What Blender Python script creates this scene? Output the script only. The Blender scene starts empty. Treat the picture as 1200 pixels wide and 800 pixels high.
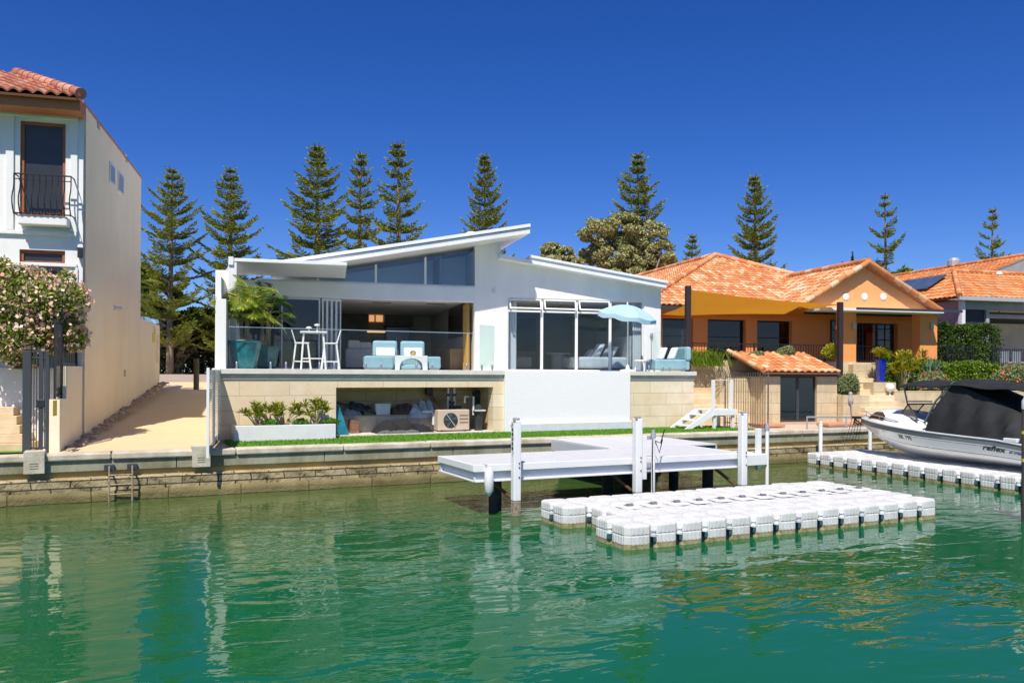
import bpy, bmesh, math, random
import numpy as np
from mathutils import Vector, Matrix
random.seed(7); RNG = np.random.default_rng(7)
R = math.radians
sc = bpy.context.scene
COL = sc.collection
# ------------------------------------------------------------------ camera
# world: x runs along the sea wall, y away from the canal, z up, water at z = 0
FPX, CAMH, CY, ROLL, TH = 970.0, 2.75, 436.0, 0.0055, R(25.5)
cam = bpy.data.cameras.new('camera'); camo = bpy.data.objects.new('camera', cam); COL.objects.link(camo)
Fw = Vector((math.sin(TH), math.cos(TH), 0)); Rt = Vector((math.cos(TH), -math.sin(TH), 0)); Up = Vector((0, 0, 1))
Rr = Rt*math.cos(ROLL) + Up*math.sin(ROLL); Ur = Up*math.cos(ROLL) - Rt*math.sin(ROLL)
mw = Matrix((Rr, Ur, -Fw)).transposed().to_4x4(); mw.translation = Vector((0, 0, CAMH)); camo.matrix_world = mw
cam.sensor_width = 36; cam.lens = 36*FPX/1200; cam.shift_y = (CY-400)/1200
cam.clip_start = 0.1; cam.clip_end = 3000
sc.camera = camo
# ------------------------------------------------------------------ sky and sun
SUN = Vector((-0.29, -0.62, 1.0)).normalized()       # towards the sun, in the houses' frame
BANG = R(-10.5)                                       # houses are turned 10.5 degrees against the sea wall
SUNW = Matrix.Rotation(BANG, 3, 'Z') @ SUN
w = bpy.data.worlds.new('World'); sc.world = w; w.use_nodes = True
nt = w.node_tree; nt.nodes.clear()
sky = nt.nodes.new('ShaderNodeTexSky'); sky.sky_type = 'NISHITA'; sky.sun_disc = False
sky.sun_elevation = math.asin(SUNW.z); sky.sun_rotation = math.atan2(SUNW.x, SUNW.y)
sky.altitude = 0; sky.air_density = 0.7; sky.dust_density = 0.6; sky.ozone_density = 5.0
hs = nt.nodes.new('ShaderNodeHueSaturation'); hs.inputs['Saturation'].default_value = 1.30; hs.inputs['Hue'].default_value = 0.518
gm = nt.nodes.new('ShaderNodeGamma'); gm.inputs['Gamma'].default_value = 1.0
bg = nt.nodes.new('ShaderNodeBackground'); bg.inputs['Strength'].default_value = 0.088
ow = nt.nodes.new('ShaderNodeOutputWorld')
nt.links.new(sky.outputs[0], hs.inputs['Color']); nt.links.new(hs.outputs[0], gm.inputs[0]); nt.links.new(gm.outputs[0], bg.inputs[0]); nt.links.new(bg.outputs[0], ow.inputs[0])
sl = bpy.data.lights.new('sun', 'SUN'); sl.energy = 3.75; sl.angle = R(0.5); sl.color = (1.0, 0.94, 0.84)
so = bpy.data.objects.new('sun', sl); COL.objects.link(so); so.location = (0, 0, 40)
so.rotation_euler = (-SUNW).to_track_quat('-Z', 'Y').to_euler()
sc.view_settings.view_transform = 'Standard'; sc.view_settings.look = 'None'
sc.view_settings.exposure = 0.62; sc.view_settings.gamma = 1.0; sc.view_settings.use_curve_mapping = False
sc.render.engine = 'CYCLES'
sc.cycles.max_bounces = 7; sc.cycles.transparent_max_bounces = 16; sc.cycles.caustics_reflective = False; sc.cycles.caustics_refractive = False
# ------------------------------------------------------------------ measuring helpers (a line of sight cut with a real plane)
def ray(px, py):
    a = (px-600)/FPX; b = -(py-CY)/FPX
    return Rr*a + Ur*b + Fw
MB_ = Matrix.Rotation(BANG, 3, 'Z'); MBi = MB_.inverted()
class Frame:
    def __init__(s, ang): s.ang = ang; s.m = Matrix.Rotation(ang, 3, 'Z'); s.mi = s.m.inverted()
    def P(s, px, py, v):                 # on the plane y = v
        d = s.mi @ ray(px, py); t = v/d.y; return Vector((d.x*t, v, CAMH + d.z*t))
    def Q(s, px, py, u):                 # on the plane x = u
        d = s.mi @ ray(px, py); t = u/d.x; return Vector((u, d.y*t, CAMH + d.z*t))
    def G(s, px, py, z):                 # on the level z
        d = s.mi @ ray(px, py); t = (z-CAMH)/d.z; return Vector((d.x*t, d.y*t, z))
    def u(s, px, v, py=436): return s.P(px, py, v).x
    def z(s, px, py, v): return s.P(px, py, v).z
    def w(s, p): return s.m @ Vector(p)
S = Frame(0.0); B = Frame(BANG)
# ------------------------------------------------------------------ materials
MATS = {}
def _n(nt, t, **k):
    n = nt.nodes.new(t)
    for a, b in k.items(): setattr(n, a, b)
    return n
def mat(name, col, rough=0.6, col2=None, nscale=3.0, bump=0.0, bscale=30.0, metal=0.0, spec=0.5, attr=None, emit=None, stretch=None, detail=4, coat=0):
    if name in MATS: return MATS[name]
    m = bpy.data.materials.new(name); m.use_nodes = True; nt = m.node_tree; b = nt.nodes['Principled BSDF']; L = nt.links.new
    b.inputs['Base Color'].default_value = (*col, 1); b.inputs['Roughness'].default_value = rough; b.inputs['Metallic'].default_value = metal
    b.inputs['Specular IOR Level'].default_value = spec; b.inputs['Coat Weight'].default_value = coat
    tc = _n(nt, 'ShaderNodeTexCoord'); mp = _n(nt, 'ShaderNodeMapping'); L(tc.outputs['Object'], mp.inputs[0])
    if stretch: mp.inputs['Scale'].default_value = stretch
    if col2:
        mx = _n(nt, 'ShaderNodeMix', data_type='RGBA'); mx.inputs[6].default_value = (*col, 1); mx.inputs[7].default_value = (*col2, 1)
        if attr:
            at = _n(nt, 'ShaderNodeAttribute', attribute_name=attr); L(at.outputs['Fac'], mx.inputs[0])
        else:
            no = _n(nt, 'ShaderNodeTexNoise'); no.inputs['Scale'].default_value = nscale; no.inputs['Detail'].default_value = detail; no.inputs['Roughness'].default_value = 0.62
            L(mp.outputs[0], no.inputs[0])
            cr = _n(nt, 'ShaderNodeMapRange'); cr.inputs[1].default_value = 0.36; cr.inputs[2].default_value = 0.66; L(no.outputs[0], cr.inputs[0]); L(cr.outputs[0], mx.inputs[0])
        L(mx.outputs[2], b.inputs['Base Color'])
    if bump:
        no = _n(nt, 'ShaderNodeTexNoise'); no.inputs['Scale'].default_value = bscale; no.inputs['Detail'].default_value = 5; L(mp.outputs[0], no.inputs[0])
        bp = _n(nt, 'ShaderNodeBump'); bp.inputs['Strength'].default_value = bump; bp.inputs['Distance'].default_value = 0.02; L(no.outputs[0], bp.inputs['Height']); L(bp.outputs[0], b.inputs['Normal'])
    if emit:
        b.inputs['Emission Color'].default_value = (*emit[0], 1); b.inputs['Emission Strength'].default_value = emit[1]
    MATS[name] = m; return m
def glass(name, tint=(0.85, 0.95, 0.93), rough=0.0, refl=1.0, ior=1.5):
    if name in MATS: return MATS[name]
    m = bpy.data.materials.new(name); m.use_nodes = True; nt = m.node_tree; nt.nodes.clear(); L = nt.links.new
    tr = _n(nt, 'ShaderNodeBsdfTransparent'); tr.inputs[0].default_value = (*tint, 1)
    gl = _n(nt, 'ShaderNodeBsdfGlossy'); gl.inputs['Roughness'].default_value = rough; gl.inputs[0].default_value = (1, 1, 1, 1)
    fr = _n(nt, 'ShaderNodeFresnel'); fr.inputs[0].default_value = ior
    mu = _n(nt, 'ShaderNodeMath', operation='MULTIPLY'); mu.inputs[1].default_value = refl; mu.use_clamp = True; L(fr.outputs[0], mu.inputs[0])
    ge = _n(nt, 'ShaderNodeNewGeometry'); iv = _n(nt, 'ShaderNodeMath', operation='SUBTRACT'); iv.inputs[0].default_value = 1.0; L(ge.outputs['Backfacing'], iv.inputs[1])
    m5 = _n(nt, 'ShaderNodeMath', operation='MULTIPLY'); L(mu.outputs[0], m5.inputs[0]); L(iv.outputs[0], m5.inputs[1])
    mx = _n(nt, 'ShaderNodeMixShader'); L(m5.outputs[0], mx.inputs[0]); L(tr.outputs[0], mx.inputs[1]); L(gl.outputs[0], mx.inputs[2])
    o = _n(nt, 'ShaderNodeOutputMaterial'); L(mx.outputs[0], o.inputs[0]); MATS[name] = m; return m
def blocks(name, c1, c2, mortar, bw=1.0, bh=0.36, ms=0.012, rough=0.85, bump=0.35, off=0.5, axis='x', stain=None):
    """coursed masonry on an upright wall: brick pattern over (run, height)"""
    if name in MATS: return MATS[name]
    m = bpy.data.materials.new(name); m.use_nodes = True; nt = m.node_tree; b = nt.nodes['Principled BSDF']; L = nt.links.new
    b.inputs['Roughness'].default_value = rough; b.inputs['Specular IOR Level'].default_value = 0.25
    tc = _n(nt, 'ShaderNodeTexCoord'); sx = _n(nt, 'ShaderNodeSeparateXYZ'); L(tc.outputs['Object'], sx.inputs[0])
    ad = _n(nt, 'ShaderNodeMath', operation='ADD'); L(sx.outputs[0], ad.inputs[0]); L(sx.outputs[1], ad.inputs[1])
    cb = _n(nt, 'ShaderNodeCombineXYZ'); L(ad.outputs[0], cb.inputs[0]); L(sx.outputs[2], cb.inputs[1])
    br = _n(nt, 'ShaderNodeTexBrick'); L(cb.outputs[0], br.inputs[0]); br.offset = off
    br.inputs['Color1'].default_value = (*c1, 1); br.inputs['Color2'].default_value = (*c2, 1); br.inputs['Mortar'].default_value = (*mortar, 1)
    br.inputs['Scale'].default_value = 1; br.inputs['Mortar Size'].default_value = ms; br.inputs['Mortar Smooth'].default_value = 0.3; br.inputs['Brick Width'].default_value = bw; br.inputs['Row Height'].default_value = bh
    no = _n(nt, 'ShaderNodeTexNoise'); no.inputs['Scale'].default_value = 2.2; no.inputs['Detail'].default_value = 7; no.inputs['Roughness'].default_value = 0.65; L(tc.outputs['Object'], no.inputs[0])
    mr = _n(nt, 'ShaderNodeMapRange'); mr.inputs[1].default_value = 0.35; mr.inputs[2].default_value = 0.7; mr.inputs[3].default_value = 0; mr.inputs[4].default_value = 0.55; L(no.outputs[0], mr.inputs[0])
    mx = _n(nt, 'ShaderNodeMix', data_type='RGBA'); L(mr.outputs[0], mx.inputs[0]); L(br.outputs[0], mx.inputs[6]); mx.inputs[7].default_value = (*(stain or mortar), 1)
    L(mx.outputs[2], b.inputs['Base Color'])
    n2 = _n(nt, 'ShaderNodeTexNoise'); n2.inputs['Scale'].default_value = 25; n2.inputs['Detail'].default_value = 6; L(tc.outputs['Object'], n2.inputs[0])
    su = _n(nt, 'ShaderNodeMath', operation='MULTIPLY_ADD'); L(br.outputs['Fac'], su.inputs[0]); su.inputs[1].default_value = -1.2; L(n2.outputs[0], su.inputs[2])
    bp = _n(nt, 'ShaderNodeBump'); bp.inputs['Strength'].default_value = bump; bp.inputs['Distance'].default_value = 0.02; L(su.outputs[0], bp.inputs['Height']); L(bp.outputs[0], b.inputs['Normal'])
    MATS[name] = m; return m
def ramp_attr(name, attr, stops, rough=0.7, spec=0.3, trans=0.0, noise=None, bump=0):
    """colour picked per face or per piece from a random attribute"""
    if name in MATS: return MATS[name]
    m = bpy.data.materials.new(name); m.use_nodes = True; nt = m.node_tree; b = nt.nodes['Principled BSDF']; L = nt.links.new
    at = _n(nt, 'ShaderNodeAttribute', attribute_name=attr); cr = _n(nt, 'ShaderNodeValToRGB'); e = cr.color_ramp.elements
    e[0].position = stops[0][0]; e[0].color = (*stops[0][1], 1); e[1].position = stops[-1][0]; e[1].color = (*stops[-1][1], 1)
    for p, c in stops[1:-1]: k = e.new(p); k.color = (*c, 1)
    L(at.outputs['Fac'], cr.inputs[0]); out = cr.outputs[0]
    if noise:
        tc = _n(nt, 'ShaderNodeTexCoord'); no = _n(nt, 'ShaderNodeTexNoise'); no.inputs['Scale'].default_value = noise[0]; no.inputs['Detail'].default_value = 6; L(tc.outputs['Object'], no.inputs[0])
        mr = _n(nt, 'ShaderNodeMapRange'); mr.inputs[1].default_value = 0.45; mr.inputs[2].default_value = 0.7; mr.inputs[4].default_value = noise[2]; L(no.outputs[0], mr.inputs[0])
        mx = _n(nt, 'ShaderNodeMix', data_type='RGBA'); L(mr.outputs[0], mx.inputs[0]); L(out, mx.inputs[6]); mx.inputs[7].default_value = (*noise[1], 1); out = mx.outputs[2]
    L(out, b.inputs['Base Color']); b.inputs['Roughness'].default_value = rough; b.inputs['Specular IOR Level'].default_value = spec
    if trans:
        tl = _n(nt, 'ShaderNodeBsdfTranslucent'); L(out, tl.inputs[0]); ms = _n(nt, 'ShaderNodeMixShader'); ms.inputs[0].default_value = trans
        L(b.outputs[0], ms.inputs[1]); L(tl.outputs[0], ms.inputs[2]); L(ms.outputs[0], nt.nodes['Material Output'].inputs[0])
    MATS[name] = m; return m
# ------------------------------------------------------------------ object helpers
class T:
    """a thing: an Empty at its base; part meshes are given in its frame's coordinates"""
    def __init__(s, name, label, cat, off=(0, 0, 0), frame=S, group=None, rz=0.0, local=False, label_kind=None):
        s.frame, s.off, s.local = frame, Vector(off), local
        o = bpy.data.objects.new(name, None); COL.objects.link(o); o.empty_display_size = 0.2
        o.location = frame.w(off); o.rotation_euler = (0, 0, frame.ang + rz); s.o = o
        o['label'] = label; o['category'] = cat
        if group: o['group'] = group
def tagk(o, kind): o['kind'] = kind; return o
class M:
    def __init__(s): s.v = []; s.f = []; s.m = []; s.a = []
    def add(s, vs, fs, mi=0, a=None):
        b = len(s.v); s.v += [tuple(v) for v in vs]; s.f += [tuple(b+i for i in f) for f in fs]; s.m += [mi]*len(fs); s.a += [random.random() if a is None else a]*len(fs); return s
    def box(s, x0, x1, y0, y1, z0, z1, mi=0, a=None):
        if x0 > x1: x0, x1 = x1, x0
        if y0 > y1: y0, y1 = y1, y0
        if z0 > z1: z0, z1 = z1, z0
        return s.add([(x0, y0, z0), (x1, y0, z0), (x1, y1, z0), (x0, y1, z0), (x0, y0, z1), (x1, y0, z1), (x1, y1, z1), (x0, y1, z1)],
              [(0, 3, 2, 1), (4, 5, 6, 7), (0, 1, 5, 4), (1, 2, 6, 5), (2, 3, 7, 6), (3, 0, 4, 7)], mi, a)
    def poly(s, pts, mi=0): return s.add(pts, [tuple(range(len(pts)))], mi)
    def prism(s, pts, d, mi=0):
        """polygon swept along the vector d"""
        n = len(pts); d = Vector(d); top = [Vector(p)+d for p in pts]
        return s.add([tuple(p) for p in pts]+[tuple(p) for p in top], [tuple(range(n-1, -1, -1)), tuple(range(n, 2*n))]+[(i, (i+1) % n, n+(i+1) % n, n+i) for i in range(n)], mi)
    def xz(s, pts, y0, y1, mi=0): return s.prism([(x, y0, z) for x, z in pts][::-1], (0, y1-y0, 0), mi)   # outline in x,z given counter-clockwise as seen from -y
    def yz(s, pts, x0, x1, mi=0): return s.prism([(x0, y, z) for y, z in pts], (x1-x0, 0, 0), mi)
    def xy(s, pts, z0, z1, mi=0): return s.prism([(x, y, z0) for x, y in pts], (0, 0, z1-z0), mi)
    def tube(s, pts, r, n=8, mi=0, closed=False, caps=True):
        pts = [Vector(p) for p in pts]; k = len(pts); rs = r if isinstance(r, (list, tuple)) else [r]*k
        vs = []; up = None
        for i, p in enumerate(pts):
            if closed: t = pts[(i+1) % k]-pts[i-1]
            else: t = pts[min(i+1, k-1)]-pts[max(i-1, 0)]
            if t.length < 1e-9: t = Vector((0, 0, 1))
            t.normalize()
            if up is None: up = Vector((0, 0, 1)) if abs(t.z) < 0.9 else Vector((1, 0, 0))
            a = t.cross(up)
            if a.length < 1e-4: a = t.cross(Vector((1, 0, 0)))
            a.normalize(); b2 = a.cross(t); up = b2
            for j in range(n):
                q = 2*math.pi*(j+0.5)/n; vs.append(p+(a*math.cos(q)+b2*math.sin(q))*rs[i])
        fs = []
        for i in range(k if closed else k-1):
            i2 = (i+1) % k
            for j in range(n): fs.append((i*n+j, i*n+(j+1) % n, i2*n+(j+1) % n, i2*n+j))
        if caps and not closed: fs += [tuple(range(n-1, -1, -1)), tuple((k-1)*n+j for j in range(n))]
        return s.add(vs, fs, mi)
    def lathe(s, c, prof, n=20, mi=0, tilt=None):
        """profile of (radius, height) pairs turned about the upright through c"""
        vs = []
        for r, z in prof:
            for j in range(n):
                q = 2*math.pi*j/n; p = Vector((r*math.cos(q), r*math.sin(q), z))
                if tilt: p = tilt @ p
                vs.append(p+Vector(c))
        fs = [(i*n+j, i*n+(j+1) % n, (i+1)*n+(j+1) % n, (i+1)*n+j) for i in range(len(prof)-1) for j in range(n)]
        fs += [tuple(range(n-1, -1, -1)), tuple((len(prof)-1)*n+j for j in range(n))]
        return s.add(vs, fs, mi)
    def build(s, name, mats, par=None, smooth=False, bevel=0, seg=2, kind=None, label=None, sub=0, auto=True):
        me = bpy.data.meshes.new(name); off = par.off if isinstance(par, T) else (par['_off'] if (par is not None and '_off' in par) else Vector((0, 0, 0)))
        if isinstance(par, T) and par.local: off = Vector((0, 0, 0))
        off = Vector(off)
        me.from_pydata([tuple(Vector(v)-off) for v in s.v], [], s.f)
        if not isinstance(mats, (list, tuple)): mats = [mats]
        for m in mats: me.materials.append(m)
        me.polygons.foreach_set('material_index', s.m)
        at = me.attributes.new('rnd', 'FLOAT', 'FACE'); at.data.foreach_set('value', s.a)
        me.validate(); 
        bm = bmesh.new(); bm.from_mesh(me); bmesh.ops.recalc_face_normals(bm, faces=bm.faces) if auto else None; bm.to_mesh(me); bm.free()
        if smooth: me.shade_smooth()
        o = bpy.data.objects.new(name, me); COL.objects.link(o)
        if par is not None:
            o.parent = par.o if isinstance(par, T) else par
        if smooth and not sub:
            try: me.set_sharp_from_angle(angle=R(40))
            except Exception: pass
        if bevel:
            b = o.modifiers.new('bevel', 'BEVEL'); b.width = bevel; b.segments = seg; b.limit_method = 'ANGLE'
        if sub:
            b = o.modifiers.new('sub', 'SUBSURF'); b.levels = sub; b.render_levels = sub
        if kind: o['kind'] = kind
        if label: o['label'] = label
        return o
def subbuild(mb, name, mats, part, thing, **k):
    """a sub-part: child of a part mesh, same coordinates as the thing"""
    o = mb.build(name, mats, thing, **k); o.parent = part; return o
def dup(t_o, loc, rz=None, label=None, group=None, scale=None):
    r = t_o.copy(); COL.objects.link(r); r.location = loc
    if rz is not None: r.rotation_euler = (0, 0, rz)
    if scale: r.scale = (scale,)*3 if not isinstance(scale, tuple) else scale
    if label: r['label'] = label
    if group: r['group'] = group
    def rec(src, dst):
        for ch in list(src.children):
            if ch == dst: continue
            c = ch.copy(); COL.objects.link(c); c.parent = dst; rec(ch, c)
    rec(t_o, r); return r
def arr(name, V_, F_, mats, par=None, rnd=None, smooth=False):
    """fast mesh from numpy arrays, local coordinates"""
    me = bpy.data.meshes.new(name); V_ = np.asarray(V_, np.float32); F_ = np.asarray(F_, np.int32); k = F_.shape[1]
    me.vertices.add(len(V_)); me.vertices.foreach_set('co', V_.ravel()); me.loops.add(F_.size); me.loops.foreach_set('vertex_index', F_.ravel())
    me.polygons.add(len(F_)); me.polygons.foreach_set('loop_start', np.arange(0, F_.size, k, dtype=np.int32)); me.polygons.foreach_set('loop_total', np.full(len(F_), k, np.int32))
    for m in (mats if isinstance(mats, (list, tuple)) else [mats]): me.materials.append(m)
    at = me.attributes.new('rnd', 'FLOAT', 'FACE'); at.data.foreach_set('value', np.asarray(RNG.random(len(F_)) if rnd is None else rnd, np.float32))
    me.update(calc_edges=True); me.validate()
    if smooth: me.shade_smooth()
    o = bpy.data.objects.new(name, me); COL.objects.link(o)
    if par is not None: o.parent = par.o if isinstance(par, T) else par
    return o
def leafcards(C, size, asp=2.2, up=0.0, rn=None):
    """four-cornered leaves at points C (n,3), random directions"""
    n = len(C); rg = RNG
    d = rg.normal(size=(n, 3)); d[:, 2] += up; d /= np.linalg.norm(d, axis=1)[:, None]
    e = np.cross(d, rg.normal(size=(n, 3))); e /= np.linalg.norm(e, axis=1)[:, None]
    s = (size*(0.6+0.8*rg.random(n)))[:, None]
    a = C - d*s*0.5; b = C + e*s*0.5/asp; c = C + d*s*0.5; g = C - e*s*0.5/asp
    V_ = np.stack([a, b, c, g], 1).reshape(-1, 3); F_ = np.arange(4*n).reshape(-1, 4); return V_, F_
def blobpts(n, blobs, shell=0.55):
    """points in the outer layers of a union of ellipsoids (cx,cy,cz,rx,ry,rz)"""
    bl = np.array(blobs); vol = bl[:, 3]*bl[:, 4]+bl[:, 4]*bl[:, 5]; i = RNG.choice(len(bl), n, p=vol/vol.sum())
    d = RNG.normal(size=(n, 3)); d /= np.linalg.norm(d, axis=1)[:, None]
    r = (shell+(1-shell)*RNG.random(n)**0.6)[:, None]*(1+0.08*RNG.normal(size=(n, 1)))
    return bl[i, :3]+d*r*bl[i, 3:6]
# ------------------------------------------------------------------ palette
WHITE = mat('white_paint', (0.80, 0.80, 0.79), 0.55, (0.72, 0.73, 0.73), 0.8, bump=0.08, bscale=60)
RENDER = mat('white_render', (0.83, 0.825, 0.80), 0.8, (0.75, 0.745, 0.72), 1.6, bump=0.25, bscale=90, stretch=(1, 1, 0.22), detail=8)
TEXW = mat('roughcast', (0.86, 0.86, 0.85), 0.9, (0.78, 0.78, 0.78), 28, bump=0.5, bscale=45)
CREAM = mat('cream_render', (0.92, 0.80, 0.58), 0.85, (0.86, 0.72, 0.49), 0.8, bump=0.3, bscale=70, stretch=(1, 1, 0.6), detail=6)
LIME = blocks('limestone_blocks', (0.76, 0.63, 0.43), (0.82, 0.73, 0.56), (0.50, 0.40, 0.26), 1.25, 0.37, 0.009, bump=0.3, stain=(0.62, 0.47, 0.28))
LIME2 = blocks('weathered_limestone', (0.64, 0.52, 0.33), (0.69, 0.58, 0.39), (0.48, 0.38, 0.24), 0.78, 0.37, 0.010, bump=0.6, stain=(0.36, 0.28, 0.17))
STEP = mat('sandstone_step', (0.74, 0.58, 0.38), 0.85, (0.62, 0.46, 0.28), 2.5, bump=0.2)
CAPM = mat('pale_capping', (0.66, 0.60, 0.48), 0.85, (0.40, 0.34, 0.25), 2.2, bump=0.5, bscale=40, detail=8)
BEAMM = mat('stained_concrete', (0.36, 0.35, 0.25), 0.9, (0.18, 0.17, 0.09), 1.6, bump=0.4, stretch=(1, 1, 0.35), detail=8)
GREYC = mat('painted_slab_shade', (0.52, 0.51, 0.47), 0.85, (0.42, 0.41, 0.37), 3, bump=0.2)  # grey that stands for the shade below the slab edge
BLACK = mat('black_metal', (0.018, 0.019, 0.021), 0.45)
DARKM = mat('charcoal_metal', (0.045, 0.05, 0.058), 0.5)
GALV = mat('galvanised', (0.55, 0.57, 0.60), 0.45, (0.42, 0.44, 0.47), 12, metal=0.5)
PLAST = mat('white_plastic', (0.72, 0.73, 0.74), 0.45, (0.64, 0.65, 0.66), 3)
ALU = mat('aluminium_frame', (0.72, 0.74, 0.76), 0.4)
WOODR = mat('red_timber', (0.36, 0.115, 0.035), 0.55, (0.27, 0.08, 0.025), 6, stretch=(1, 1, 8))
TEAL = mat('teal_glaze', (0.004, 0.13, 0.165), 0.18, (0.012, 0.22, 0.25), 7, spec=0.7)
BLUEF = mat('pale_blue_fabric', (0.30, 0.48, 0.55), 0.9, (0.27, 0.44, 0.51), 5, bump=0.15, bscale=80)
WFAB = mat('white_fabric', (0.74, 0.75, 0.76), 0.9, (0.68, 0.69, 0.7), 5, bump=0.15)
SOIL = mat('soil', (0.16, 0.11, 0.07), 0.95, (0.24, 0.18, 0.12), 8, bump=0.5)
GLASSB = glass('balustrade_glass', (0.965, 0.985, 0.98), refl=0.55)
GLASSW = glass('window_glass', (0.90, 0.94, 0.95), refl=1.2)
GLASSD = glass('dark_window_glass', (0.16, 0.20, 0.22), refl=1.2)
TERRA = ramp_attr('variegated_terracotta', 'rnd', [(0, (0.52, 0.17, 0.06)), (0.45, (0.64, 0.26, 0.10)), (0.64, (0.69, 0.34, 0.15)), (0.82, (0.71, 0.42, 0.23)), (1, (0.75, 0.54, 0.37))], 0.8, noise=(1.5, (0.34, 0.16, 0.07), 0.5))
TERRA2 = ramp_attr('red_terracotta', 'rnd', [(0, (0.36, 0.11, 0.06)), (0.6, (0.50, 0.19, 0.11)), (1, (0.60, 0.30, 0.20))], 0.8, noise=(3, (0.45, 0.30, 0.25), 0.5))
TERRA3 = ramp_attr('orange_terracotta', 'rnd', [(0, (0.50, 0.15, 0.045)), (0.6, (0.64, 0.24, 0.08)), (1, (0.70, 0.36, 0.16))], 0.8, noise=(1.2, (0.36, 0.22, 0.12), 0.7))
ORANGE = mat('orange_render', (0.92, 0.34, 0.10), 0.85, (0.84, 0.33, 0.10), 1.2, bump=0.3, bscale=60)
PEACH = mat('peach_render', (0.88, 0.40, 0.155), 0.85, (0.84, 0.37, 0.14), 1.5, bump=0.3, bscale=60)
# ------------------------------------------------------------------ setting: land, street, path, lawn, canal
ZL = 1.0                      # level of the lawn and the wall capping
YS = 19.4                     # face of the sea wall
prof = [(19.62, ZL-0.06), (24, ZL-0.02), (29, 1.4), (36.5, 2.0), (40, 2.27), (46, 2.5), (52, 2.62), (75, 2.62), (200, 2.62), (2500, 2.62)]
m = M(); xs = [-1500, -60, -20, 0, 20, 60, 1500]
m.add([(x, y, z) for y, z in prof for x in xs], [(j*7+i, j*7+i+1, (j+1)*7+i+1, (j+1)*7+i) for j in range(len(prof)-1) for i in range(6)])
SAND = mat('sandy_ground', (0.62, 0.50, 0.33), 0.95, (0.50, 0.39, 0.25), 0.7, bump=0.4, bscale=8)
m.build('ground', SAND, kind='structure')
UW = B.G(75, 528, ZL).x      # plane of the villa's side wall
def bq(u, ys):               # the point with B-coordinate u on the line y = ys (world), back in B coordinates
    a = B.w((u, 0, 0)); d = B.w((0, 1, 0)); t = (ys-a.y)/d.y; return u, t
UH = -1.72
PATHM = blocks('pebble_path', (0.70, 0.54, 0.32), (0.67, 0.51, 0.30), (0.45, 0.36, 0.24), 40, 3.2, 0.012, bump=0.25, stain=(0.56, 0.44, 0.28)); MATS['pebble_path'].node_tree.nodes['Combine XYZ'].inputs[1].default_value = 0; [MATS['pebble_path'].node_tree.links.new(MATS['pebble_path'].node_tree.nodes['Separate XYZ'].outputs[1], MATS['pebble_path'].node_tree.nodes['Combine XYZ'].inputs[1])]
m = M(); n = 12
vv = []
for i in range(n+1):
    for u in (UW-0.05, -3.3, UH-0.05):
        v0 = bq(u, 19.86)[1]; v = v0+(36.2-v0)*i/n; p = B.w((u, v, 0)); vv.append((p.x, p.y, ZL+0.004+(2.27-ZL)*(i/n)**1.05))
m.add(vv, [(3*i+j, 3*i+j+1, 3*i+j+4, 3*i+j+3) for i in range(n) for j in (0, 1)])
m.build('path', PATHM, kind='structure')
m = M(); vv = []
for y, z in ((38.2, 2.20), (45.0, 2.52)):
    for x in (-60, 60): vv.append((x, y, z+0.03))
m.add(vv, [(0, 1, 3, 2)]); m.build('road', mat('road_surface', (0.42, 0.33, 0.27), 0.9, (0.36, 0.28, 0.22), 1), kind='structure')
TURF = mat('turf', (0.10, 0.26, 0.012), 0.95, (0.14, 0.32, 0.02), 3, bump=0.9, bscale=300)
YW = 21.85                    # face of the terrace wall
xt0, xt1 = S.u(262, YW), 17.9
m = M(); m.add([(xt0, 19.84, ZL+0.008), (xt1, 19.84, ZL+0.008), (xt1, YW+0.02, ZL+0.008), (xt0, YW+0.02, ZL+0.008)], [(0, 1, 2, 3)])
m.build('lawn', TURF, kind='structure')
# short turf blades so that the strip has a soft edge
nb = 26000; C = np.stack([xt0+(xt1-xt0)*RNG.random(nb), 19.86+(YW-19.88)*RNG.random(nb), np.full(nb, ZL+0.02)], 1)
V_, F_ = leafcards(C, 0.055, 3.5, up=2.5)
turfb = arr('turf_blades', V_, F_, ramp_attr('turf_blade', 'rnd', [(0, (0.06, 0.17, 0.01)), (1, (0.17, 0.38, 0.03))], 0.8)); turfb['kind'] = 'stuff'; turfb['label'] = 'short bright green turf strip below the white house'; turfb['category'] = 'grass'
# paving before the boathouse
m = M(); m.add([(18.0, 19.84, ZL+0.004), (60, 19.84, ZL+0.004), (60, 27, ZL+0.03), (18.0, 27, ZL+0.03)], [(0, 1, 2, 3)])
m.build('pavement', mat('pink_paving', (0.66, 0.44, 0.31), 0.9, (0.60, 0.48, 0.36), 1.5, bump=0.2), kind='structure')
# canal
m = M(); m.add([(-900, -900, 0), (900, -900, 0), (900, 20.2, 0), (-900, 20.2, 0)], [(0, 1, 2, 3)])
wm = bpy.data.materials.new('canal_water'); wm.use_nodes = True; nt = wm.node_tree; b = nt.nodes['Principled BSDF']; L = nt.links.new
b.inputs['Roughness'].default_value = 0.015; b.inputs['IOR'].default_value = 1.33; b.inputs['Specular IOR Level'].default_value = 0.5
tc = _n(nt, 'ShaderNodeTexCoord'); sx = _n(nt, 'ShaderNodeSeparateXYZ'); L(tc.outputs['Object'], sx.inputs[0])
n1 = _n(nt, 'ShaderNodeTexNoise'); n1.inputs['Scale'].default_value = 0.35; n1.inputs['Detail'].default_value = 3; L(tc.outputs['Object'], n1.inputs[0])
ma = _n(nt, 'ShaderNodeMath', operation='MULTIPLY_ADD'); L(n1.outputs[0], ma.inputs[0]); ma.inputs[1].default_value = 5.0; L(sx.outputs[1], ma.inputs[2])
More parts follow.
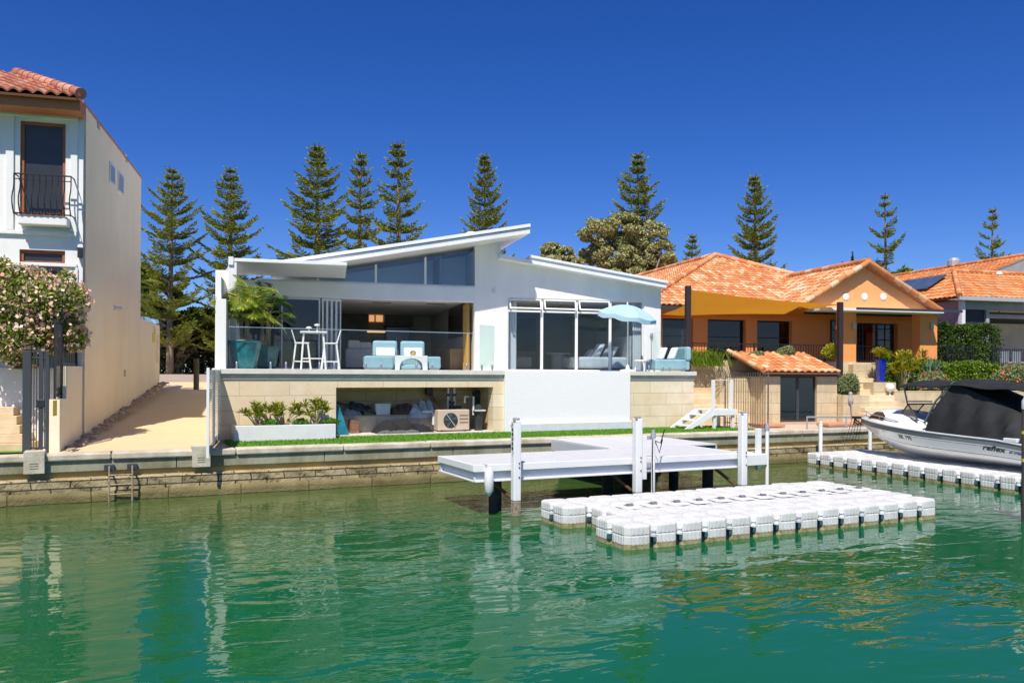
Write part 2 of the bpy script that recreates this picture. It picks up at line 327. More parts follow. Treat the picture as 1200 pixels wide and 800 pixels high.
mr = _n(nt, 'ShaderNodeMapRange'); mr.interpolation_type = 'SMOOTHSTEP'; mr.inputs[1].default_value = 14.0; mr.inputs[2].default_value = 20.5; L(ma.outputs[0], mr.inputs[0])
cm = _n(nt, 'ShaderNodeMix', data_type='RGBA'); cm.inputs[6].default_value = (0.006, 0.100, 0.034, 1); cm.inputs[7].default_value = (0.048, 0.092, 0.022, 1); L(mr.outputs[0], cm.inputs[0])
L(cm.outputs[2], b.inputs['Base Color'])
mp = _n(nt, 'ShaderNodeMapping'); mp.inputs['Rotation'].default_value = (0, 0, R(18)); mp.inputs['Scale'].default_value = (0.75, 1.5, 1); L(tc.outputs['Object'], mp.inputs[0])
r1 = _n(nt, 'ShaderNodeTexNoise'); r1.inputs['Scale'].default_value = 1.3; r1.inputs['Detail'].default_value = 2.5; r1.inputs['Roughness'].default_value = 0.45; r1.inputs['Distortion'].default_value = 0.6; L(mp.outputs[0], r1.inputs[0])
r2 = _n(nt, 'ShaderNodeTexNoise'); r2.inputs['Scale'].default_value = 5.0; r2.inputs['Detail'].default_value = 2; L(mp.outputs[0], r2.inputs[0])
r3 = _n(nt, 'ShaderNodeTexNoise'); r3.inputs['Scale'].default_value = 0.22; r3.inputs['Detail'].default_value = 1; L(tc.outputs['Object'], r3.inputs[0])
gz = _n(nt, 'ShaderNodeMapRange'); gz.inputs[1].default_value = 0.35; gz.inputs[2].default_value = 0.65; gz.inputs[3].default_value = 0.25; gz.inputs[4].default_value = 1.0; L(r3.outputs[0], gz.inputs[0])
m2 = _n(nt, 'ShaderNodeMath', operation='MULTIPLY'); L(r2.outputs[0], m2.inputs[0]); m2.inputs[1].default_value = 0.10
m3 = _n(nt, 'ShaderNodeMath', operation='ADD'); L(r1.outputs[0], m3.inputs[0]); L(m2.outputs[0], m3.inputs[1])
m4 = _n(nt, 'ShaderNodeMath', operation='MULTIPLY'); L(m3.outputs[0], m4.inputs[0]); L(gz.outputs[0], m4.inputs[1])
bp = _n(nt, 'ShaderNodeBump'); bp.inputs['Strength'].default_value = 1.0; bp.inputs['Distance'].default_value = 0.05; L(m4.outputs[0], bp.inputs['Height']); L(bp.outputs[0], b.inputs['Normal'])
m.build('water', wm, kind='structure')
# ------------------------------------------------------------------ sea wall
sw = T('sea_wall', 'long weathered stone and concrete sea wall along the canal edge', 'sea wall', (0, YS+0.2, 0))
m = M(); x = -16.0
while x < 60:
    l = 2.35+random.uniform(-0.2, 0.25); m.box(x, x+l-0.02, YS-0.03, YS+0.42, ZL-0.135, ZL+0.012+random.uniform(-0.006, 0.006)); x += l
m.build('capping', CAPM, sw, bevel=0.03)
m = M(); x = -16.5
while x < 60:
    l = 2.9+random.uniform(-0.3, 0.5); m.box(x, x+l-0.015, YS+0.03, YS+0.4, 0.63, ZL-0.137); x += l
m.build('beam', BEAMM, sw, bevel=0.012)
m = M(); m.box(-16, 60, YS+0.10, YS+0.5, 0.34, 0.628)
m.build('recessed_course', mat('ochre_stone', (0.58, 0.40, 0.12), 0.9, (0.30, 0.24, 0.12), 1.1, bump=0.6, stretch=(0.6, 1, 2)), sw)
def rough_strip(name, mats, x0, x1, y, z0, z1, dx, amp, fq, top=None, ythick=0.4, zn=6):
    nx = int((x1-x0)/dx); X = np.linspace(x0, x1, nx+1); rows = []
    prof = [(0, z0+(z1-z0)*k/zn) for k in range(zn+1)]+[(ythick*k/4, z1) for k in range(1, 5)]
    V_ = []
    ph = RNG.random((6, 3))*10
    for (dy, z) in prof:
        nzv = sum(np.sin(X*fq*(1.7**k)+ph[k, 0]+z*fq*2*(1.5**k)+dy*9+ph[k, 1])*0.6**k for k in range(5))
        jit = RNG.normal(size=nx+1)*0.5
        V_.append(np.stack([X, np.full(nx+1, y+dy)+(nzv+jit)*amp*(1 if dy == 0 else 0.4), np.full(nx+1, z)+(nzv*0.5+jit)*amp*(0.8 if z > z0+0.01 else 0)], 1))
    V_ = np.concatenate(V_); k = nx+1; r = len(prof)
    F_ = np.array([[j*k+i, j*k+i+1, (j+1)*k+i+1, (j+1)*k+i] for j in range(r-1) for i in range(nx)])
    V_ = V_-np.array([sw.off[:]])
    return arr(name, V_, F_, mats, sw)
RUB = blocks('reef_stone', (0.50, 0.41, 0.24), (0.32, 0.26, 0.14), (0.05, 0.04, 0.025), 0.72, 0.15, 0.014, bump=1.0, stain=(0.10, 0.08, 0.045), axis='x')
rough_strip('stone_ledge', RUB, -16, 40, YS-0.03, 0.20, 0.50, 0.035, 0.014, 5)
WET = blocks('tidal_stone', (0.24, 0.20, 0.09), (0.17, 0.145, 0.06), (0.05, 0.045, 0.02), 1.5, 0.30, 0.010, bump=1.0, stain=(0.07, 0.06, 0.02))
rough_strip('tidal_course', WET, -16, 40, YS-0.07, -0.5, 0.22, 0.07, 0.008, 3, ythick=0.1)
for px in (40, 236):
    p = S.P(px, 535, YS-0.1); m = M(); m.box(p.x-0.185, p.x+0.185, YS-0.12, YS+0.3, 0.64, ZL+0.09)
    for k in range(3): m.box(p.x-0.08, p.x+0.08, YS-0.126, YS-0.118, 0.74+k*0.05, 0.755+k*0.05, 1)
    m.build('pier_block', [mat('pale_concrete', (0.56, 0.52, 0.42), 0.9, (0.42, 0.38, 0.28), 4, bump=0.4), mat('slot', (0.2, 0.18, 0.14))], sw, bevel=0.015)
# stainless ladder on the wall
pa, pb = S.u(128, YS-0.1, 560), S.u(155, YS-0.1, 560)
ld = T('ladder', 'rusty steel boarding ladder on the sea wall below the sandy path', 'ladder', ((pa+pb)/2, YS-0.1, 0.5))
RUST = mat('rusted_steel', (0.28, 0.20, 0.12), 0.6, (0.45, 0.38, 0.28), 20, metal=0.4)
for xx in (pa, pb):
    m = M(); m.tube([(xx, YS+0.02, 0.72), (xx, YS-0.22, 0.70), (xx, YS-0.25, 0.5), (xx, YS-0.25, -0.1)], 0.02); m.build('rail', RUST, ld, smooth=True)
    m = M(); m.box(xx-0.10, xx+0.10, YS-0.05, YS+0.029, 0.62, 0.76); m.build('bracket', DARKM, ld, bevel=0.01)
for k in range(4):
    m = M(); m.tube([(pa, YS-0.25, -0.04+k*0.2), (pb, YS-0.25, -0.04+k*0.2)], 0.016); m.build('rung', RUST, ld, smooth=True)

# ------------------------------------------------------------------ roof tiles
def tiles(name, O, A, Up_, poly, mats, thing, wav=0.24, course=0.36, amp=0.045, step=0.03, par=None):
    """barrel tiles on a slope: O eave corner, A unit along the eave, Up_ unit up the slope, poly convex counter-clockwise in (s, r)"""
    O = Vector(O); A = Vector(A).normalized(); Up_ = Vector(Up_).normalized(); N = A.cross(Up_).normalized()
    s0 = min(p[0] for p in poly); s1 = max(p[0] for p in poly); r0 = min(p[1] for p in poly); r1 = max(p[1] for p in poly)
    ns = int(math.ceil((s1-s0)/wav)); nr = int(math.ceil((r1-r0)/course)); K = 6
    V_ = []; F_ = []; rn = []
    prof = [amp*(0.5+0.5*math.cos(2*math.pi*i/K))**0.7 for i in range(K)]
    for j in range(nr):
        base = len(V_)
        for i in range(ns*K+1):
            h = prof[i % K]; s = s0+i*wav/K
            V_.append((s, r0+j*course, h-0.01)); V_.append((s, r0+j*course+0.0005, h+step)); V_.append((s, r0+(j+1)*course+0.03, h))
        for i in range(ns*K):
            t = (i+K//2)//K; rnd = random.Random(t*7919+j*104729+hash(name) % 1).random()
            b0 = base+i*3
            F_.append((b0, b0+3, b0+4, b0+1)); rn.append(rnd); F_.append((b0+1, b0+4, b0+5, b0+2)); rn.append(rnd)
    me = bpy.data.meshes.new(name); me.from_pydata(V_, [], F_); at = me.attributes.new('rnd', 'FLOAT', 'FACE'); at.data.foreach_set('value', rn)
    bm = bmesh.new(); bm.from_mesh(me); n = len(poly)
    for i in range(n):
        a = Vector((*poly[i], 0)); c = Vector((*poly[(i+1) % n], 0)); d = c-a
        if d.length < 1e-6: continue
        no = Vector((d.y, -d.x, 0)).normalized()
        bmesh.ops.bisect_plane(bm, geom=bm.verts[:]+bm.edges[:]+bm.faces[:], plane_co=a, plane_no=no, clear_outer=True, dist=1e-5)
    for v in bm.verts: v.co = O+A*v.co.x+Up_*v.co.y+N*v.co.z-thing.off
    bm.to_mesh(me); bm.free(); me.materials.append(mats); me.validate()
    o = bpy.data.objects.new(name, me); COL.objects.link(o); o.parent = par or thing.o; return o
def ridge(name, pts, thing, mats, r=0.11, seg=0.38, par=None):
    m = M()
    for a, b_ in zip(pts[:-1], pts[1:]):
        a, b_ = Vector(a), Vector(b_); d = b_-a; n = max(1, int(d.length/seg))
        for i in range(n): m.tube([a+d*(i/n), a+d*((i+1.08)/n)], [r, r*0.86], 10)
    o = m.build(name, mats, thing, smooth=True)
    if par: o.parent = par
    return o
def slope_face(name, e0, e1, top, mats, thing, **k):
    """tile a planar face: eave from e0 to e1, further corners in top (counter-clockwise)"""
    e0, e1 = Vector(e0), Vector(e1); A = (e1-e0).normalized(); q = Vector(top[0])-e0; Nn = A.cross(q).normalized()
    if Nn.z < 0: Nn = -Nn
    U_ = Nn.cross(A).normalized()
    poly = [(0, 0), ((e1-e0).length, 0)]+[((Vector(p)-e0).dot(A), (Vector(p)-e0).dot(U_)) for p in top]
    # sheathing under the tiles
    m = M(); off = -Nn*0.03; m.prism([e0+off, e1+off]+[Vector(p)+off for p in top], -Nn*0.05); m.build(name+'_deck', mat('roof_deck', (0.30, 0.12, 0.06), 0.9), thing)
    return tiles(name, e0, A, U_, poly, mats, thing, **k)

# ------------------------------------------------------------------ left villa
VF = B.Q(97, 300, UW).y; VB_ = B.Q(165, 300, UW).y; VB2 = B.Q(187, 420, UW).y; V0 = bq(UW, 19.95)[1]
ZT = B.Q(97, 121, UW).z
vl = T('villa', 'tall white rendered villa with red barrel tiles and an iron balconette', 'house', (UW-4, VF, ZL), B)
Zg = ZL-0.1
m = M(); m.box(UW-0.25, UW, VF+0.002, VB_, Zg, ZT)
m.build('side_wall', CREAM, vl)
m = M()
fz = lambda py, px=50: B.z(px, py, VF); fu = lambda px: B.u(px, VF)
UL = UW-9.0
w0, w1 = fu(22), fu(75.5); wz0, wz1 = fz(254), fz(143); lz0, lz1 = fz(330), fz(293)
# facade made of pieces around two openings
m.box(UL, w0, VF, VF+0.25, Zg, ZT); m.box(w1, UW, VF, VF+0.25, Zg, ZT)
m.box(w0, w1, VF, VF+0.25, wz1, ZT); m.box(w0, w1, VF, VF+0.25, lz1, wz0); m.box(w0, w1, VF, VF+0.25, Zg, lz0)
m.build('front_wall', RENDER, vl)
m = M(); m.box(UL, UL+0.25, VF+0.26, VB_, Zg, ZT-0.3); m.box(UL+0.25, UW-0.25, VB_-0.25, VB_, Zg, ZT-0.3); m.build('rear_wall', RENDER, vl)
m = M()
for (pa_, pb_) in ((6, 15.5), (82, 90)): m.box(fu(pa_), fu(pb_), VF-0.05, VF-0.001, fz(271), fz(127.5))
m.box(UL, fu(90), VF-0.07, VF-0.002, fz(276), fz(271.5))
m.box(UL, fu(90), VF-0.05, VF-0.002, fz(312), fz(308)); m.box(fu(88), fu(91), VF-0.045, VF-0.001, fz(390), fz(312.5))
m.box(UL, fu(90), VF-0.07, VF-0.002, fz(139), fz(134))
m.build('moulding', RENDER, vl, bevel=0.01)
def framed(name, u0, u1, z0, z1, v, fm, gm_, par, fw=0.07, mull=(), trans=(), dep=0.08, inner='window_glass_pane'):
    m = M(); m.box(u0, u1, v, v+dep, z0, z0+fw); m.box(u0, u1, v, v+dep, z1-fw, z1); m.box(u0, u0+fw, v, v+dep, z0+fw, z1-fw); m.box(u1-fw, u1, v, v+dep, z0+fw, z1-fw)
    for q in mull: m.box(q-fw*0.35, q+fw*0.35, v+0.01, v+dep-0.01, z0+fw, z1-fw)
    for q in trans: m.box(u0+fw, u1-fw, v+0.012, v+dep-0.012, q-fw*0.35, q+fw*0.35)
    o = m.build('window', fm, par, bevel=0.006)
    g = M(); g.box(u0+fw, u1-fw, v+dep*0.45, v+dep*0.55, z0+fw, z1-fw); subbuild(g, 'pane', gm_, o, par)
    return o
SHADE = mat('dark_blind', (0.022, 0.026, 0.032), 0.35, (0.03, 0.034, 0.04), 2)
framed('window', w0, w1, wz0, wz1, VF+0.06, WOODR, SHADE, vl, 0.075)
framed('window', w0, w1, lz0, lz1, VF+0.06, WOODR, SHADE, vl, 0.075, trans=(fz(307),))
# balconette
bz0, bz1 = B.z(50, 252, VF-0.35), B.z(50, 205, VF-0.35); bu0, bu1 = B.u(15, VF-0.35), B.u(82, VF-0.35)
m = M(); 
for z in (bz0+0.02, bz1): m = M(); m.tube([(bu0, VF-0.02, z), (bu0, VF-0.35, z), (bu1, VF-0.35, z), (bu1, VF-0.02, z)], 0.018, 6); m.build('balcony_rail', BLACK, vl)
m = M(); m.tube([(bu0, VF-0.35, bz1-0.12), (bu1, VF-0.35, bz1-0.12)], 0.012, 6); m.build('balcony_rail', BLACK, vl)
for k in range(10):
    u = bu0+(bu1-bu0)*k/9; m = M(); pts = []
    for i in range(9):
        t = i/8; bulge = 0.14*math.sin(math.pi*min(1, t*1.5))**1.0 if t < 0.66 else 0.0; pts.append((u, VF-0.35-max(0, bulge), bz0+(bz1-bz0)*t))
    m.tube(pts, 0.014, 6); m.build('baluster', BLACK, vl)
m = M(); m.box(B.u(20, VF-0.3), B.u(78, VF-0.3), VF-0.33, VF-0.003, bz0-0.22, bz0-0.01); m.build('balcony_slab', RENDER, vl, bevel=0.02)
# eave, roof, coping
ze = B.z(60, 128, VF-0.6)
m = M(); m.box(UL, B.u(92, VF-0.6), VF-0.6, VF-0.003, ze, B.z(60, 112, VF-0.6)); m.build('timber_eave', mat('rust_stained_timber', (0.45, 0.17, 0.075), 0.7, (0.38, 0.13, 0.05), 3), vl, bevel=0.02)
zt = B.z(60, 111, VF-0.75); uc = B.u(93, VF-0.75); sl_ = 0.42
slope_face('roof', (UL, VF-0.75, zt), (uc, VF-0.75, zt), [(uc-2.3, VF-0.75+3.5, zt+3.5*sl_), (UL, VF-0.75+3.5, zt+3.5*sl_)], TERRA2, vl, wav=0.25, amp=0.075, course=0.4, step=0.035)
ridge('hip_tiles', [(uc, VF-0.75, zt+0.08), (uc-2.3, VF+2.75, zt+3.5*sl_+0.08)], vl, TERRA2, 0.13)
m = M(); m.box(UW-0.28, UW+0.02, VF-0.05, VB_+0.03, ZT+0.002, ZT+0.07); m.build('coping', mat('pink_coping', (0.46, 0.2, 0.17), 0.8, (0.38, 0.2, 0.18), 5), vl, bevel=0.01)
m = M(); m.box(UL+0.2, UW-0.3, VF+0.3, VB_-0.3, ZT-0.5, ZT-0.35); m.build('flat_roof', RENDER, vl)
# little openings, vents, lamp and camera on the side wall
for (xa, ya, xb, yb) in ((128, 189, 134, 213), (138, 199.5, 144, 224)):
    p = B.Q(xa, ya, UW); q = B.Q(xb, ya, UW); z0 = B.Q(xa, yb, UW).z
    m = M(); m.box(UW+0.001, UW+0.03, p.y, q.y, z0, p.z)
    o = m.build('window', ALU, vl, bevel=0.004)
    g = M(); g.box(UW+0.031, UW+0.034, p.y+0.06, q.y-0.06, z0+0.06, p.z-0.06); subbuild(g, 'pane', mat('frosted_pane', (0.30, 0.34, 0.36), 0.3), o, vl)
for (xa, ya) in ((115, 147), (148, 186), (146, 437)):
    p = B.Q(xa, ya, UW); m = M(); m.box(UW+0.001, UW+0.02, p.y-0.1, p.y+0.1, p.z-0.1, p.z+0.1); m.build('air_vent', mat('vent_grey', (0.42, 0.38, 0.32)), vl)
p = B.Q(134, 361, UW); m = M(); m.box(UW+0.001, UW+0.05, p.y-0.06, p.y+0.06, p.z-0.06, p.z+0.06); m.tube([(UW+0.05, p.y, p.z), (UW+0.22, p.y-0.05, p.z-0.02)], 0.05, 10); m.build('camera', PLAST, vl, smooth=True)
p = B.P(94, 296, VF-0.08); m = M(); m.box(p.x-0.05, p.x+0.05, VF-0.14, VF-0.003, p.z-0.12, p.z+0.12); m.build('wall_lamp', BLACK, vl, bevel=0.01)
# low garden wall running on to the street
gw = T('boundary_wall', 'low cream rendered boundary wall beside the sandy path', 'wall', (UW-0.1, VB_+1, 1.8), B)
zq = B.Q(170, 375, UW).z
m = M(); m.box(UW-0.22, UW, VB_+0.003, VB2, 1.0, zq); m.build('wall', CREAM, gw)
for px in (182.5, 185):
    a = B.Q(px, 392, UW); b2 = B.Q(px, 425, UW); m = M(); m.tube([(UW+0.05, a.y, a.z), (UW+0.05, a.y, b2.z)], 0.02, 6); m.build('pipe', CREAM, gw)
p = B.Q(180, 396, UW); m = M(); m.box(UW+0.003, UW+0.02, p.y-0.25, p.y+0.25, p.z-0.15, p.z+0.2); m.build('sign_plate', mat('yellow_sign', (0.72, 0.62, 0.05), 0.5), gw)
# stepped low front part of the side wall
fw_ = T('garden_wall', 'stepped cream rendered garden wall below the black iron screens', 'wall', (UW-0.1, V0, ZL), B)
vs1 = B.Q(78, 460, UW).y; z1_ = B.Q(68, 468, UW).z; z2_ = B.Q(86, 429, UW).z
m = M(); m.yz([(V0, Zg), (VF-0.003, Zg), (VF-0.003, z2_), (vs1, z2_), (vs1, z1_), (V0, z1_)], UW-0.2, UW)
m.build('wall', CREAM, fw_)
p = B.Q(64, 478, UW); m = M(); m.box(UW+0.002, UW+0.008, p.y-0.15, p.y+0.15, p.z-0.16, p.z+0.16); m.build('sign_plate', MATS['yellow_sign'], fw_)
m = M()
for k in range(46):
    v = V0+(VB2-V0)*k/46; z = ZL+0.01+(2.27-ZL)*max(0, (v-V0)/(VB2-V0))
    for j in range(3): 
        cx, cy, r = UW+0.04+random.random()*0.24, v+random.random()*0.35, random.uniform(0.05, 0.11)
        m.lathe((cx, cy, z), [(r, 0), (r*0.9, r*0.5), (r*0.4, r*0.75)], 6)
m.build('edging_stones', mat('edging_stone', (0.42, 0.33, 0.24), 0.95, (0.30, 0.23, 0.17), 9, bump=0.6), fw_)
def bars_screen(name, label, cat, p0, p1, z0, z1, fr, nb, rt=0.022, br=0.009, mid=(), group=None, mats=None, gap=0.0):
    """iron screen between two posts: p0, p1 are (x, y) in the frame fr"""
    a = Vector((*p0, 0)); c = Vector((*p1, 0)); t = T(name, label, cat, (a.x, a.y, z0), fr, group); mats = mats or BLACK
    for q in (a, c):
        m = M(); m.box(q.x-rt, q.x+rt, q.y-rt, q.y+rt, z0, z1+0.04); m.build('post', mats, t)
    for z in (z0+0.06+gap, z1, *mid): m = M(); m.tube([(a.x, a.y, z), (c.x, c.y, z)], rt*0.8, 4); m.build('rail', mats, t)
    m = M()
    for k in range(1, nb): q = a+(c-a)*k/nb; m.tube([(q.x, q.y, z0+0.06+gap), (q.x, q.y, z1)], br, 4)
    m.build('bars', mats, t); return t
sA = bars_screen('iron_screen', 'tall black iron mesh screen between the gate and the villa corner', 'screen', (UW-0.1, V0+0.02), (UW-0.1, vs1), B.Q(66, 468, UW).z, B.Q(64, 376, UW-0.1).z, B, 8, 0.02, 0.008)
sB = bars_screen('iron_screen', 'upper black iron mesh screen against the villa corner beside the bush', 'screen', (UW-0.1, vs1+0.06), (UW-0.1, VF-0.1), B.Q(88, 429, UW).z, B.Q(90, 346, UW-0.1).z, B, 8, 0.02, 0.008)
# gate
vg = V0+0.05; g0, g1 = B.u(27, vg), B.u(58, vg); gz1 = B.z(40, 411, vg)
gt = T('garden_gate', 'tall black iron gate with vertical bars at the foot of the villa steps', 'gate', ((g0+g1)/2, vg, ZL), B)
for (a_, b_) in ((g0, g0+0.16), (g1-0.07, g1)):
    m = M(); m.box(a_, b_, vg-0.04, vg+0.04, ZL, gz1); m.build('post', DARKM, gt, bevel=0.004)
gm_ = (g0+g1)/2+0.1
m = M(); m.box(gm_-0.03, gm_+0.03, vg-0.02, vg+0.02, ZL+0.05, gz1)
for z in (ZL+0.08, gz1-0.16, gz1-0.03): m.box(g0+0.16, g1-0.07, vg-0.015, vg+0.015, z, z+0.035)
m.build('frame', DARKM, gt)
m = M()
k = g0+0.20
while k < g1-0.09: m.box(k, k+0.016, vg-0.008, vg+0.008, ZL+0.08, gz1-0.01); k += 0.05
m.build('bars', DARKM, gt)
m = M(); m.box(gm_-0.09, gm_+0.07, vg-0.04, vg-0.021, ZL+0.95, ZL+1.12); m.build('lock', BLACK, gt, bevel=0.01)
# white retaining wall and sandstone steps behind the gate
vw = V0+1.3
tw = T('retaining_wall', 'white rendered retaining wall under the flowering bush', 'wall', (g0-2, vw, ZL), B)
m = M(); m.box(UL, UW-0.22, vw, VF-0.01, Zg, B.z(20, 431, vw)); m.build('wall', RENDER, tw)
st = T('garden_steps', 'sandstone steps climbing to the left of the black gate', 'steps', (g0-1, V0+0.6, ZL), B)
yy = [528, 513.5, 504, 494, 484]
for k in range(5):
    m = M(); ue = g0-0.06-k*0.10+0.03; m.box(UL, ue, V0+0.42+k*0.13, vw-0.003, ZL+k*0.19-0.02, ZL+k*0.19+0.165); m.build('step', STEP, st, bevel=0.01)
m = M(); m.add([(UL, V0-0.0, ZL+0.012), (g0, V0, ZL+0.012), (g0, V0+0.42, ZL+0.012), (UL, V0+0.42, ZL+0.012)], [(0, 1, 2, 3)]); o = m.build('grass_verge', TURF, None, kind='structure'); o.rotation_euler = (0, 0, BANG)
# bollard on the path
p = B.G(230, 453, 2.2); t_ = T('bollard', 'short dark timber post at the street end of the path', 'bollard', p, B)
m = M(); h = B.z(230, 420, p.y)-p.z; m.lathe(p, [(0.09, -0.1), (0.09, h-0.02), (0.07, h)], 10); m.build('post', mat('weathered_timber', (0.11, 0.09, 0.06), 0.9, (0.07, 0.06, 0.04), 8), t_, smooth=True)
# ------------------------------------------------------------------ terrace (sea-wall frame)
ZF = 2.80                                   # terrace floor
def su(px, v=YW): return S.u(px, v)
xa0 = S.u(250, YW); cl0 = B.mi @ Vector((xa0, YW-0.10, 0)); lb_ = B.w((cl0.x, cl0.y+8, 0))
te = T('terrace', 'raised limestone terrace with a pale slab and an open niche below', 'terrace', (su(500), YW, ZL))
xa, xn0, xn1, xw0, xw1, xe = su(250), su(394), su(578), su(590), su(736), su(813)
zn1 = S.z(450, 455.5, YW); zn1b = S.z(480, 452, YW); zn1 = (zn1+zn1b)/2; zt_ = ZF-0.13
m = M(); BY = YW+3.2
m.box(xa, xn0, YW, YW+0.35, ZL-0.1, zt_); m.box(xn0, xn1, YW, YW+0.35, zn1, zt_); m.box(xn1, xw0+0.05, YW, YW+0.35, ZL-0.1, zt_); m.build('wall', LIME, te)
m = M(); m.box(xw1-0.05, xe, YW, YW+0.35, ZL-0.1, zt_)
m.build('wall', LIME, te)
m = M(); m.box(xn0-0.3, xn0, YW+0.352, YW+1.5, ZL, zt_); m.box(xn1, xn1+0.3, YW+0.352, YW+1.5, ZL, zt_); m.box(xn0, xn1, YW+1.35, YW+1.5, ZL, zt_-0.01); m.box(xn0-0.3, xn1+0.3, YW+0.352, YW+1.5, zn1+0.35, zn1+0.45)
m.build('niche_wall', LIME2 if False else blocks('niche_stone', (0.52, 0.42, 0.24), (0.60, 0.50, 0.32), (0.32, 0.25, 0.14), 0.9, 0.3, 0.01, stain=(0.42, 0.30, 0.14)), te)
m = M(); m.box(xn0+0.003, xn1-0.003, YW-0.10, YW+1.35, ZL-0.05, ZL+0.055); m.build('niche_floor', mat('pale_slab', (0.66, 0.62, 0.54), 0.85, (0.55, 0.50, 0.42), 3), te, bevel=0.01)
zp = ZL+0.52; m = M(); m.box(xn0+0.003, xn0+3.15, YW+0.75, YW+1.34, ZL+0.06, zp); m.build('niche_ledge', blocks('ledge_stone', (0.62, 0.54, 0.38), (0.66, 0.58, 0.42), (0.40, 0.32, 0.2), 0.9, 0.5, 0.01), te)
m = M(); m.box(xe-0.35, xe-0.001, YW+0.352, YW+5.2, ZL-0.1, zt_); m.build('return_wall', LIME, te); m = M(); lq = B.w((cl0.x+0.02, cl0.y+7, 0)); m.prism([(xa+0.02, YW+0.352, ZL-0.1), (xa+0.37, YW+0.352, ZL-0.1), (lq.x+0.35, lq.y, ZL-0.1), (lq.x, lq.y, ZL-0.1)], (0, 0, zt_-ZL+0.1))
m.build('return_wall', LIME, te)
# white roughcast panel, flared at its left foot
m = M(); zb_ = S.z(660, 494.5, YW-0.18)
m.xz([(xw0, ZL), (xw1, ZL), (xw1, zt_+0.128), (xw0, zt_+0.128)], YW-0.14, YW+0.36)
m.build('roughcast_panel', TEXW, te, bevel=0.01)
m = M(); pts = [(xw0+0.22, ZL), (xw1, ZL), (xw1, zb_), (xw0+0.14, zb_)]; m.xz(pts, YW-0.26, YW-0.143); m.build('plinth', mat('plinth_paint', (0.66, 0.69, 0.72), 0.85, (0.6, 0.63, 0.66), 3, bump=0.3), te, bevel=0.03)
# slab over everything, two front pieces; grey strips under them are the slab's shade, painted

m = M(); m.xy([(xa-0.05, YW-0.10), (xw0-0.002, YW-0.10), (xw0-0.002, YW+0.38), (xw1+0.002, YW+0.38), (xw1+0.002, YW-0.10), (xe+0.05, YW-0.10), (xe+0.05, 29), (lb_.x, lb_.y)], zt_, ZF)
m.build('slab', mat('terrace_slab', (0.72, 0.69, 0.62), 0.8, (0.62, 0.58, 0.5), 2), te, bevel=0.01)
m = M(); m.box(xa, xw0-0.002, YW-0.03, YW-0.001, zt_-0.13, zt_-0.002); m.build('painted_shade_strip', GREYC, te)
m = M(); m.box(xw1+0.002, xe, YW-0.03, YW-0.001, zt_-0.13, zt_-0.002); m.build('painted_shade_strip', GREYC, te)

# ------------------------------------------------------------------ white house (houses' frame)
V = 26.6
bu = lambda px: B.u(px, V); bz = lambda px, py: B.z(px, py, V)
hs_ = T('white_house', 'modern white rendered house with a rising skillion roof and wide glass doors', 'house', (bu(560), V, ZF), B)
uA, uB, uC, uD, uE = bu(281), bu(375), bu(556), bu(594.5), bu(754.5); uF = bu(774)
zb0 = 5.04; zb1 = (bz(440, 333.5)+bz(556, 336))/2
ZG = 1.3
uT = bu(586)
VBk = V+9
# clerestory: sloping head
zc0 = bz(440, 309.5); zc1 = bz(556, 292.3); u0c = bu(440); slp = (zc1-zc0)/(uC-u0c)
zh = lambda u: zc1+slp*(u-uC)
m = M()
m.box(uC, uD, V, V+0.25, ZG, zb0); m.box(uC, uD, V, V+0.25, zb0, zb1)
ztop = zh(uT)+0.12
m.xz([(uC, zb1), (uT, zb1), (uT, ztop), (uC, zh(uC)+0.12)], V, V+0.25)
# right wing wall with its sloping head, round the window
zr0, zr1 = bz(620, 305), bz(773, 336); sr = (zr1-zr0)/(bu(773)-bu(620)); zr = lambda u: zr0+sr*(u-bu(620))
zwt = (bz(594, 349)+bz(754, 353))/2
m.box(uD, uF, V, V+0.25, ZG, ZF); m.box(uE, uF, V, V+0.25, ZF, zwt)
m.xz([(uT, zb1), (uD, zb1), (uD, zr(uD)), (uT, zr(uT))], V, V+0.25)
m.xz([(uD, zwt), (uF, zwt), (uF, zr(uF)), (uD, zr(uD))], V, V+0.25)
m.build('front_wall', RENDER, hs_)
m = M(); m.box(uA-0.05, uC, V-0.02, V+0.30, zb0, zb1); m.build('beam', WHITE, hs_, bevel=0.01)
m = M(); m.box(bu(262), bu(277), V-3.0, V+0.1, ZF, 5.46); m.box(bu(262), bu(277), V+0.1, VBk, ZG, 5.46)
m.build('left_wing_wall', RENDER, hs_)
m = M(); m.box(bu(277), uA, V-0.01, V+0.25, ZF, zb0); m.box(uA+0.55, uA+0.72, V+0.26, V+0.6, ZF, zb0); m.build('pier', WHITE, hs_)
INT = mat('interior_paint', (0.60, 0.59, 0.57), 0.8); INTD = mat('interior_joinery', (0.20, 0.19, 0.18), 0.5, (0.15, 0.14, 0.13), 3)
m = M(); m.box(bu(277), uF, VBk, VBk+0.2, ZG, 6.0); m.box(uC+0.02, uC+0.2, V+0.26, VBk, ZG, zh(uC)); m.box(uF-0.25, uF-0.002, V+0.252, VBk, ZG, zr(uF))
m.build('inner_walls', INT, hs_)
m = M(); m.box(bu(277), uC, V+0.31, VBk, zb0+0.10, zb0+0.25); m.box(uC+0.2, uF-0.26, V+0.26, VBk, zwt+0.02, zwt+0.12); m.build('ceiling', mat('ceiling_paint', (0.80, 0.80, 0.78), 0.8), hs_)
m = M(); m.box(bu(277), uC, V+0.31, VBk, ZF-0.2, ZF+0.003); m.box(uC+0.2, uF-0.26, V+0.26, VBk, ZF-0.2, ZF+0.003); m.build('floor', mat('floor_tile', (0.62, 0.60, 0.56), 0.35), hs_)
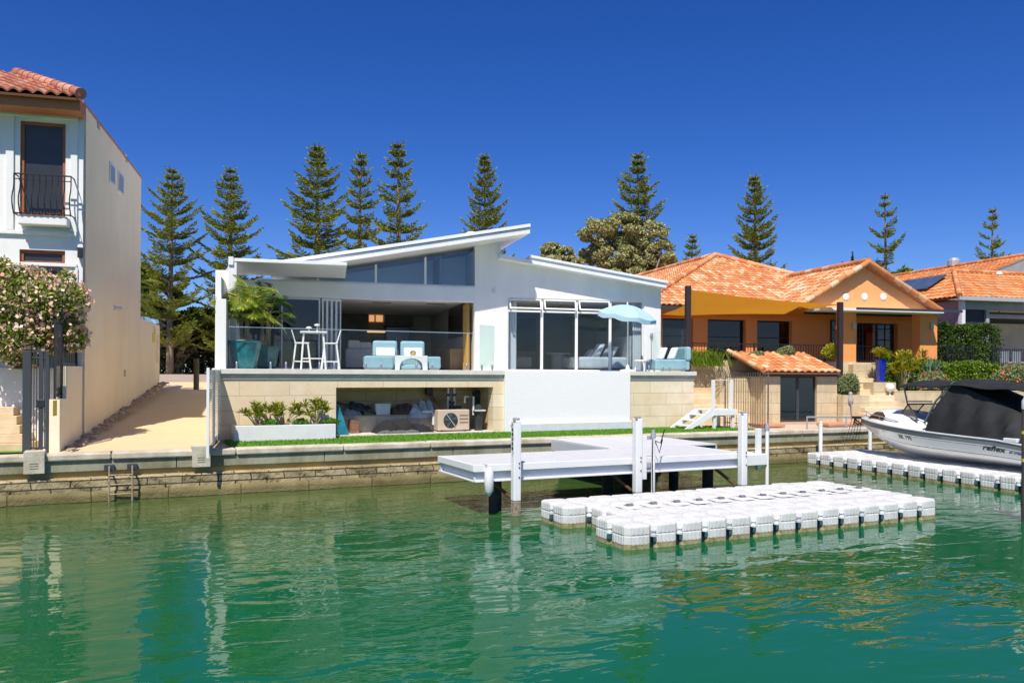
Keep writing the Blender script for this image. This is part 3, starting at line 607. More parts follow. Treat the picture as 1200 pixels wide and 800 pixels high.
# clerestory glazing
ul = bu(300); g = M(); mm = M()
brk = [ul, bu(372), bu(440), bu(498), uC]
for i, u in enumerate(brk[1:-1]): mm.xz([(u-0.035, zb1), (u+0.035, zb1), (u+0.035, zh(u+0.035)), (u-0.035, zh(u-0.035))], V+0.02, V+0.10)
mm.xz([(ul, zb1), (uC, zb1), (uC, zb1+0.05), (ul, zb1+0.05)], V+0.018, V+0.102)
mm.build('clerestory_frame', ALU, hs_)
for a_, b_ in zip(brk[:-1], brk[1:]):
    g = M(); g.xz([(a_+0.036, zb1+0.052), (b_-0.036, zb1+0.052), (b_-0.036, zh(b_)-0.02), (a_+0.036, max(zh(a_)-0.02, zb1+0.06))], V+0.05, V+0.06); g.build('clerestory_pane', glass('clerestory_glass', (0.85, 0.90, 0.93), refl=2.6), hs_)
m = M(); m.xz([(ul, zb1-0.1), (uC, zb1-0.1), (uC, zh(uC)), (ul, zh(ul))], V+1.5, V+1.6); m.build('bulkhead', mat('bulkhead_paint', (0.74, 0.79, 0.85), 0.8), hs_)
m = M(); us_, ue_ = uC-1.15, uC-0.002; m.box(us_, us_+0.05, V+0.15, V+1.45, zb1, zh(us_)-0.05); m.build('inner_fin', mat('fin_paint', (0.16, 0.2, 0.25), 0.7), hs_)
# skillion roof
VR = V-1.3
rz0 = B.z(325, 305.5, VR); rz1 = B.z(620.5, 262, VR); ru0, ru1 = B.u(318, VR), B.u(620.5, VR); sk = (rz1-rz0)/(ru1-B.u(325, VR)); zk = lambda u: rz1+sk*(u-ru1)
ROOFM = mat('roof_sheet', (0.80, 0.81, 0.82), 0.45, (0.74, 0.75, 0.77), 1)
m = M(); m.xz([(ru0, zk(ru0)-0.10), (ru1, zk(ru1)-0.10), (ru1, zk(ru1)), (ru0, zk(ru0))], VR-0.02, VBk+0.5); m.build('roof', ROOFM, hs_)
m = M(); m.xz([(ru0, zk(ru0)-0.30), (ru1, zk(ru1)-0.30), (ru1, zk(ru1)-0.13), (ru0, zk(ru0)-0.13)], VR+0.03, VBk+0.4); m.build('soffit', WHITE, hs_)
m = M(); m.xz([(ru0, zk(ru0)-0.13), (ru1, zk(ru1)-0.13), (ru1+0.0, zk(ru1)-0.102), (ru0, zk(ru0)-0.102)], VR+0.035, VR+0.1); m.build('painted_shadow_line', mat('shadow_line_grey', (0.25, 0.28, 0.34), 0.6), hs_)  # blue-grey strip coloured as the shadow line below the roof edge
m = M(); m.box(bu(576), uT, V+0.252, VBk, 5.6, zh(uT)+0.1); m.build('upper_side_wall', RENDER, hs_)
# low canopy over the left of the terrace
VC = V-3.25; zc_ = (bz(330, 325.5)+bz(400, 324.5))/2
m = M(); m.xy([(B.u(274, VC), VC), (B.u(406, VC), VC), (B.u(404, V), V-0.025), (B.u(262, V), V-0.025)], zc_, zc_+0.09); m.build('canopy', ROOFM, hs_, bevel=0.01)
m = M(); m.box(B.u(267, VC+0.1), B.u(277, VC+0.1), VC+0.02, VC+0.25, ZF, zc_-0.001); m.box(B.u(267, VC), B.u(273, VC), VC-0.03, VC+0.019, zc_-0.1, zc_+0.12); m.build('canopy_post', WHITE, hs_, bevel=0.008)
# right wing roof
VR2 = V-0.45; q0 = B.z(578, 292, VR2); q1 = B.z(780.5, 330.5, VR2); a0, a1 = B.u(586, VR2)+0.0, B.u(780.5, VR2); s2 = (q1-q0)/(a1-B.u(578, VR2)); zq2 = lambda u: q1+s2*(u-a1)
am = B.u(620, VR2)
m = M(); m.xz([(a0, zq2(a0)-0.24), (a1, zq2(a1)-0.20), (a1, zq2(a1)), (am, zq2(am)), (am, zq2(am)-0.12), (a0, zq2(a0)-0.12)], VR2, VBk+0.4); m.build('lower_roof', ROOFM, hs_)
m = M(); m.xz([(am, zq2(am)-0.05), (a1+0.05, zq2(a1)-0.05), (a1+0.05, zq2(a1)+0.035), (am, zq2(am)+0.035)], VR2-0.05, VR2-0.001); m.build('gutter', WHITE, hs_, bevel=0.01)
p = B.P(552.5, 268, V+1.2); m = M(); zz = zk(p.x); m.lathe((p.x, p.y, zz-0.02), [(0.17, 0), (0.17, 0.16), (0.23, 0.17), (0.23, 0.30), (0.12, 0.36)], 14); m.build('roof_vent', ALU, hs_, smooth=True)
m = M(); p = bz(577, 341); m.box(bu(576.5), bu(579), V-0.08, V-0.002, p-0.08, p+0.02); m.build('wall_lamp', PLAST, hs_, bevel=0.01)
# doors on the left part: fixed glazing, stack of sliding leaves at the opening
dl = [uA+0.1, bu(330)]
o = framed('window', uA+0.02, bu(375), ZF+0.01, zb0-0.005, V+0.08, ALU, GLASSD, hs_, 0.05, mull=(bu(330),))
for k, px in enumerate((377, 382.5, 388, 393.5)):
    u = bu(px); m = M(); y0 = V+0.06+k*0.05
    m.box(u, u+0.05, y0, y0+0.045, ZF+0.01, zb0-0.01); m.box(u+0.9 if False else u+0.13, u+0.17, y0, y0+0.045, ZF+0.01, zb0-0.01)
    m.box(u+0.05, u+0.13, y0, y0+0.045, ZF+0.01, ZF+0.09); m.box(u+0.05, u+0.13, y0, y0+0.045, zb0-0.08, zb0-0.01); o = m.build('sliding_door', WHITE, hs_)
    g = M(); g.box(u+0.051, u+0.129, y0+0.02, y0+0.026, ZF+0.091, zb0-0.081); subbuild(g, 'pane', GLASSW, o, hs_)
# right windows: four panes under awning sashes
us = [bu(x) for x in (594.5, 635.3, 676, 715.5, 754.5)]; zh_ = bz(594, 363.5)
for i in range(4):
    a_, b_ = us[i], us[i+1]
    m = M(); v = V+0.05; f = 0.045
    m.box(a_, a_+f, v, v+0.07, ZF, zwt); m.box(b_-f, b_, v, v+0.07, ZF, zwt); m.box(a_+f, b_-f, v, v+0.07, ZF, ZF+f); m.box(a_+f, b_-f, v, v+0.07, zh_-0.04, zh_+0.02); m.box(a_+f, b_-f, v, v+0.07, zwt-0.035, zwt)
    o = m.build('window', WHITE, hs_, bevel=0.004)
    g = M(); g.box(a_+f, b_-f, v+0.03, v+0.036, ZF+f, zh_-0.04); subbuild(g, 'pane', GLASSW, o, hs_)
    if i < 3:
        z0, z1 = zh_+0.03, zwt-0.04; an = 0.35; c_, s_ = math.cos(an), math.sin(an); h = z1-z0
        def tp(u, dz, dy=0): return (u, v-0.01-dz*s_-dy*c_, z1-dz*c_+dy*s_)
        def tb(M_, u0, u1, d0, d1): M_.add([tp(u0, d0), tp(u1, d0), tp(u1, d1), tp(u0, d1), tp(u0, d0, 0.04), tp(u1, d0, 0.04), tp(u1, d1, 0.04), tp(u0, d1, 0.04)], [(0, 1, 2, 3), (4, 7, 6, 5), (0, 4, 5, 1), (1, 5, 6, 2), (2, 6, 7, 3), (3, 7, 4, 0)])
        m = M(); A0, A1 = a_+0.05, b_-0.05; tb(m, A0, A1, 0, 0.04); tb(m, A0, A1, h-0.045, h); tb(m, A0, A0+0.045, 0.04, h-0.045); tb(m, A1-0.045, A1, 0.04, h-0.045)
        s_o = subbuild(m, 'awning_sash', WHITE, o, hs_)
        g = M(); g.add([tp(A0+0.045, 0.04, 0.02), tp(A1-0.045, 0.04, 0.02), tp(A1-0.045, h-0.045, 0.02), tp(A0+0.045, h-0.045, 0.02)], [(0, 1, 2, 3)]); g.build('sash_pane', GLASSW, hs_)
    else:
        g = M(); g.box(a_+f, b_-f, v+0.03, v+0.036, zh_+0.02, zwt-0.035); subbuild(g, 'pane', GLASSW, o, hs_)
# ------------------------------------------------------------------ rooms behind the glass
kt = T('kitchen_cupboards', 'dark kitchen cupboards with lit shelves at the back of the open room', 'cupboards', (bu(450), VBk-0.6, ZF), B)
vk = VBk-0.7
ku = lambda px: B.u(px, vk); kz = lambda py: B.z(460, py, vk)
m = M(); m.box(ku(398), ku(432), vk, VBk-0.003, ZF+0.01, kz(364)); m.box(ku(450), ku(484), vk, VBk-0.003, kz(382), kz(364)); m.box(ku(432), ku(450), vk, VBk-0.003, ZF+0.01, kz(394)); m.box(ku(432), ku(450), vk+0.5, VBk-0.003, kz(394), kz(364)); m.box(ku(432), ku(450), vk, vk+0.5, kz(368), kz(364)); m.build('carcass', INTD, kt, bevel=0.01)
for (x0, x1, y0, y1) in ((432.5, 439.5, 369, 376.5), (441.5, 449.5, 369, 376.5)):
    m = M(); m.box(ku(x0), ku(x1), vk+0.42, vk+0.49, kz(y1), kz(y0)); m.build('lit_shelf', mat('shelf_light', (0.5, 0.3, 0.15), 0.6, emit=((1.0, 0.50, 0.20), 0.45)), kt)
m = M(); m.box(ku(430), ku(451), vk-0.02, vk-0.003, kz(390), kz(387.8)); m.build('strip_light', mat('strip_light', (0.6, 0.45, 0.2), 0.6, emit=((1.0, 0.62, 0.2), 0.6)), kt)
fr_ = T('fridge', 'dark steel double door fridge in the kitchen behind the blue armchairs', 'fridge', (ku(466), vk, ZF), B)
m = M(); m.box(ku(452), ku(480), vk-0.08, VBk-0.02, ZF+0.01, kz(383)); m.build('body', mat('dark_steel', (0.10, 0.12, 0.15), 0.3, metal=0.6), fr_, bevel=0.02)
for x in (463.5, 470): m = M(); m.box(ku(x), ku(x)+0.04, vk-0.14, vk-0.082, ZF+0.7, ZF+1.35); m.build('handle', GALV, fr_)
tvt = T('television', 'large dark television turned on the right wall of the living room', 'television', (uC-0.1, V+3, 4), B)
m = M(); m.box(uC-0.10, uC+0.015, V+1.6, V+4.2, 4.0, zb0+0.05); m.build('screen', mat('tv_screen', (0.012, 0.013, 0.016), 0.2), tvt, bevel=0.02)
m = M(); m.box(uC-0.55, uC+0.015, V+1.4, V+4.6, ZF+0.02, ZF+0.75); o = m.build('sideboard', mat('oak', (0.36, 0.22, 0.10), 0.5, (0.28, 0.16, 0.07), 4), None, bevel=0.02); o.rotation_euler = (0, 0, BANG); o['label'] = 'low timber sideboard below the television'; o['category'] = 'sideboard'
m = M(); cu = uC-0.14
for i in range(9): m.lathe((cu+0.04*(i % 2), V+0.42+i*0.07, ZF+0.02), [(0.05, 0), (0.05, zb0-ZF-0.05)], 8)
o = m.build('curtain', mat('ochre_curtain', (0.42, 0.26, 0.07), 0.9), None, smooth=True); o.rotation_euler = (0, 0, BANG); o['label'] = 'ochre curtain bunched at the right end of the open doors'; o['category'] = 'curtain'
def wobj(name, label, cat, mb, mats, **k):
    o = mb.build(name, mats, None, **k); o.rotation_euler = (0, 0, BANG); o['label'] = label; o['category'] = cat; return o
m = M()
for px in (426, 461, 500, 534):
    pass
for (x0, x1) in ((436, 458), (500, 522)):
    m = M(); v = V+2.2; m.box(B.u(x0, v), B.u(x1, v), v, v+0.12, zb0+0.085, zb0+0.099); m.build('ceiling_vent', BLACK, hs_)
for (x0, x1, lab) in ((517, 526, 'yellow leaf picture'), (528.5, 532.5, 'narrow yellow picture')):
    v = VBk-0.03; m = M(); m.box(B.u(x0, v), B.u(x1, v), v-0.03, v, B.z(520, 398, v), B.z(520, 377, v)); wobj('picture', lab+' on the far wall of the living room', 'picture', m, mat('yellow_picture', (0.42, 0.42, 0.05), 0.6, (0.02, 0.03, 0.02), 9))
sf = T('sofa', 'light grey fabric sofa with cushions inside the open living room', 'sofa', (bu(430), V+2.5, ZF), B)
v = V+2.2; f0, f1 = B.u(404, v), B.u(446, v); SG = mat('grey_fabric', (0.42, 0.42, 0.43), 0.95, (0.36, 0.36, 0.37), 3)
m = M(); m.box(f0, f1+0.6, v, v+0.9, ZF+0.06, ZF+0.42); m.build('seat', SG, sf, bevel=0.05)
m = M(); m.box(f0, f1+0.6, v-0.2, v-0.003, ZF+0.06, ZF+0.72); m.build('backrest', SG, sf, bevel=0.06)
for k in range(3): 
    m = M(); a = f0+0.1+k*0.38; m.box(a, a+0.42, v+0.02, v+0.2, ZF+0.66, ZF+1.02-k*0.06); m.build('cushion', mat('cushion_grey', (0.5, 0.5, 0.5), 0.95), sf, bevel=0.07, seg=3)
# bedroom
bd = T('bed', 'made double bed with white and grey pillows behind the right windows', 'bed', (bu(700), V+2, ZF), B)
v = V+0.55; c0, c1 = B.u(676, v), B.u(736, v)
m = M(); m.box(c0, c1, v, v+1.9, ZF+0.1, ZF+0.5); m.build('mattress', mat('bed_linen', (0.55, 0.57, 0.62), 0.95, (0.45, 0.47, 0.52), 4), bd, bevel=0.08, seg=3)
for k, (a, h, cc) in enumerate(((0.75, 0.5, 0.62), (1.05, 0.45, 0.35), (1.35, 0.42, 0.6), (0.55, 0.3, 0.5))):
    m = M(); m.add([(c0+a, v+0.3+k*0.1, ZF+0.48), (c0+a+0.2, v+0.3+k*0.1, ZF+0.48), (c0+a+0.45, v+0.3+k*0.1, ZF+0.48+h), (c0+a+0.25, v+0.3+k*0.1, ZF+0.48+h), (c0+a, v+0.8+k*0.1, ZF+0.48), (c0+a+0.2, v+0.8+k*0.1, ZF+0.48), (c0+a+0.45, v+0.8+k*0.1, ZF+0.48+h), (c0+a+0.25, v+0.8+k*0.1, ZF+0.48+h)], [(0, 1, 2, 3), (4, 7, 6, 5), (0, 4, 5, 1), (1, 5, 6, 2), (2, 6, 7, 3), (3, 7, 4, 0)])
    m.build('pillow', mat('pillow%d' % k, (cc*0.9, cc*0.92, cc), 0.95), bd, bevel=0.06, seg=3)
m = M(); m.box(c1+0.02, c1+0.1, v-0.1, v+2.0, ZF+0.02, ZF+1.25); m.build('headboard', SG, bd, bevel=0.03)
v = V+0.5
for (x0, x1, nm) in ((597, 605, 'sheer white curtain behind the leftmost right-wing window'), (742, 752, 'sheer white curtain behind the rightmost window')):
    m = M(); a, c_ = B.u(x0, v), B.u(x1, v); n = 8
    for i in range(n): m.lathe((a+(c_-a)*i/n, v+0.03*(i % 2), ZF+0.02), [(0.035, 0), (0.035, zwt-ZF-0.05)], 8)
    wobj('curtain', nm, 'curtain', m, mat('sheer_curtain', (0.62, 0.64, 0.68), 0.9), smooth=True)
v = V+1.6; ac = T('lounge_chair', 'dark high-backed chair behind the leftmost right-wing window', 'chair', (B.u(612, v), v, ZF), B); a = B.u(604, v)
m = M(); m.yz([(v, ZF+0.1), (v+0.7, ZF+0.1), (v+0.7, ZF+0.45), (v, ZF+0.5)], a, a+0.6); m.build('seat', INTD, ac, bevel=0.05)
m = M(); m.box(a-0.1, a+0.05, v, v+0.7, ZF+0.1, ZF+1.05); m.build('backrest', INTD, ac, bevel=0.06)
v = V+2.6; tb_ = T('round_table', 'round cream table standing behind the second right-wing window', 'table', (B.u(655, v), v, ZF), B); m = M(); m.lathe((B.u(655, v), v, ZF+0.004), [(0.34, 0), (0.30, 0.05), (0.30, 0.6), (0.5, 0.62), (0.5, 0.66)], 20); m.build('pedestal', mat('cream_linen', (0.45, 0.41, 0.35), 0.9), tb_, smooth=True)
v = VBk-0.05; m = M(); m.box(B.u(598, v), B.u(627, v), v-0.04, v, ZF+0.9, zwt-0.1); wobj('picture', 'large blue picture on the wall behind the right-wing windows', 'picture', m, mat('blue_picture', (0.02, 0.08, 0.20), 0.5, (0.04, 0.28, 0.36), 1.2))
# ------------------------------------------------------------------ terrace edge: privacy walls, glass
pq = B.mi @ S.P(258, 432, YW+0.04); pv = pq.y
pw = T('privacy_wall', 'stepped white privacy wall at the left end of the terrace', 'wall', (pq.x, pv, ZF), B)
x0, x1, x2 = B.u(252.5, pv), B.u(257.5, pv), B.u(264.5, pv)
m = M(); m.xz([(x0, ZF+0.001), (x1, ZF+0.001), (x1, B.z(260, 350, pv)), (x0, B.z(260, 350, pv))], pv, pv+0.3); m.box(x0, x1, pv+0.302, pv+4.4, ZF+0.001, B.z(254, 322, pv)); m.box(x1+0.001, x2, pv, pv+3.2, ZF+0.001, B.z(260, 350, pv)); m.build('wall', RENDER, pw)
def glasspan(t, a, c_, z0, z1, mats=GLASSB, th=0.012):
    a, c_ = Vector((*a, 0)), Vector((*c_, 0)); d = (c_-a).normalized(); n = Vector((-d.y, d.x, 0))*th
    m = M(); m.xy([(a.x, a.y), (c_.x, c_.y), (c_.x+n.x, c_.y+n.y), (a.x+n.x, a.y+n.y)], z0, z1); m.build('glass_panel', mats, t)
    for f in (0.15, 0.85): q = a+(c_-a)*f; m = M(); m.lathe((q.x, q.y-0.001, ZF), [(0.05, 0), (0.05, 0.01), (0.028, 0.015), (0.028, 0.17), (0.02, 0.18)], 12); m.build('spigot', mat('brushed_steel', (0.42, 0.43, 0.45), 0.35, metal=0.8), t, smooth=True)
vg_ = YW+0.12
bl = T('glass_balustrade', 'frameless glass balustrade along the left terrace edge before the armchairs', 'balustrade', (su(410), vg_, ZF))
xs = [S.u(x, vg_) for x in (268, 326, 383, 437, 497, 556)]; zg1 = S.z(430, 387.5, vg_)
for a_, b_ in zip(xs[:-1], xs[1:]): glasspan(bl, (a_+0.012, vg_), (b_-0.012, vg_), ZF+0.06, zg1)
m = M(); m.box(xs[0], xs[-1], vg_-0.012, vg_+0.024, zg1+0.001, zg1+0.02); m.build('top_rail', mat('thin_rail', (0.5, 0.56, 0.58), 0.3, metal=0.6), bl)
g2 = T('glass_screen', 'tall greenish glass screen before the white wall between doors and windows', 'glass screen', (su(571), vg_, ZF))
glasspan(g2, (S.u(563.5, vg_), vg_+0.1), (S.u(579.5, vg_+0.5), vg_+0.5), ZF+0.06, S.z(572, 381, vg_+0.3), glass('green_glass', (0.78, 0.88, 0.86), refl=0.9))
b3 = T('glass_balustrade', 'frameless glass balustrade at the right end of the terrace by the blue sofa', 'balustrade', (su(785), vg_, ZF))
zz = S.z(785, 384.5, vg_)
glasspan(b3, (S.u(757, vg_), vg_), (S.u(780, vg_), vg_), ZF+0.06, zz); glasspan(b3, (S.u(781, vg_), vg_), (S.u(805, vg_), vg_), ZF+0.06, zz)
glasspan(b3, (S.u(806, vg_), vg_+0.02), (S.u(806, vg_), vg_+1.6), ZF+0.06, zz); glasspan(b3, (S.u(806, vg_), vg_+1.65), (S.u(806, vg_), vg_+3.2), ZF+0.06, zz)
# slatted white fence over the sea wall
fq = B.mi @ S.P(257, 436, YW-0.04); xf, vf1 = fq.x, fq.y; vf0 = (B.mi @ S.P(246, 436, 18.95)).y
fn = T('slat_fence', 'white louvred fence panel reaching over the sea wall beside the planter', 'fence', (xf, vf0+1, ZL), B)
zf1 = B.z(247, 431, vf0)
for y in (vf0, vf0+1.4, vf1-0.06):
    m = M(); m.box(xf-0.03, xf+0.03, y-0.035, y+0.035, (ZL+0.02 if y > vf0+1 else 0.86), zf1); m.build('post', WHITE, fn, bevel=0.005)
m = M(); z = ZL+0.06
while z < zf1-0.05: m.add([(xf-0.03, vf0+0.036, z), (xf+0.02, vf0+0.036, z+0.035), (xf+0.02, vf1-0.096, z+0.035), (xf-0.03, vf1-0.096, z), (xf-0.03, vf0+0.036, z+0.008), (xf+0.02, vf0+0.036, z+0.043), (xf+0.02, vf1-0.096, z+0.043), (xf-0.03, vf1-0.096, z+0.008)], [(0, 1, 2, 3), (4, 7, 6, 5), (0, 3, 7, 4), (1, 5, 6, 2)]); z += 0.045
m.build('slats', WHITE, fn)
# planter and its plants
yp = 21.2; px0, px1 = S.u(275, yp), S.u(394, yp); zp1 = S.z(330, 498, yp)
pl = T('planter', 'long white rendered planter box on the turf', 'planter', ((px0+px1)/2, yp, ZL))
m = M(); m.box(px0, px1, yp, yp+0.09, ZL, zp1); m.box(px0, px0+0.09, yp+0.09, YW-0.003, ZL, zp1); m.box(px1-0.09, px1, yp+0.09, YW-0.003, ZL, zp1); m.build('box', mat('planter_paint', (0.74, 0.75, 0.76), 0.7, (0.68, 0.69, 0.7), 3), pl, bevel=0.01)
m = M(); m.box(px0+0.09, px1-0.09, yp+0.09, YW-0.003, ZL, zp1-0.05); m.build('soil', SOIL, pl)
YG = ramp_attr('yellow_green_leaf', 'rnd', [(0, (0.10, 0.16, 0.01)), (0.5, (0.30, 0.34, 0.02)), (1, (0.52, 0.50, 0.05))], 0.5, trans=0.25)
def rosettes(name, label, cat, base, stems, mats, leaf=0.16, nl=26, group=None, wid=0.028, stemr=0.018, rise=1.0):
    """branching plant whose stems end in tufts of strap leaves"""
    t = T(name, label, cat, base, S, group, local=True); ms = M(); ml = M()
    for (dx, dy, h) in stems:
        top = Vector((dx, dy, h)); ms.tube([(0, 0, 0), (dx*0.4, dy*0.4, h*0.45), top], [stemr, stemr*0.8, stemr*0.6], 6)
        for i in range(nl):
            q = random.random()*2*math.pi; e = R(random.uniform(10, 80)); d = Vector((math.cos(q)*math.cos(e), math.sin(q)*math.cos(e), math.sin(e)*rise)); l = leaf*random.uniform(0.7, 1.2); s = d.cross(Vector((0, 0, 1))).normalized()*wid*random.uniform(0.7, 1.1)
            o = top-Vector((0, 0, random.uniform(0, 0.10*h/0.5))); a_ = o; mid = o+d*l*0.6; tip = o+d*l-Vector((0, 0, l*0.15))
            ml.add([a_, mid-s, tip, mid+s], [(0, 1, 2, 3)])
    ms.build('stem', mat('plant_stem', (0.30, 0.26, 0.12), 0.8), t, smooth=True); ml.build('leaves', mats, t, auto=False); return t
gz_ = 'yellow-green shrubs in the white planter'
for px, lab, sd in ((301, 'leftmost yellow-green shrub in the white planter', 1), (334, 'middle forked yellow-green shrub in the white planter', 2), (370, 'tallest rightmost yellow-green shrub in the white planter', 3)):
    random.seed(sd); st_ = []
    for i in range(9): q = random.random()*6.28; r = random.uniform(0.08, 0.34); st_.append((math.cos(q)*r*(1 if sd != 2 else 1.1), math.sin(q)*r*0.5, random.uniform(0.28, 0.52+0.05*sd)))
    rosettes('shrub', lab, 'shrub', (S.u(px, 21.45), 21.45, zp1-0.05), st_, YG, 0.22, 30, gz_)
GRN = ramp_attr('fresh_green_leaf', 'rnd', [(0, (0.04, 0.12, 0.01)), (0.6, (0.10, 0.26, 0.02)), (1, (0.18, 0.36, 0.04))], 0.6, trans=0.2)
def bush(name, label, cat, base, blobs, n, size, mats, group=None, asp=1.6, shell=0.55, stem=None, twig=True, flowers=None, fr=S):
    t = T(name, label, cat, base, fr, group, local=True)
    V_, F_ = leafcards(blobpts(n, blobs, shell), size, asp, up=0.3); arr('foliage', V_, F_, mats, t)
    if twig:
        m = M(); k = min(10, max(3, len(blobs)*2))
        for i in range(k): b_ = blobs[i % len(blobs)]; m.tube([(random.uniform(-0.05, 0.05), random.uniform(-0.05, 0.05), -0.02), (b_[0]*0.5, b_[1]*0.5, b_[2]*0.45), (b_[0]+random.uniform(-1, 1)*b_[3]*0.5, b_[1]+random.uniform(-1, 1)*b_[4]*0.5, b_[2]+b_[5]*0.3)], [0.02*(stem or 1), 0.014*(stem or 1), 0.006*(stem or 1)], 5)
        m.build('branches', mat('bark_brown', (0.15, 0.11, 0.075), 0.9, (0.10, 0.075, 0.05), 6), t)
    if flowers:
        V_, F_ = leafcards(blobpts(flowers[0], [(b_[0], b_[1], b_[2], b_[3]*1.05, b_[4]*1.05, b_[5]*1.05) for b_ in blobs], 0.88), flowers[1], 1.1); arr('flowers', V_, F_, flowers[2], t)
    return t
for px, lab in ((317, 'small low green plant between the first two planter shrubs'), (353, 'small low green plant between the last two planter shrubs'), (388, 'small low green plant at the right end of the planter')):
    bush('ground_plant', lab, 'plant', (S.u(px, 21.42), 21.42, zp1-0.05), [(0, 0, 0.08, 0.22, 0.16, 0.12)], 900, 0.045, GRN, 'low green plants in the planter')
# ------------------------------------------------------------------ things in the niche
zf_ = ZL+0.056
nx = lambda px, v=YW+0.5: S.u(px, v)
hp = T('heat_pump', 'beige heat pump with a round black fan standing in the niche', 'heat pump', (nx(532), YW+0.35, zf_))
h0, h1 = S.u(513.5, YW+0.15), S.u(550.5, YW+0.15); hz = S.z(530, 480, YW+0.15); BEI = mat('beige_steel', (0.60, 0.47, 0.35), 0.5)
m = M(); m.box(h0, h1, YW+0.15, YW+0.5, zf_+0.03, hz); m.build('case', BEI, hp, bevel=0.02)
cx, cz, rr = S.u(528.5, YW+0.14), (zf_+hz)/2+0.01, 0.215
m = M(); tl = Matrix.Rotation(R(90), 3, 'X'); m.lathe((cx, YW+0.149, cz), [(rr, 0), (rr, 0.012), (rr-0.02, 0.02)], 28, tilt=tl)
m.build('fan_grille', mat('grille_dark', (0.035, 0.04, 0.045), 0.5), hp, smooth=True)
for k in range(5):
    q = k*2*math.pi/5+0.3; m = M(); a_ = Vector((cx, YW+0.122, cz)); d = Vector((math.cos(q), 0, math.sin(q))); s = Vector((-d.z, 0, d.x)); m.add([a_+d*0.03, a_+d*0.19-s*0.02, a_+d*0.19+s*0.055, a_+d*0.03+s*0.02], [(0, 1, 2, 3)]); m.build('blade', mat('fan_grey', (0.09, 0.10, 0.11), 0.5), hp, auto=False)
m = M(); m.tube([(cx-0.13, YW+0.115, cz+0.17), (cx+0.13, YW+0.115, cz-0.17)], 0.008, 6)
m.build('fan_bar', PLAST, hp)
for k in range(3): m = M(); m.box(S.u(539, YW+0.14), S.u(549, YW+0.14), YW+0.14, YW+0.149, cz+0.13-k*0.1, cz+0.15-k*0.1); m.build('vent_slot', mat('slot_brown', (0.22, 0.15, 0.09)), hp)
for xx in (h0+0.1, h1-0.16): m = M(); m.box(xx, xx+0.06, YW+0.13, YW+0.52, zf_, zf_+0.03); m.build('foot', BLACK, hp)
pf = T('pool_filter', 'black pool pump filter with a clear housing to the right of the heat pump', 'filter', (nx(560), YW+0.35, zf_)); fx = S.u(561, YW+0.3)
m = M(); m.lathe((fx, YW+0.32, zf_+0.001), [(0.11, 0), (0.12, 0.05), (0.125, 0.50), (0.17, 0.52), (0.17, 0.57), (0.12, 0.60), (0.10, 0.72), (0.05, 0.76)], 20); m.build('housing', mat('smoked_plastic', (0.04, 0.04, 0.038), 0.3), pf, smooth=True)
m = M(); m.box(fx-0.17, fx+0.17, YW+0.15, YW+0.5, zf_+0.565, zf_+0.60); m.tube([(fx-0.15, YW+0.33, zf_+0.45), (fx-0.15, YW+0.33, zf_+0.98), (fx-0.42, YW+0.33, zf_+0.98), (fx-0.42, YW+0.33, zf_+0.8)], 0.03, 8); m.build('pipe', PLAST, pf)
cb = T('control_box', 'black pump control box on the niche wall above the filter', 'box', (nx(560), YW+0.9, zn1-0.4)); m = M(); a_ = S.u(556, YW+0.95); m.box(a_, a_+0.32, YW+0.95, YW+1.1, zn1-0.55, zn1-0.12); m.build('case', BLACK, cb, bevel=0.02); m = M(); m.box(a_+0.05, a_+0.27, YW+0.93, YW+0.949, zn1-0.32, zn1-0.2); m.build('display', DARKM, cb)
cb = T('control_box', 'small black timer box with trailing cables hanging from the niche ceiling', 'box', (nx(504), YW+0.9, zn1-0.2)); a_ = S.u(500, YW+1.1); m = M(); m.box(a_, a_+0.20, YW+1.1, YW+1.25, zn1-0.25, zn1-0.02); m.build('case', BLACK, cb, bevel=0.02)
for k in range(5): m = M(); m.tube([(a_+0.1+k*0.03, YW+1.2, zn1-0.25), (a_+0.2+k*0.05, YW+1.1, zn1-0.45-0.03*k), (a_+0.42+k*0.1, YW+1.15, zn1-0.2-0.05*k), (a_+0.65+k*0.05, YW+1.2, zn1-0.05)], 0.008, 5); m.build('cable', mat('brown_cable', (0.12, 0.07, 0.05), 0.6), cb)
for px, lab in ((525.5, 'left white water pipe with a blue collar above the heat pump'), (532.5, 'right white water pipe with a blue collar above the heat pump')):
    a_ = S.u(px, YW+0.8); t_ = T('water_pipe', lab, 'pipe', (a_, YW+0.8, hz)); m = M(); m.tube([(a_, YW+0.8, hz-0.4), (a_, YW+0.8, zn1+0.1)], 0.035, 10); m.build('tube', PLAST, t_, smooth=True)
    m = M(); m.lathe((a_, YW+0.8, zn1-0.28), [(0.055, 0), (0.055, 0.05)], 10); m.box(a_-0.03, a_+0.09, YW+0.76, YW+0.84, zn1-0.23, zn1-0.2); m.build('collar', mat('blue_plastic', (0.02, 0.09, 0.35), 0.4), t_)
t_ = T('valve', 'black valve body on the pipes just behind the heat pump', 'valve', (nx(531), YW+0.7, hz)); m = M(); a_ = S.u(529, YW+0.7); m.lathe((a_, YW+0.66, hz-0.1), [(0.06, 0), (0.09, 0.1), (0.05, 0.25), (0.08, 0.27), (0.08, 0.33)], 12); m.tube([(a_, YW+0.66, hz+0.05), (a_+0.3, YW+0.66, hz+0.05)], 0.04, 8); m.build('body', BLACK, t_, smooth=True)
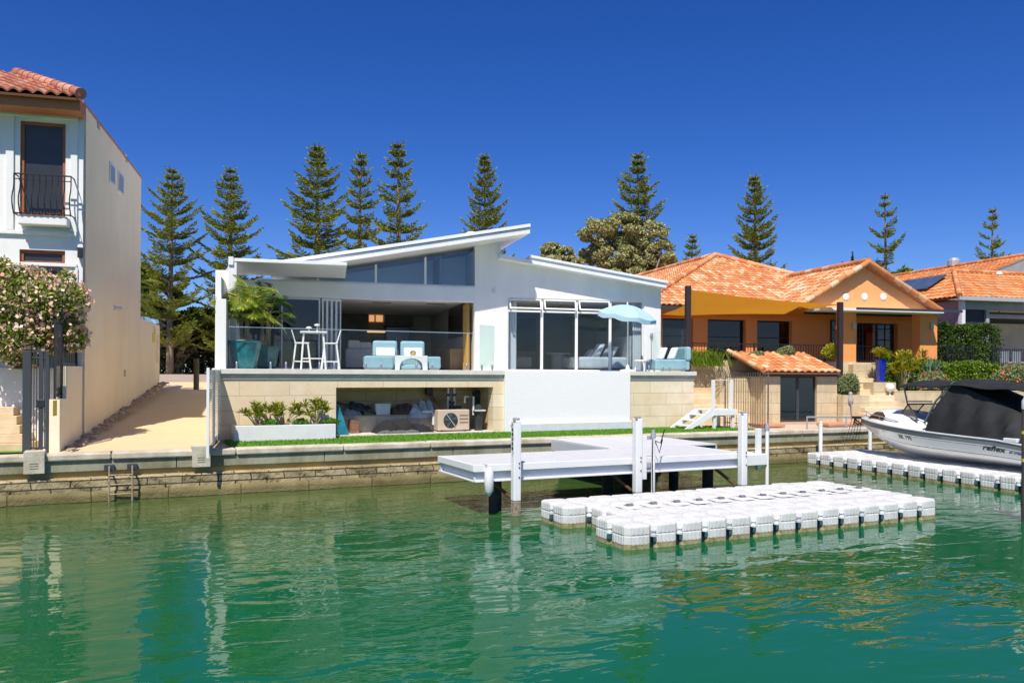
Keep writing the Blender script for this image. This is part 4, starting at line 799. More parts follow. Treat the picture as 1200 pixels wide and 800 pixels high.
# tarp bundle, boards, tubs
def lump(name, label, cat, x0, x1, y0, y1, z0, z1, mats, seed=1, seg=(22, 9), taper=0.5, fold=0.25, group=None):
    rg = np.random.default_rng(seed); m = M(); nx_, ny = seg; vs = []
    ph = rg.random(8)*6
    for i in range(nx_+1):
        for j in range(ny+1):
            a, c_ = i/nx_, j/ny; e = math.sin(math.pi*c_)**0.5*math.sin(math.pi*min(1, max(0, a)))**0.35
            h = e*(0.65+fold*math.sin(a*7+ph[0])*math.cos(a*13+ph[1]+c_*3)+fold*0.5*math.sin(a*25+c_*9+ph[2]))
            vs.append((x0+(x1-x0)*a+0.02*math.sin(c_*20), y0+(y1-y0)*c_, z0+(z1-z0)*max(0, h)))
    m.add(vs, [(i*(ny+1)+j, (i+1)*(ny+1)+j, (i+1)*(ny+1)+j+1, i*(ny+1)+j+1) for i in range(nx_) for j in range(ny)])
    o = m.build(name, mats, None, smooth=True); o['label'] = label; o['category'] = cat
    if group: o['group'] = group
    return o
lump('tarpaulin', 'crumpled black tarpaulin lying on the niche floor', 'tarpaulin', S.u(439, YW+0.3), S.u(507, YW+0.3), YW+0.1, YW+0.65, zf_+0.002, zf_+0.42, mat('black_sheet', (0.010, 0.011, 0.012), 0.85), 3, fold=0.3)
lump('fishing_net', 'grey crumpled netting at the foot of the black tarpaulin', 'net', S.u(442, YW+0.05), S.u(492, YW+0.05), YW-0.05, YW+0.12, zf_+0.002, zf_+0.13, mat('grey_net', (0.14, 0.14, 0.14), 0.9, (0.07, 0.07, 0.07), 30), 4)
lump('tarpaulin', 'brown folded cover on the niche ledge beside the white tub', 'cover', S.u(458, YW+1), S.u(486, YW+1), YW+0.8, YW+1.25, zp+0.003, zp+0.42, mat('brown_cover', (0.12, 0.075, 0.055), 0.9), 6)
lump('plastic_sheet', 'bundle of clear and white plastic sheeting right of the white tub', 'plastic sheet', S.u(481, YW+0.7), S.u(512, YW+0.7), YW+0.7, YW+1.2, zp-0.1, zp+0.50, mat('clear_sheet', (0.45, 0.50, 0.56), 0.25, (0.65, 0.68, 0.7), 5), 8, fold=0.35)
lump('cloth_bundle', 'pale grey cloth bundle on the left of the niche ledge', 'cloth', S.u(401, YW+0.8), S.u(424, YW+0.8), YW+0.76, YW+1.15, zp+0.003, zp+0.3, mat('pale_bundle', (0.40, 0.42, 0.45), 0.9, (0.22, 0.24, 0.28), 9), 9)
lump('cloth_bundle', 'dark blue bag behind the pale cloth on the niche ledge', 'bag', S.u(405, YW+1.1), S.u(436, YW+1.1), YW+1.0, YW+1.3, zp+0.003, zp+0.5, mat('navy_bag', (0.03, 0.06, 0.08), 0.8), 10)
lump('rope_coil', 'tan rope heap on the niche ledge left of the white tub', 'rope', S.u(428, YW+0.8), S.u(441, YW+0.8), YW+0.78, YW+1.0, zp+0.003, zp+0.2, mat('tan_rope', (0.42, 0.33, 0.2), 0.9, (0.15, 0.13, 0.1), 20), 11)
t_ = T('tub', 'white plastic tub on the niche ledge', 'tub', (nx(449), YW+0.85, zp)); a_, b_ = S.u(440, YW+0.8), S.u(458, YW+0.8); m = M(); m.add([(a_+0.02, YW+0.8, zp+0.002), (b_-0.02, YW+0.8, zp+0.002), (b_-0.02, YW+1.1, zp+0.002), (a_+0.02, YW+1.1, zp+0.002), (a_, YW+0.78, zp+0.30), (b_, YW+0.78, zp+0.30), (b_, YW+1.12, zp+0.30), (a_, YW+1.12, zp+0.30)], [(3, 2, 1, 0), (4, 5, 6, 7), (0, 1, 5, 4), (1, 2, 6, 5), (2, 3, 7, 6), (3, 0, 4, 7)]); m.build('body', PLAST, t_, bevel=0.015)
m = M(); m.box(a_-0.015, b_+0.015, YW+0.765, YW+1.135, zp+0.301, zp+0.33); m.build('rim', PLAST, t_, bevel=0.008)
m = M(); m.tube([(S.u(394, YW+0.7), YW+0.72, S.z(394, 471, YW+0.7)), (S.u(441, YW+0.75), YW+0.76, S.z(441, 484.5, YW+0.75))], 0.03, 8); o = m.build('pole', BLACK, None, smooth=True); o['label'] = 'black pole slanting across the left of the niche'; o['category'] = 'pole'
m = M(); a_ = S.u(395.5, YW+0.1); m.add([(a_-0.03, YW+0.2, zf_+0.79), (a_+0.08, YW+0.2, zf_+0.78), (a_+0.30, YW-0.02, zf_+0.002), (a_+0.0, YW-0.02, zf_+0.002), (a_-0.03, YW+0.24, zf_+0.79), (a_+0.08, YW+0.24, zf_+0.78), (a_+0.30, YW+0.03, zf_+0.002), (a_+0.0, YW+0.03, zf_+0.002)], [(0, 3, 2, 1), (4, 5, 6, 7), (0, 1, 5, 4), (1, 2, 6, 5), (2, 3, 7, 6), (3, 0, 4, 7)])
o = m.build('board', mat('teal_board', (0.015, 0.20, 0.26), 0.4, (0.01, 0.12, 0.17), 5), None, bevel=0.01); o['label'] = 'teal board leaning at the left end of the niche'; o['category'] = 'board'
m = M(); a_ = S.u(410.5, YW+0.5); m.box(a_, a_+0.25, YW+0.45, YW+0.7, zf_+0.002, zf_+0.36); o = m.build('box', mat('mottled_brown', (0.14, 0.055, 0.03), 0.6, (0.30, 0.17, 0.10), 16), None, bevel=0.01); o['label'] = 'mottled brown box on the niche floor beside the teal board'; o['category'] = 'box'
m = M(); a_ = S.u(507.5, YW+0.45); m.tube([(a_-0.3, YW+0.5, zf_+0.56), (a_, YW+0.5, zf_+0.56), (a_+0.03, YW+0.5, zf_+0.48), (a_+0.03, YW+0.5, zf_+0.18)], 0.035, 8); o = m.build('elbow_pipe', PLAST, None, smooth=True); o['label'] = 'white elbow pipe left of the heat pump'; o['category'] = 'pipe'
# ------------------------------------------------------------------ terrace furniture
def by(px, y): return B.mi @ S.P(px, 432, y)
def palm(label, base, h, nf, L_, pot_r, pot_h, seed, lean=0, light=0.5):
    random.seed(seed)
    pt = T('plant_pot', 'ribbed teal glazed pot holding '+label, 'pot', base, B)
    m = M(); m.lathe(base, [(pot_r*0.62, 0.002), (pot_r*0.70, 0.06), (pot_r, pot_h-0.05), (pot_r*1.06, pot_h-0.04), (pot_r*1.06, pot_h), (pot_r*0.9, pot_h)], 9); m.build('body', TEAL, pt, bevel=0.02)
    m = M(); m.lathe((base[0], base[1], base[2]+pot_h+0.001), [(pot_r*0.88, 0), (pot_r*0.3, 0.03)], 12); m.build('soil', SOIL, pt)
    b_ = (base[0], base[1], base[2]+pot_h); t = T('palm', label, 'palm', b_, B, local=True)
    m = M()
    for k in range(3):
        q = k*2.1+seed; dx, dy = 0.08*math.cos(q), 0.08*math.sin(q); m.tube([(dx, dy, 0.0), (dx*1.6, dy*1.6, h*0.3), (dx*2.2+lean, dy*2, h*0.55)], [0.05, 0.04, 0.03], 8)
    m.build('trunk', mat('palm_trunk', (0.26, 0.20, 0.08), 0.8, (0.16, 0.12, 0.05), 10), t, smooth=True)
    m = M(); ms = M()
    for k in range(nf):
        q = k*2.4+random.random()*0.6; el = R(random.uniform(20, 80)); l = L_*random.uniform(0.7, 1.1); o = Vector((lean+0.15*math.cos(q*1.3), 0.15*math.sin(q*1.3), h*random.uniform(0.20, 0.55)))
        d = Vector((math.cos(q)*math.cos(el), math.sin(q)*math.cos(el), math.sin(el))); pts = []; N = 12; p_ = o.copy(); dd = d.copy()
        for i in range(N+1):
            pts.append(p_.copy()); p_ += dd*l/N; dd = (dd+Vector((0, 0, -0.13-0.10*i/N))).normalized()
        ms.tube(pts, [0.014*(1-i/(N+2)) for i in range(N+1)], 5)
        for i in range(2, N+1):
            t2 = (pts[i]-pts[i-1]).normalized(); side = t2.cross(Vector((0, 0, 1))); side = side.normalized() if side.length > 0.01 else Vector((1, 0, 0))
            ll = 0.38*math.sin(math.pi*(0.12+0.80*i/N))
            for f in (0, 0.5):
                pp = pts[i-1]+(pts[i]-pts[i-1])*f
                for sg in (-1, 1):
                    ld_ = (side*sg+t2*0.8+Vector((0, 0, -0.35+random.uniform(-0.2, 0.1)))).normalized(); w_ = t2*0.02
                    m.add([pp-w_*0.5, pp+ld_*ll*0.5-w_, pp+ld_*ll, pp+ld_*ll*0.5+w_], [(0, 1, 2, 3)])
    ms.build('stalks', mat('palm_stalk', (0.30, 0.32, 0.06), 0.6), t); m.build('fronds', PALML if light > 0.3 else PALMD, t, auto=False); return t
PALML = ramp_attr('palm_leaf', 'rnd', [(0, (0.08, 0.17, 0.01)), (0.5, (0.22, 0.32, 0.02)), (1, (0.55, 0.52, 0.09))], 0.5, trans=0.3)
PALMD = ramp_attr('dark_palm_leaf', 'rnd', [(0, (0.03, 0.09, 0.02)), (1, (0.10, 0.18, 0.03))], 0.5, trans=0.2)
p = by(287, YW+0.75); palm('the tall yellow-green palm at the left terrace corner', (p.x, p.y, ZF+0.002), 2.0, 32, 1.08, 0.42, 0.74, 3)
p = by(312, YW+1.9); palm('the darker palm standing behind the tall corner palm', (p.x, p.y, ZF+0.002), 2.4, 14, 1.1, 0.36, 0.62, 5, light=0.1)
# bar table and stools
vt = by(367, YW+1.2).y
cxp = B.u(367, vt); bt = T('bar_table', 'white square bar table between the two bar stools', 'table', (cxp, vt, ZF), B)
m = M(); m.box(cxp-0.36, cxp+0.36, vt-0.36, vt+0.36, ZF+1.0, ZF+1.04); m.build('tabletop', WHITE, bt, bevel=0.015)
for sx in (-1, 1):
    for sy in (-1, 1): m = M(); m.tube([(cxp+sx*0.33, vt+sy*0.33, ZF+0.003), (cxp+sx*0.26, vt+sy*0.26, ZF+1.0)], 0.026, 8); m.build('leg', WHITE, bt, smooth=True)
m = M()
for sx in (-1, 1): m.box(cxp+sx*0.31-0.015, cxp+sx*0.31+0.015, vt-0.29, vt+0.29, ZF+0.28, ZF+0.31)
m.box(cxp-0.29, cxp+0.29, vt-0.32, vt-0.29, ZF+0.28, ZF+0.31); m.build('stretcher', WHITE, bt)
for dx, h, lab in ((-0.12, 0.12, 'shorter pale mushroom-shaped candle holder on the bar table'), (0.10, 0.20, 'taller pale mushroom-shaped candle holder on the bar table')):
    m = M(); m.lathe((cxp+dx, vt, ZF+1.041), [(0.05, 0), (0.02, 0.02), (0.015, h-0.04), (0.085, h-0.035), (0.08, h), (0.03, h+0.02)], 14); wobj('candle_holder', lab, 'candle holder', m, mat('pale_ceramic', (0.62, 0.64, 0.6), 0.4), smooth=True)
bs = T('bar_stool', 'white plastic bar stool to the left of the bar table', 'stool', (0, 0, 0), B, 'white bar stools by the bar table', local=True)
m = M(); m.box(-0.20, 0.20, -0.19, 0.19, 0.70, 0.735); m.build('seat', WHITE, bs, bevel=0.02)
m = M(); m.add([(-0.19, -0.18, 0.74), (-0.16, -0.18, 0.73), (-0.16, 0.18, 0.73), (-0.19, 0.18, 0.74), (-0.29, -0.16, 1.08), (-0.26, -0.16, 1.08), (-0.26, 0.16, 1.08), (-0.29, 0.16, 1.08)], [(3, 2, 1, 0), (4, 5, 6, 7), (0, 1, 5, 4), (1, 2, 6, 5), (2, 3, 7, 6), (3, 0, 4, 7)]); m.build('backrest', WHITE, bs, bevel=0.012)
for sx in (-1, 1):
    for sy in (-1, 1): m = M(); m.tube([(sx*0.24, sy*0.22, 0.003), (sx*0.16, sy*0.15, 0.70)], 0.024, 8); m.build('leg', WHITE, bs, smooth=True)
m = M()
for s_ in (-1, 1): m.box(s_*0.215-0.014, s_*0.215+0.014, -0.2, 0.2, 0.24, 0.27); m.box(-0.215, 0.215, s_*0.195-0.014, s_*0.195+0.014, 0.20, 0.23)
m.build('footrest', WHITE, bs)
d1 = dup(bs.o, B.w((B.u(387, vt-0.1), vt-0.1, ZF)), BANG+math.pi, 'white plastic bar stool to the right of the bar table')
bs.o.location = B.w((B.u(353.5, vt-0.1), vt-0.1, ZF))
# armchairs
vq = by(470, YW+1.15).y
def armchair(label, u, v, grp=None, rz=0.0):
    t = T('armchair', label, 'armchair', B.w((0, 0, 0)), B, grp, local=True); t.o.location = B.w((u, v, ZF)); t.o.rotation_euler = (0, 0, BANG+rz)
    m = M(); m.box(-0.38, 0.38, -0.36, 0.40, 0.08, 0.40); m.build('seat', BLUEF, t, bevel=0.05, seg=3)
    m = M(); m.box(-0.36, 0.36, 0.30, 0.46, 0.38, 0.86); m.build('backrest', BLUEF, t, bevel=0.07, seg=3)
    m = M(); m.add([(-0.28, 0.10, 0.41), (0.28, 0.10, 0.41), (0.28, 0.22, 0.41), (-0.28, 0.22, 0.41), (-0.28, 0.22, 0.66), (0.28, 0.22, 0.66), (0.28, 0.30, 0.66), (-0.28, 0.30, 0.66)], [(3, 2, 1, 0), (4, 5, 6, 7), (0, 1, 5, 4), (1, 2, 6, 5), (2, 3, 7, 6), (3, 0, 4, 7)]); m.build('cushion', WFAB, t, bevel=0.04, seg=3)
    for sx in (-1, 1):
        for sy in (-0.3, 0.36): m = M(); m.tube([(sx*0.33, sy, 0.003), (sx*0.33, sy, 0.09)], 0.02, 8); m.build('leg', GALV, t)
    return t
ga = 'pale blue armchairs behind the white coffee table'
armchair('left pale blue armchair with a white cushion behind the coffee table', B.u(454, vq), vq+0.3, ga); armchair('right pale blue armchair with a white cushion behind the coffee table', B.u(487, vq), vq+0.3, ga)
def pouf(label, x0, x1, v):
    t = T('ottoman', label, 'ottoman', (B.u((x0+x1)/2, v), v, ZF), B, 'pale blue ottomans at the terrace edge'); m = M(); m.box(B.u(x0, v), B.u(x1, v), v-0.25, v+0.28, ZF+0.03, ZF+0.38); m.build('cushion', BLUEF, t, bevel=0.05, seg=3)
    m = M(); m.box(B.u(x0, v)+0.05, B.u(x1, v)-0.05, v-0.2, v+0.23, ZF+0.002, ZF+0.04); m.build('base', GALV, t)
pouf('pale blue ottoman at the left of the coffee table', 426.5, 460, by(443, YW+0.5).y); pouf('pale blue ottoman at the right of the coffee table', 500, 515, by(508, YW+0.5).y)
vc = by(480, YW+0.5).y
ct = T('coffee_table', 'white moulded coffee table with an arched front between the ottomans', 'table', (B.u(480, vc), vc, ZF), B)
a_, b_ = B.u(461.5, vc), B.u(499.5, vc); hh = 0.40; pts = [(a_, ZF), (a_+0.13, ZF)]
for i in range(9): q = math.pi*(1-i/8); pts.append(((a_+b_)/2+math.cos(q)*((b_-a_)/2-0.13)*0.95, ZF+0.002+0.12+0.20*math.sin(q)))
pts += [(b_-0.13, ZF), (b_, ZF), (b_, ZF+hh), (a_, ZF+hh)]
m = M(); m.xz(pts, vc-0.25, vc+0.25); m.build('body', WHITE, ct, bevel=0.01)
m = M(); m.box((a_+b_)/2-0.3, (a_+b_)/2+0.3, vc-0.18, vc+0.2, ZF+0.003, ZF+0.16); wobj('ottoman', 'low pale blue stool tucked under the arch of the coffee table', 'ottoman', m, BLUEF, bevel=0.05)
m = M(); m.lathe(((a_+b_)/2+0.08, vc, ZF+hh+0.001), [(0.05, 0), (0.08, 0.04), (0.085, 0.1), (0.06, 0.14)], 14); wobj('vase', 'small yellow bowl vase on the coffee table', 'vase', m, mat('yellow_vase', (0.55, 0.40, 0.05), 0.5, (0.6, 0.5, 0.2), 20), smooth=True)
# parasol, sofa and side table on the right
vu = by(735, YW+0.95).y
pu = B.u(735.5, vu); zu = B.z(733, 370, vu); pr_ = T('parasol', 'pale blue parasol opened in front of the bedroom windows', 'parasol', (pu, vu, ZF), B)
m = M(); m.tube([(pu, vu, ZF+0.05), (pu, vu, zu+0.36)], 0.022, 10); m.build('pole', WHITE, pr_, smooth=True)
m = M(); m.lathe((pu, vu, ZF), [(0.26, 0.002), (0.26, 0.05), (0.08, 0.07), (0.04, 0.2)], 20); m.build('base', PLAST, pr_, smooth=True)
RR = 1.0; tl = Matrix.Rotation(R(7), 3, 'Y') @ Matrix.Rotation(R(8), 3, 'X'); C0 = Vector((pu-0.02, vu, zu+0.02))
def cap_pt(q, t, dz=0): 
    sag = 1-0.035*math.cos(q*8)*0 ; z = 0.34*(1-t**1.9); k = (q*8/(2*math.pi)) % 1; z -= 0.05*t*math.sin(math.pi*k)*1.0; r = RR*t*(1-0.05*math.sin(math.pi*k)*t); return C0+tl @ Vector((r*math.cos(q), r*math.sin(q), z+dz))
m = M(); NQ, NT = 48, 8; vs = [cap_pt(2*math.pi*i/NQ, j/NT) for j in range(NT+1) for i in range(NQ)]
m.add(vs, [(j*NQ+i, j*NQ+(i+1) % NQ, (j+1)*NQ+(i+1) % NQ, (j+1)*NQ+i) for j in range(NT) for i in range(NQ)])
vl_ = [cap_pt(2*math.pi*i/NQ, 1.0) for i in range(NQ)]; lo = [v-(tl @ Vector((0, 0, 0.14+0.02*math.sin(2*math.pi*i/6)))) for i, v in enumerate(vl_)]
CAN = mat('canopy_cloth', (0.52, 0.72, 0.82), 0.85, (0.48, 0.68, 0.79), 2); nc = CAN.node_tree
tlz = nc.nodes.new('ShaderNodeBsdfTranslucent'); tlz.inputs[0].default_value = (0.42, 0.68, 0.8, 1); mxz = nc.nodes.new('ShaderNodeMixShader'); mxz.inputs[0].default_value = 0.35; nc.links.new(nc.nodes['Principled BSDF'].outputs[0], mxz.inputs[1]); nc.links.new(tlz.outputs[0], mxz.inputs[2]); nc.links.new(mxz.outputs[0], nc.nodes['Material Output'].inputs[0])
o = m.build('canopy', CAN, pr_, smooth=True, auto=False)
m = M(); m.add(vl_+lo, [(i, (i+1) % NQ, NQ+(i+1) % NQ, NQ+i) for i in range(NQ)]); subbuild(m, 'valance', CAN, o, pr_, smooth=True, auto=False)
m = M(); a_ = [cap_pt(q, 1.0)-(tl @ Vector((0, 0, 0.05))) for q in [R(-60)+R(70)*i/8 for i in range(9)]]; 
m.add([v+(tl @ Vector((0.008*math.cos(R(-25)), -0.008, 0.02))) for v in a_]+[v+(tl @ Vector((0.008, -0.008, -0.03))) for v in a_], [(i, i+1, 9+i+1, 9+i) for i in range(8)]); subbuild(m, 'border_stripe', mat('stripe_blue', (0.03, 0.20, 0.50), 0.8), o, pr_, auto=False)
for k in range(8): q = 2*math.pi*k/8; m = M(); m.tube([cap_pt(q, 0.99, -0.02), cap_pt(q, 0.5, -0.02), Vector((pu, vu, zu+0.33))], 0.008, 5); m.build('rib', WHITE, pr_)
m = M(); m.lathe(C0+Vector((0, 0, 0.33)), [(0.03, 0), (0.03, 0.08), (0.01, 0.1)], 8); m.build('finial', WHITE, pr_)
vs_ = by(783, YW+0.75).y; so_ = T('outdoor_sofa', 'pale blue outdoor sofa with white cushions at the right end of the terrace', 'sofa', (B.u(783, vs_), vs_, ZF), B)
a_, b_ = B.u(763, vs_), B.u(803, vs_)
m = M(); m.box(a_, b_, vs_-0.35, vs_+0.45, ZF+0.05, ZF+0.40); m.build('seat', BLUEF, so_, bevel=0.05, seg=3)
m = M(); m.box(b_-0.20, b_+0.03, vs_-0.4, vs_+0.5, ZF+0.36, ZF+0.82); m.build('backrest', BLUEF, so_, bevel=0.07, seg=3)
for k in range(2): m = M(); x = B.u(773+k*9, vs_); m.add([(x, vs_-0.3+0.25*(1-k), ZF+0.41), (x+0.14, vs_-0.3+0.25*(1-k), ZF+0.41), (x+0.30, vs_-0.28+0.25*(1-k), ZF+0.80), (x+0.18, vs_-0.28+0.25*(1-k), ZF+0.80), (x, vs_+0.1+0.25*(1-k), ZF+0.41), (x+0.14, vs_+0.1+0.25*(1-k), ZF+0.41), (x+0.30, vs_+0.12+0.25*(1-k), ZF+0.80), (x+0.18, vs_+0.12+0.25*(1-k), ZF+0.80)], [(0, 1, 2, 3), (4, 7, 6, 5), (0, 4, 5, 1), (1, 5, 6, 2), (2, 6, 7, 3), (3, 7, 4, 0)]); m.build('cushion', WFAB, so_, bevel=0.05, seg=3)
vst = by(752, YW+0.6).y
st_ = T('side_table', 'small white round side table left of the blue outdoor sofa', 'table', (B.u(752, vst), vst, ZF), B); x = B.u(752, vst)
m = M(); m.lathe((x, vst, ZF+0.33), [(0.24, 0), (0.25, 0.02), (0.24, 0.04)], 24); m.build('tabletop', WHITE, st_, smooth=True)
for k in range(3): q = k*2.09+0.5; m = M(); m.tube([(x+0.22*math.cos(q), vst+0.22*math.sin(q), ZF+0.003), (x+0.17*math.cos(q), vst+0.17*math.sin(q), ZF+0.335)], 0.022, 8); m.build('leg', WHITE, st_, smooth=True)
m = M(); m.lathe((x, vst, ZF+0.371), [(0.03, 0), (0.045, 0.06), (0.02, 0.12), (0.028, 0.15)], 12); wobj('vase', 'small dark vase on the white side table', 'vase', m, mat('dark_vase', (0.06, 0.07, 0.08), 0.3), smooth=True)
p = B.P(763, 392, V-0.03); m = M(); m.tube([(p.x, V-0.06, p.z), (p.x, V-0.06, B.z(763, 420, V))], 0.02, 8); m.lathe((p.x, V-0.06, p.z-0.05), [(0.05, 0), (0.05, 0.1)], 10); wobj('tap_post', 'slim grey outdoor shower pipe on the white wall by the parasol', 'pipe', m, GALV)
# ------------------------------------------------------------------ dock
DZ = 1.02; dv0 = 14.55; dx0 = S.P(557, 545, dv0).x; DZ = S.z(557, 545, dv0)
dxe = S.G(868, 530, DZ).x; dvb = S.G(510, 534, DZ).y
DECK = mat('deck_planks', (0.62, 0.62, 0.63), 0.6, (0.56, 0.565, 0.575), 2, bump=0.1)
dk = T('dock', 'white T-shaped jetty platform standing on dark piles', 'dock', (dx0+3, dv0+1, 0))
gl, gr = S.G(704, 524, DZ).x, S.G(771, 512, DZ).x
m = M(); m.box(dx0, dxe, dv0, dvb, DZ-0.03, DZ); m.build('deck', DECK, dk, bevel=0.006)
m = M(); 
for k in range(1, int((dxe-dx0)/0.14)): x = dx0+k*0.14; m.box(x, x+0.006, dv0+0.01, dvb-0.01, DZ, DZ+0.002)
m.build('plank_joints', mat('joint_grey', (0.50, 0.51, 0.53), 0.8), dk)
m = M(); m.box(gl, gr, dvb+0.003, YS+0.2, DZ-0.02, DZ+0.02); m.build('gangway', DECK, dk, bevel=0.006)
m = M(); m.box(gl-0.02, gl+0.02, dvb+0.003, YS-0.05, DZ-0.28, DZ-0.021); m.build('gangway_beam', mat('painted_shade_grey', (0.50, 0.53, 0.58), 0.6), dk)  # grey-blue tone puts the gangway's shadow side into the colour
m = M(); m.box(gr-0.02, gr+0.02, dvb+0.003, YS-0.05, DZ-0.28, DZ-0.021); m.build('gangway_beam', mat('painted_shade_grey', (0.50, 0.53, 0.58), 0.6), dk)
m = M(); m.box(dx0-0.02, dxe+0.02, dv0-0.03, dv0-0.001, DZ-0.13, DZ+0.004); m.box(dx0-0.04, dx0-0.003, dv0, dvb, DZ-0.13, DZ+0.004); m.box(dxe+0.003, dxe+0.04, dv0, dvb, DZ-0.13, DZ+0.004); m.box(dx0, dxe, dvb+0.001, dvb+0.03, DZ-0.13, DZ-0.004)
m.build('fascia', WHITE, dk, bevel=0.008)
CH = mat('channel_shade_blue', (0.60, 0.64, 0.70), 0.5)  # bluish tone carries the shade of the recess below the fascia
m = M(); m.box(dx0, dxe, dv0+0.06, dv0+0.10, DZ-0.30, DZ-0.031); m.box(dx0+0.06, dx0+0.10, dv0+0.1, dvb, DZ-0.30, DZ-0.031); m.box(dxe-0.1, dxe-0.06, dv0+0.1, dvb, DZ-0.3, DZ-0.031); m.box(dx0, dxe, dvb-0.1, dvb-0.06, DZ-0.3, DZ-0.031); m.build('channel_beam', CH, dk)
m = M(); m.box(dx0, dxe, dv0-0.02, dv0+0.099, DZ-0.325, DZ-0.302); m.box(dx0-0.02, dx0+0.10, dv0+0.1, dvb, DZ-0.325, DZ-0.302); m.build('lower_flange', WHITE, dk)
for x in np.arange(dx0+0.8, dxe, 1.1): m = M(); m.box(x, x+0.08, dv0+0.11, dvb-0.11, DZ-0.26, DZ-0.031); m.build('joist', CH, dk)
PILE = mat('tarred_pile', (0.018, 0.018, 0.016), 0.7, (0.05, 0.045, 0.03), 5, bump=0.3)
for px, v in ((581, 15.1), (713, 16.0), (830, 15.6), (735, 18.0), (790, 18.2)):
    x = S.u(px, v); m = M(); m.lathe((x, v, -1.5), [(0.13, 0), (0.13, 1.5+DZ-0.33)], 14); m.build('pile', PILE, dk, smooth=True)
for px, d in ((598, -0.35), (738, -0.35), (858, -0.35)):
    x = S.u(px, dv0+0.1); m = M(); m.tube([(x+d, dv0+0.3, DZ-0.33), (x+0.05, dv0+0.1, 0.28)], 0.035, 6); m.build('brace', mat('rusty_brace', (0.16, 0.07, 0.035), 0.9, (0.08, 0.05, 0.03), 9), dk)
BARN = mat('barnacled_foot', (0.40, 0.33, 0.25), 0.95, (0.16, 0.13, 0.09), 14, bump=0.8)
def wpile(px0, px1, ytop, lab, v=dv0-0.17):
    x0, x1 = S.u(px0, v), S.u(px1, v); zt2 = S.z((px0+px1)/2, ytop+2, v); c_ = (x0+x1)/2; r = 0.078
    t = T('mooring_pile', lab, 'pile', (c_, v, 0), S, 'white mooring piles on the front of the dock')
    m = M(); m.box(c_-r, c_+r, v-r, v+r, 0.27, zt2); m.build('post', WHITE, t, bevel=0.02)
    m = M(); m.box(c_-r, c_+r, v-r, v+r, -0.9, 0.268); m.build('foot', BARN, t, bevel=0.02)
    m = M(); m.lathe((c_, v, zt2), [(r*0.9, 0.001), (r*0.9, 0.03), (r*0.5, 0.05)], 12); m.box(c_-r*1.02, c_-r*0.6, v-r*1.03, v-r*0.4, zt2-0.04, zt2+0.005); m.build('cap', mat('cap_grey', (0.18, 0.17, 0.17), 0.6, (0.4, 0.4, 0.42), 20), t)
    m = M()
    for z in (DZ-0.05, DZ-0.24, DZ+0.03): m.lathe((c_+r*0.4, v-r, z), [(0.015, 0), (0.015, 0.012), (0.008, 0.02)], 8, tilt=Matrix.Rotation(R(90), 3, 'X'))
    m.build('bolt', BLACK, t); return t
w1_ = wpile(600, 610.5, 490, 'leftmost white pile, its top stained black, beside the hanging fender')
m = M(); x0 = S.u(601.3, dv0-0.3)
for k in range(6): z = S.z(602, 497+k*5.5, dv0-0.3); m.box(x0, x0+random.uniform(0.015, 0.03), dv0-0.17-0.084, dv0-0.17-0.08, z-0.05, z+0.02)
m.build('stain_marks', BLACK, w1_)
wpile(742, 753, 488, 'middle white pile standing next to a slim white pole'); wpile(865, 876.5, 482, 'rightmost white pile at the far corner of the dock')
def wpole(px, ytop, lab, v):
    x = S.u(px, v); zt2 = S.z(px, ytop, v); t = T('mooring_pole', lab, 'pole', (x, v, 0), S, 'slim white guide poles of the dock')
    m = M(); m.tube([(x, v, -0.9), (x, v, zt2-0.12)], 0.042, 12); m.build('tube', WHITE, t, smooth=True)
    m = M(); m.lathe((x, v, zt2-0.13), [(0.055, 0), (0.055, 0.09), (0.035, 0.10), (0.035, 0.16)], 12); m.build('collar', GALV, t, smooth=True)
    m = M(); m.box(x-0.24, x-0.13, v+0.04, v+0.14, DZ-0.45, zt2-0.10); m.build('bracket', WHITE, t, bevel=0.008)
    m = M(); m.box(x-0.13, x+0.0, v+0.043, v+0.07, zt2-0.18, zt2-0.10); m.box(x-0.13, x, v+0.043, v+0.07, DZ-0.2, DZ-0.1); m.build('clamp', GALV, t)
    return t, x, zt2
t_, x, z_ = wpole(766, 505, 'slim white guide pole with black cables right of the middle pile', dv0-0.15)
for k, (dx, dz) in enumerate(((0.25, 0.25), (0.2, 0.45))):
    m = M(); m.tube([(x+0.03, dv0-0.17, z_-0.2), (x+dx*0.6, dv0-0.2, z_-dz), (x+dx, dv0-0.2, z_-dz+0.28)], 0.013, 5); m.build('cable', BLACK, t_)
m = M(); m.tube([(x-0.06, dv0-0.22, z_-0.15), (x-0.07, dv0-0.22, z_-0.6), (x-0.05, dv0-0.22, 0.2)], 0.012, 5); m.build('cable', BLACK, t_)
wpole(899.5, 497, 'slim white guide pole beyond the rightmost pile', dv0+0.25)
m = M(); xq = dxe+0.05; m.box(xq, S.u(896, dv0+0.3), dv0+0.2, dv0+1.1, DZ-0.33, DZ-0.08); m.build('side_bracket', WHITE, dk, bevel=0.01)
fd = T('fender', 'white boat fender hanging at the left corner of the dock', 'fender', (S.u(573.5, dv0-0.12), dv0-0.12, 0.6)); x = S.u(573.5, dv0-0.12); za, zb2 = S.z(573, 546, dv0-0.12), S.z(573, 581, dv0-0.12)
hh = za-zb2; m = M(); m.lathe((x, dv0-0.13, zb2), [(0.02, 0), (0.035, 0.02), (0.05, 0.05), (0.085, 0.10), (0.092, hh*0.5), (0.085, hh-0.08), (0.05, hh-0.03), (0.025, hh)], 18); m.build('body', PLAST, fd, smooth=True)
m = M(); m.tube([(x, dv0-0.13, za), (x-0.03, dv0-0.07, DZ+0.005), (x-0.05, dv0+0.05, DZ+0.005)], 0.008, 6); m.build('rope', mat('grey_rope', (0.3, 0.3, 0.3), 0.9), fd)
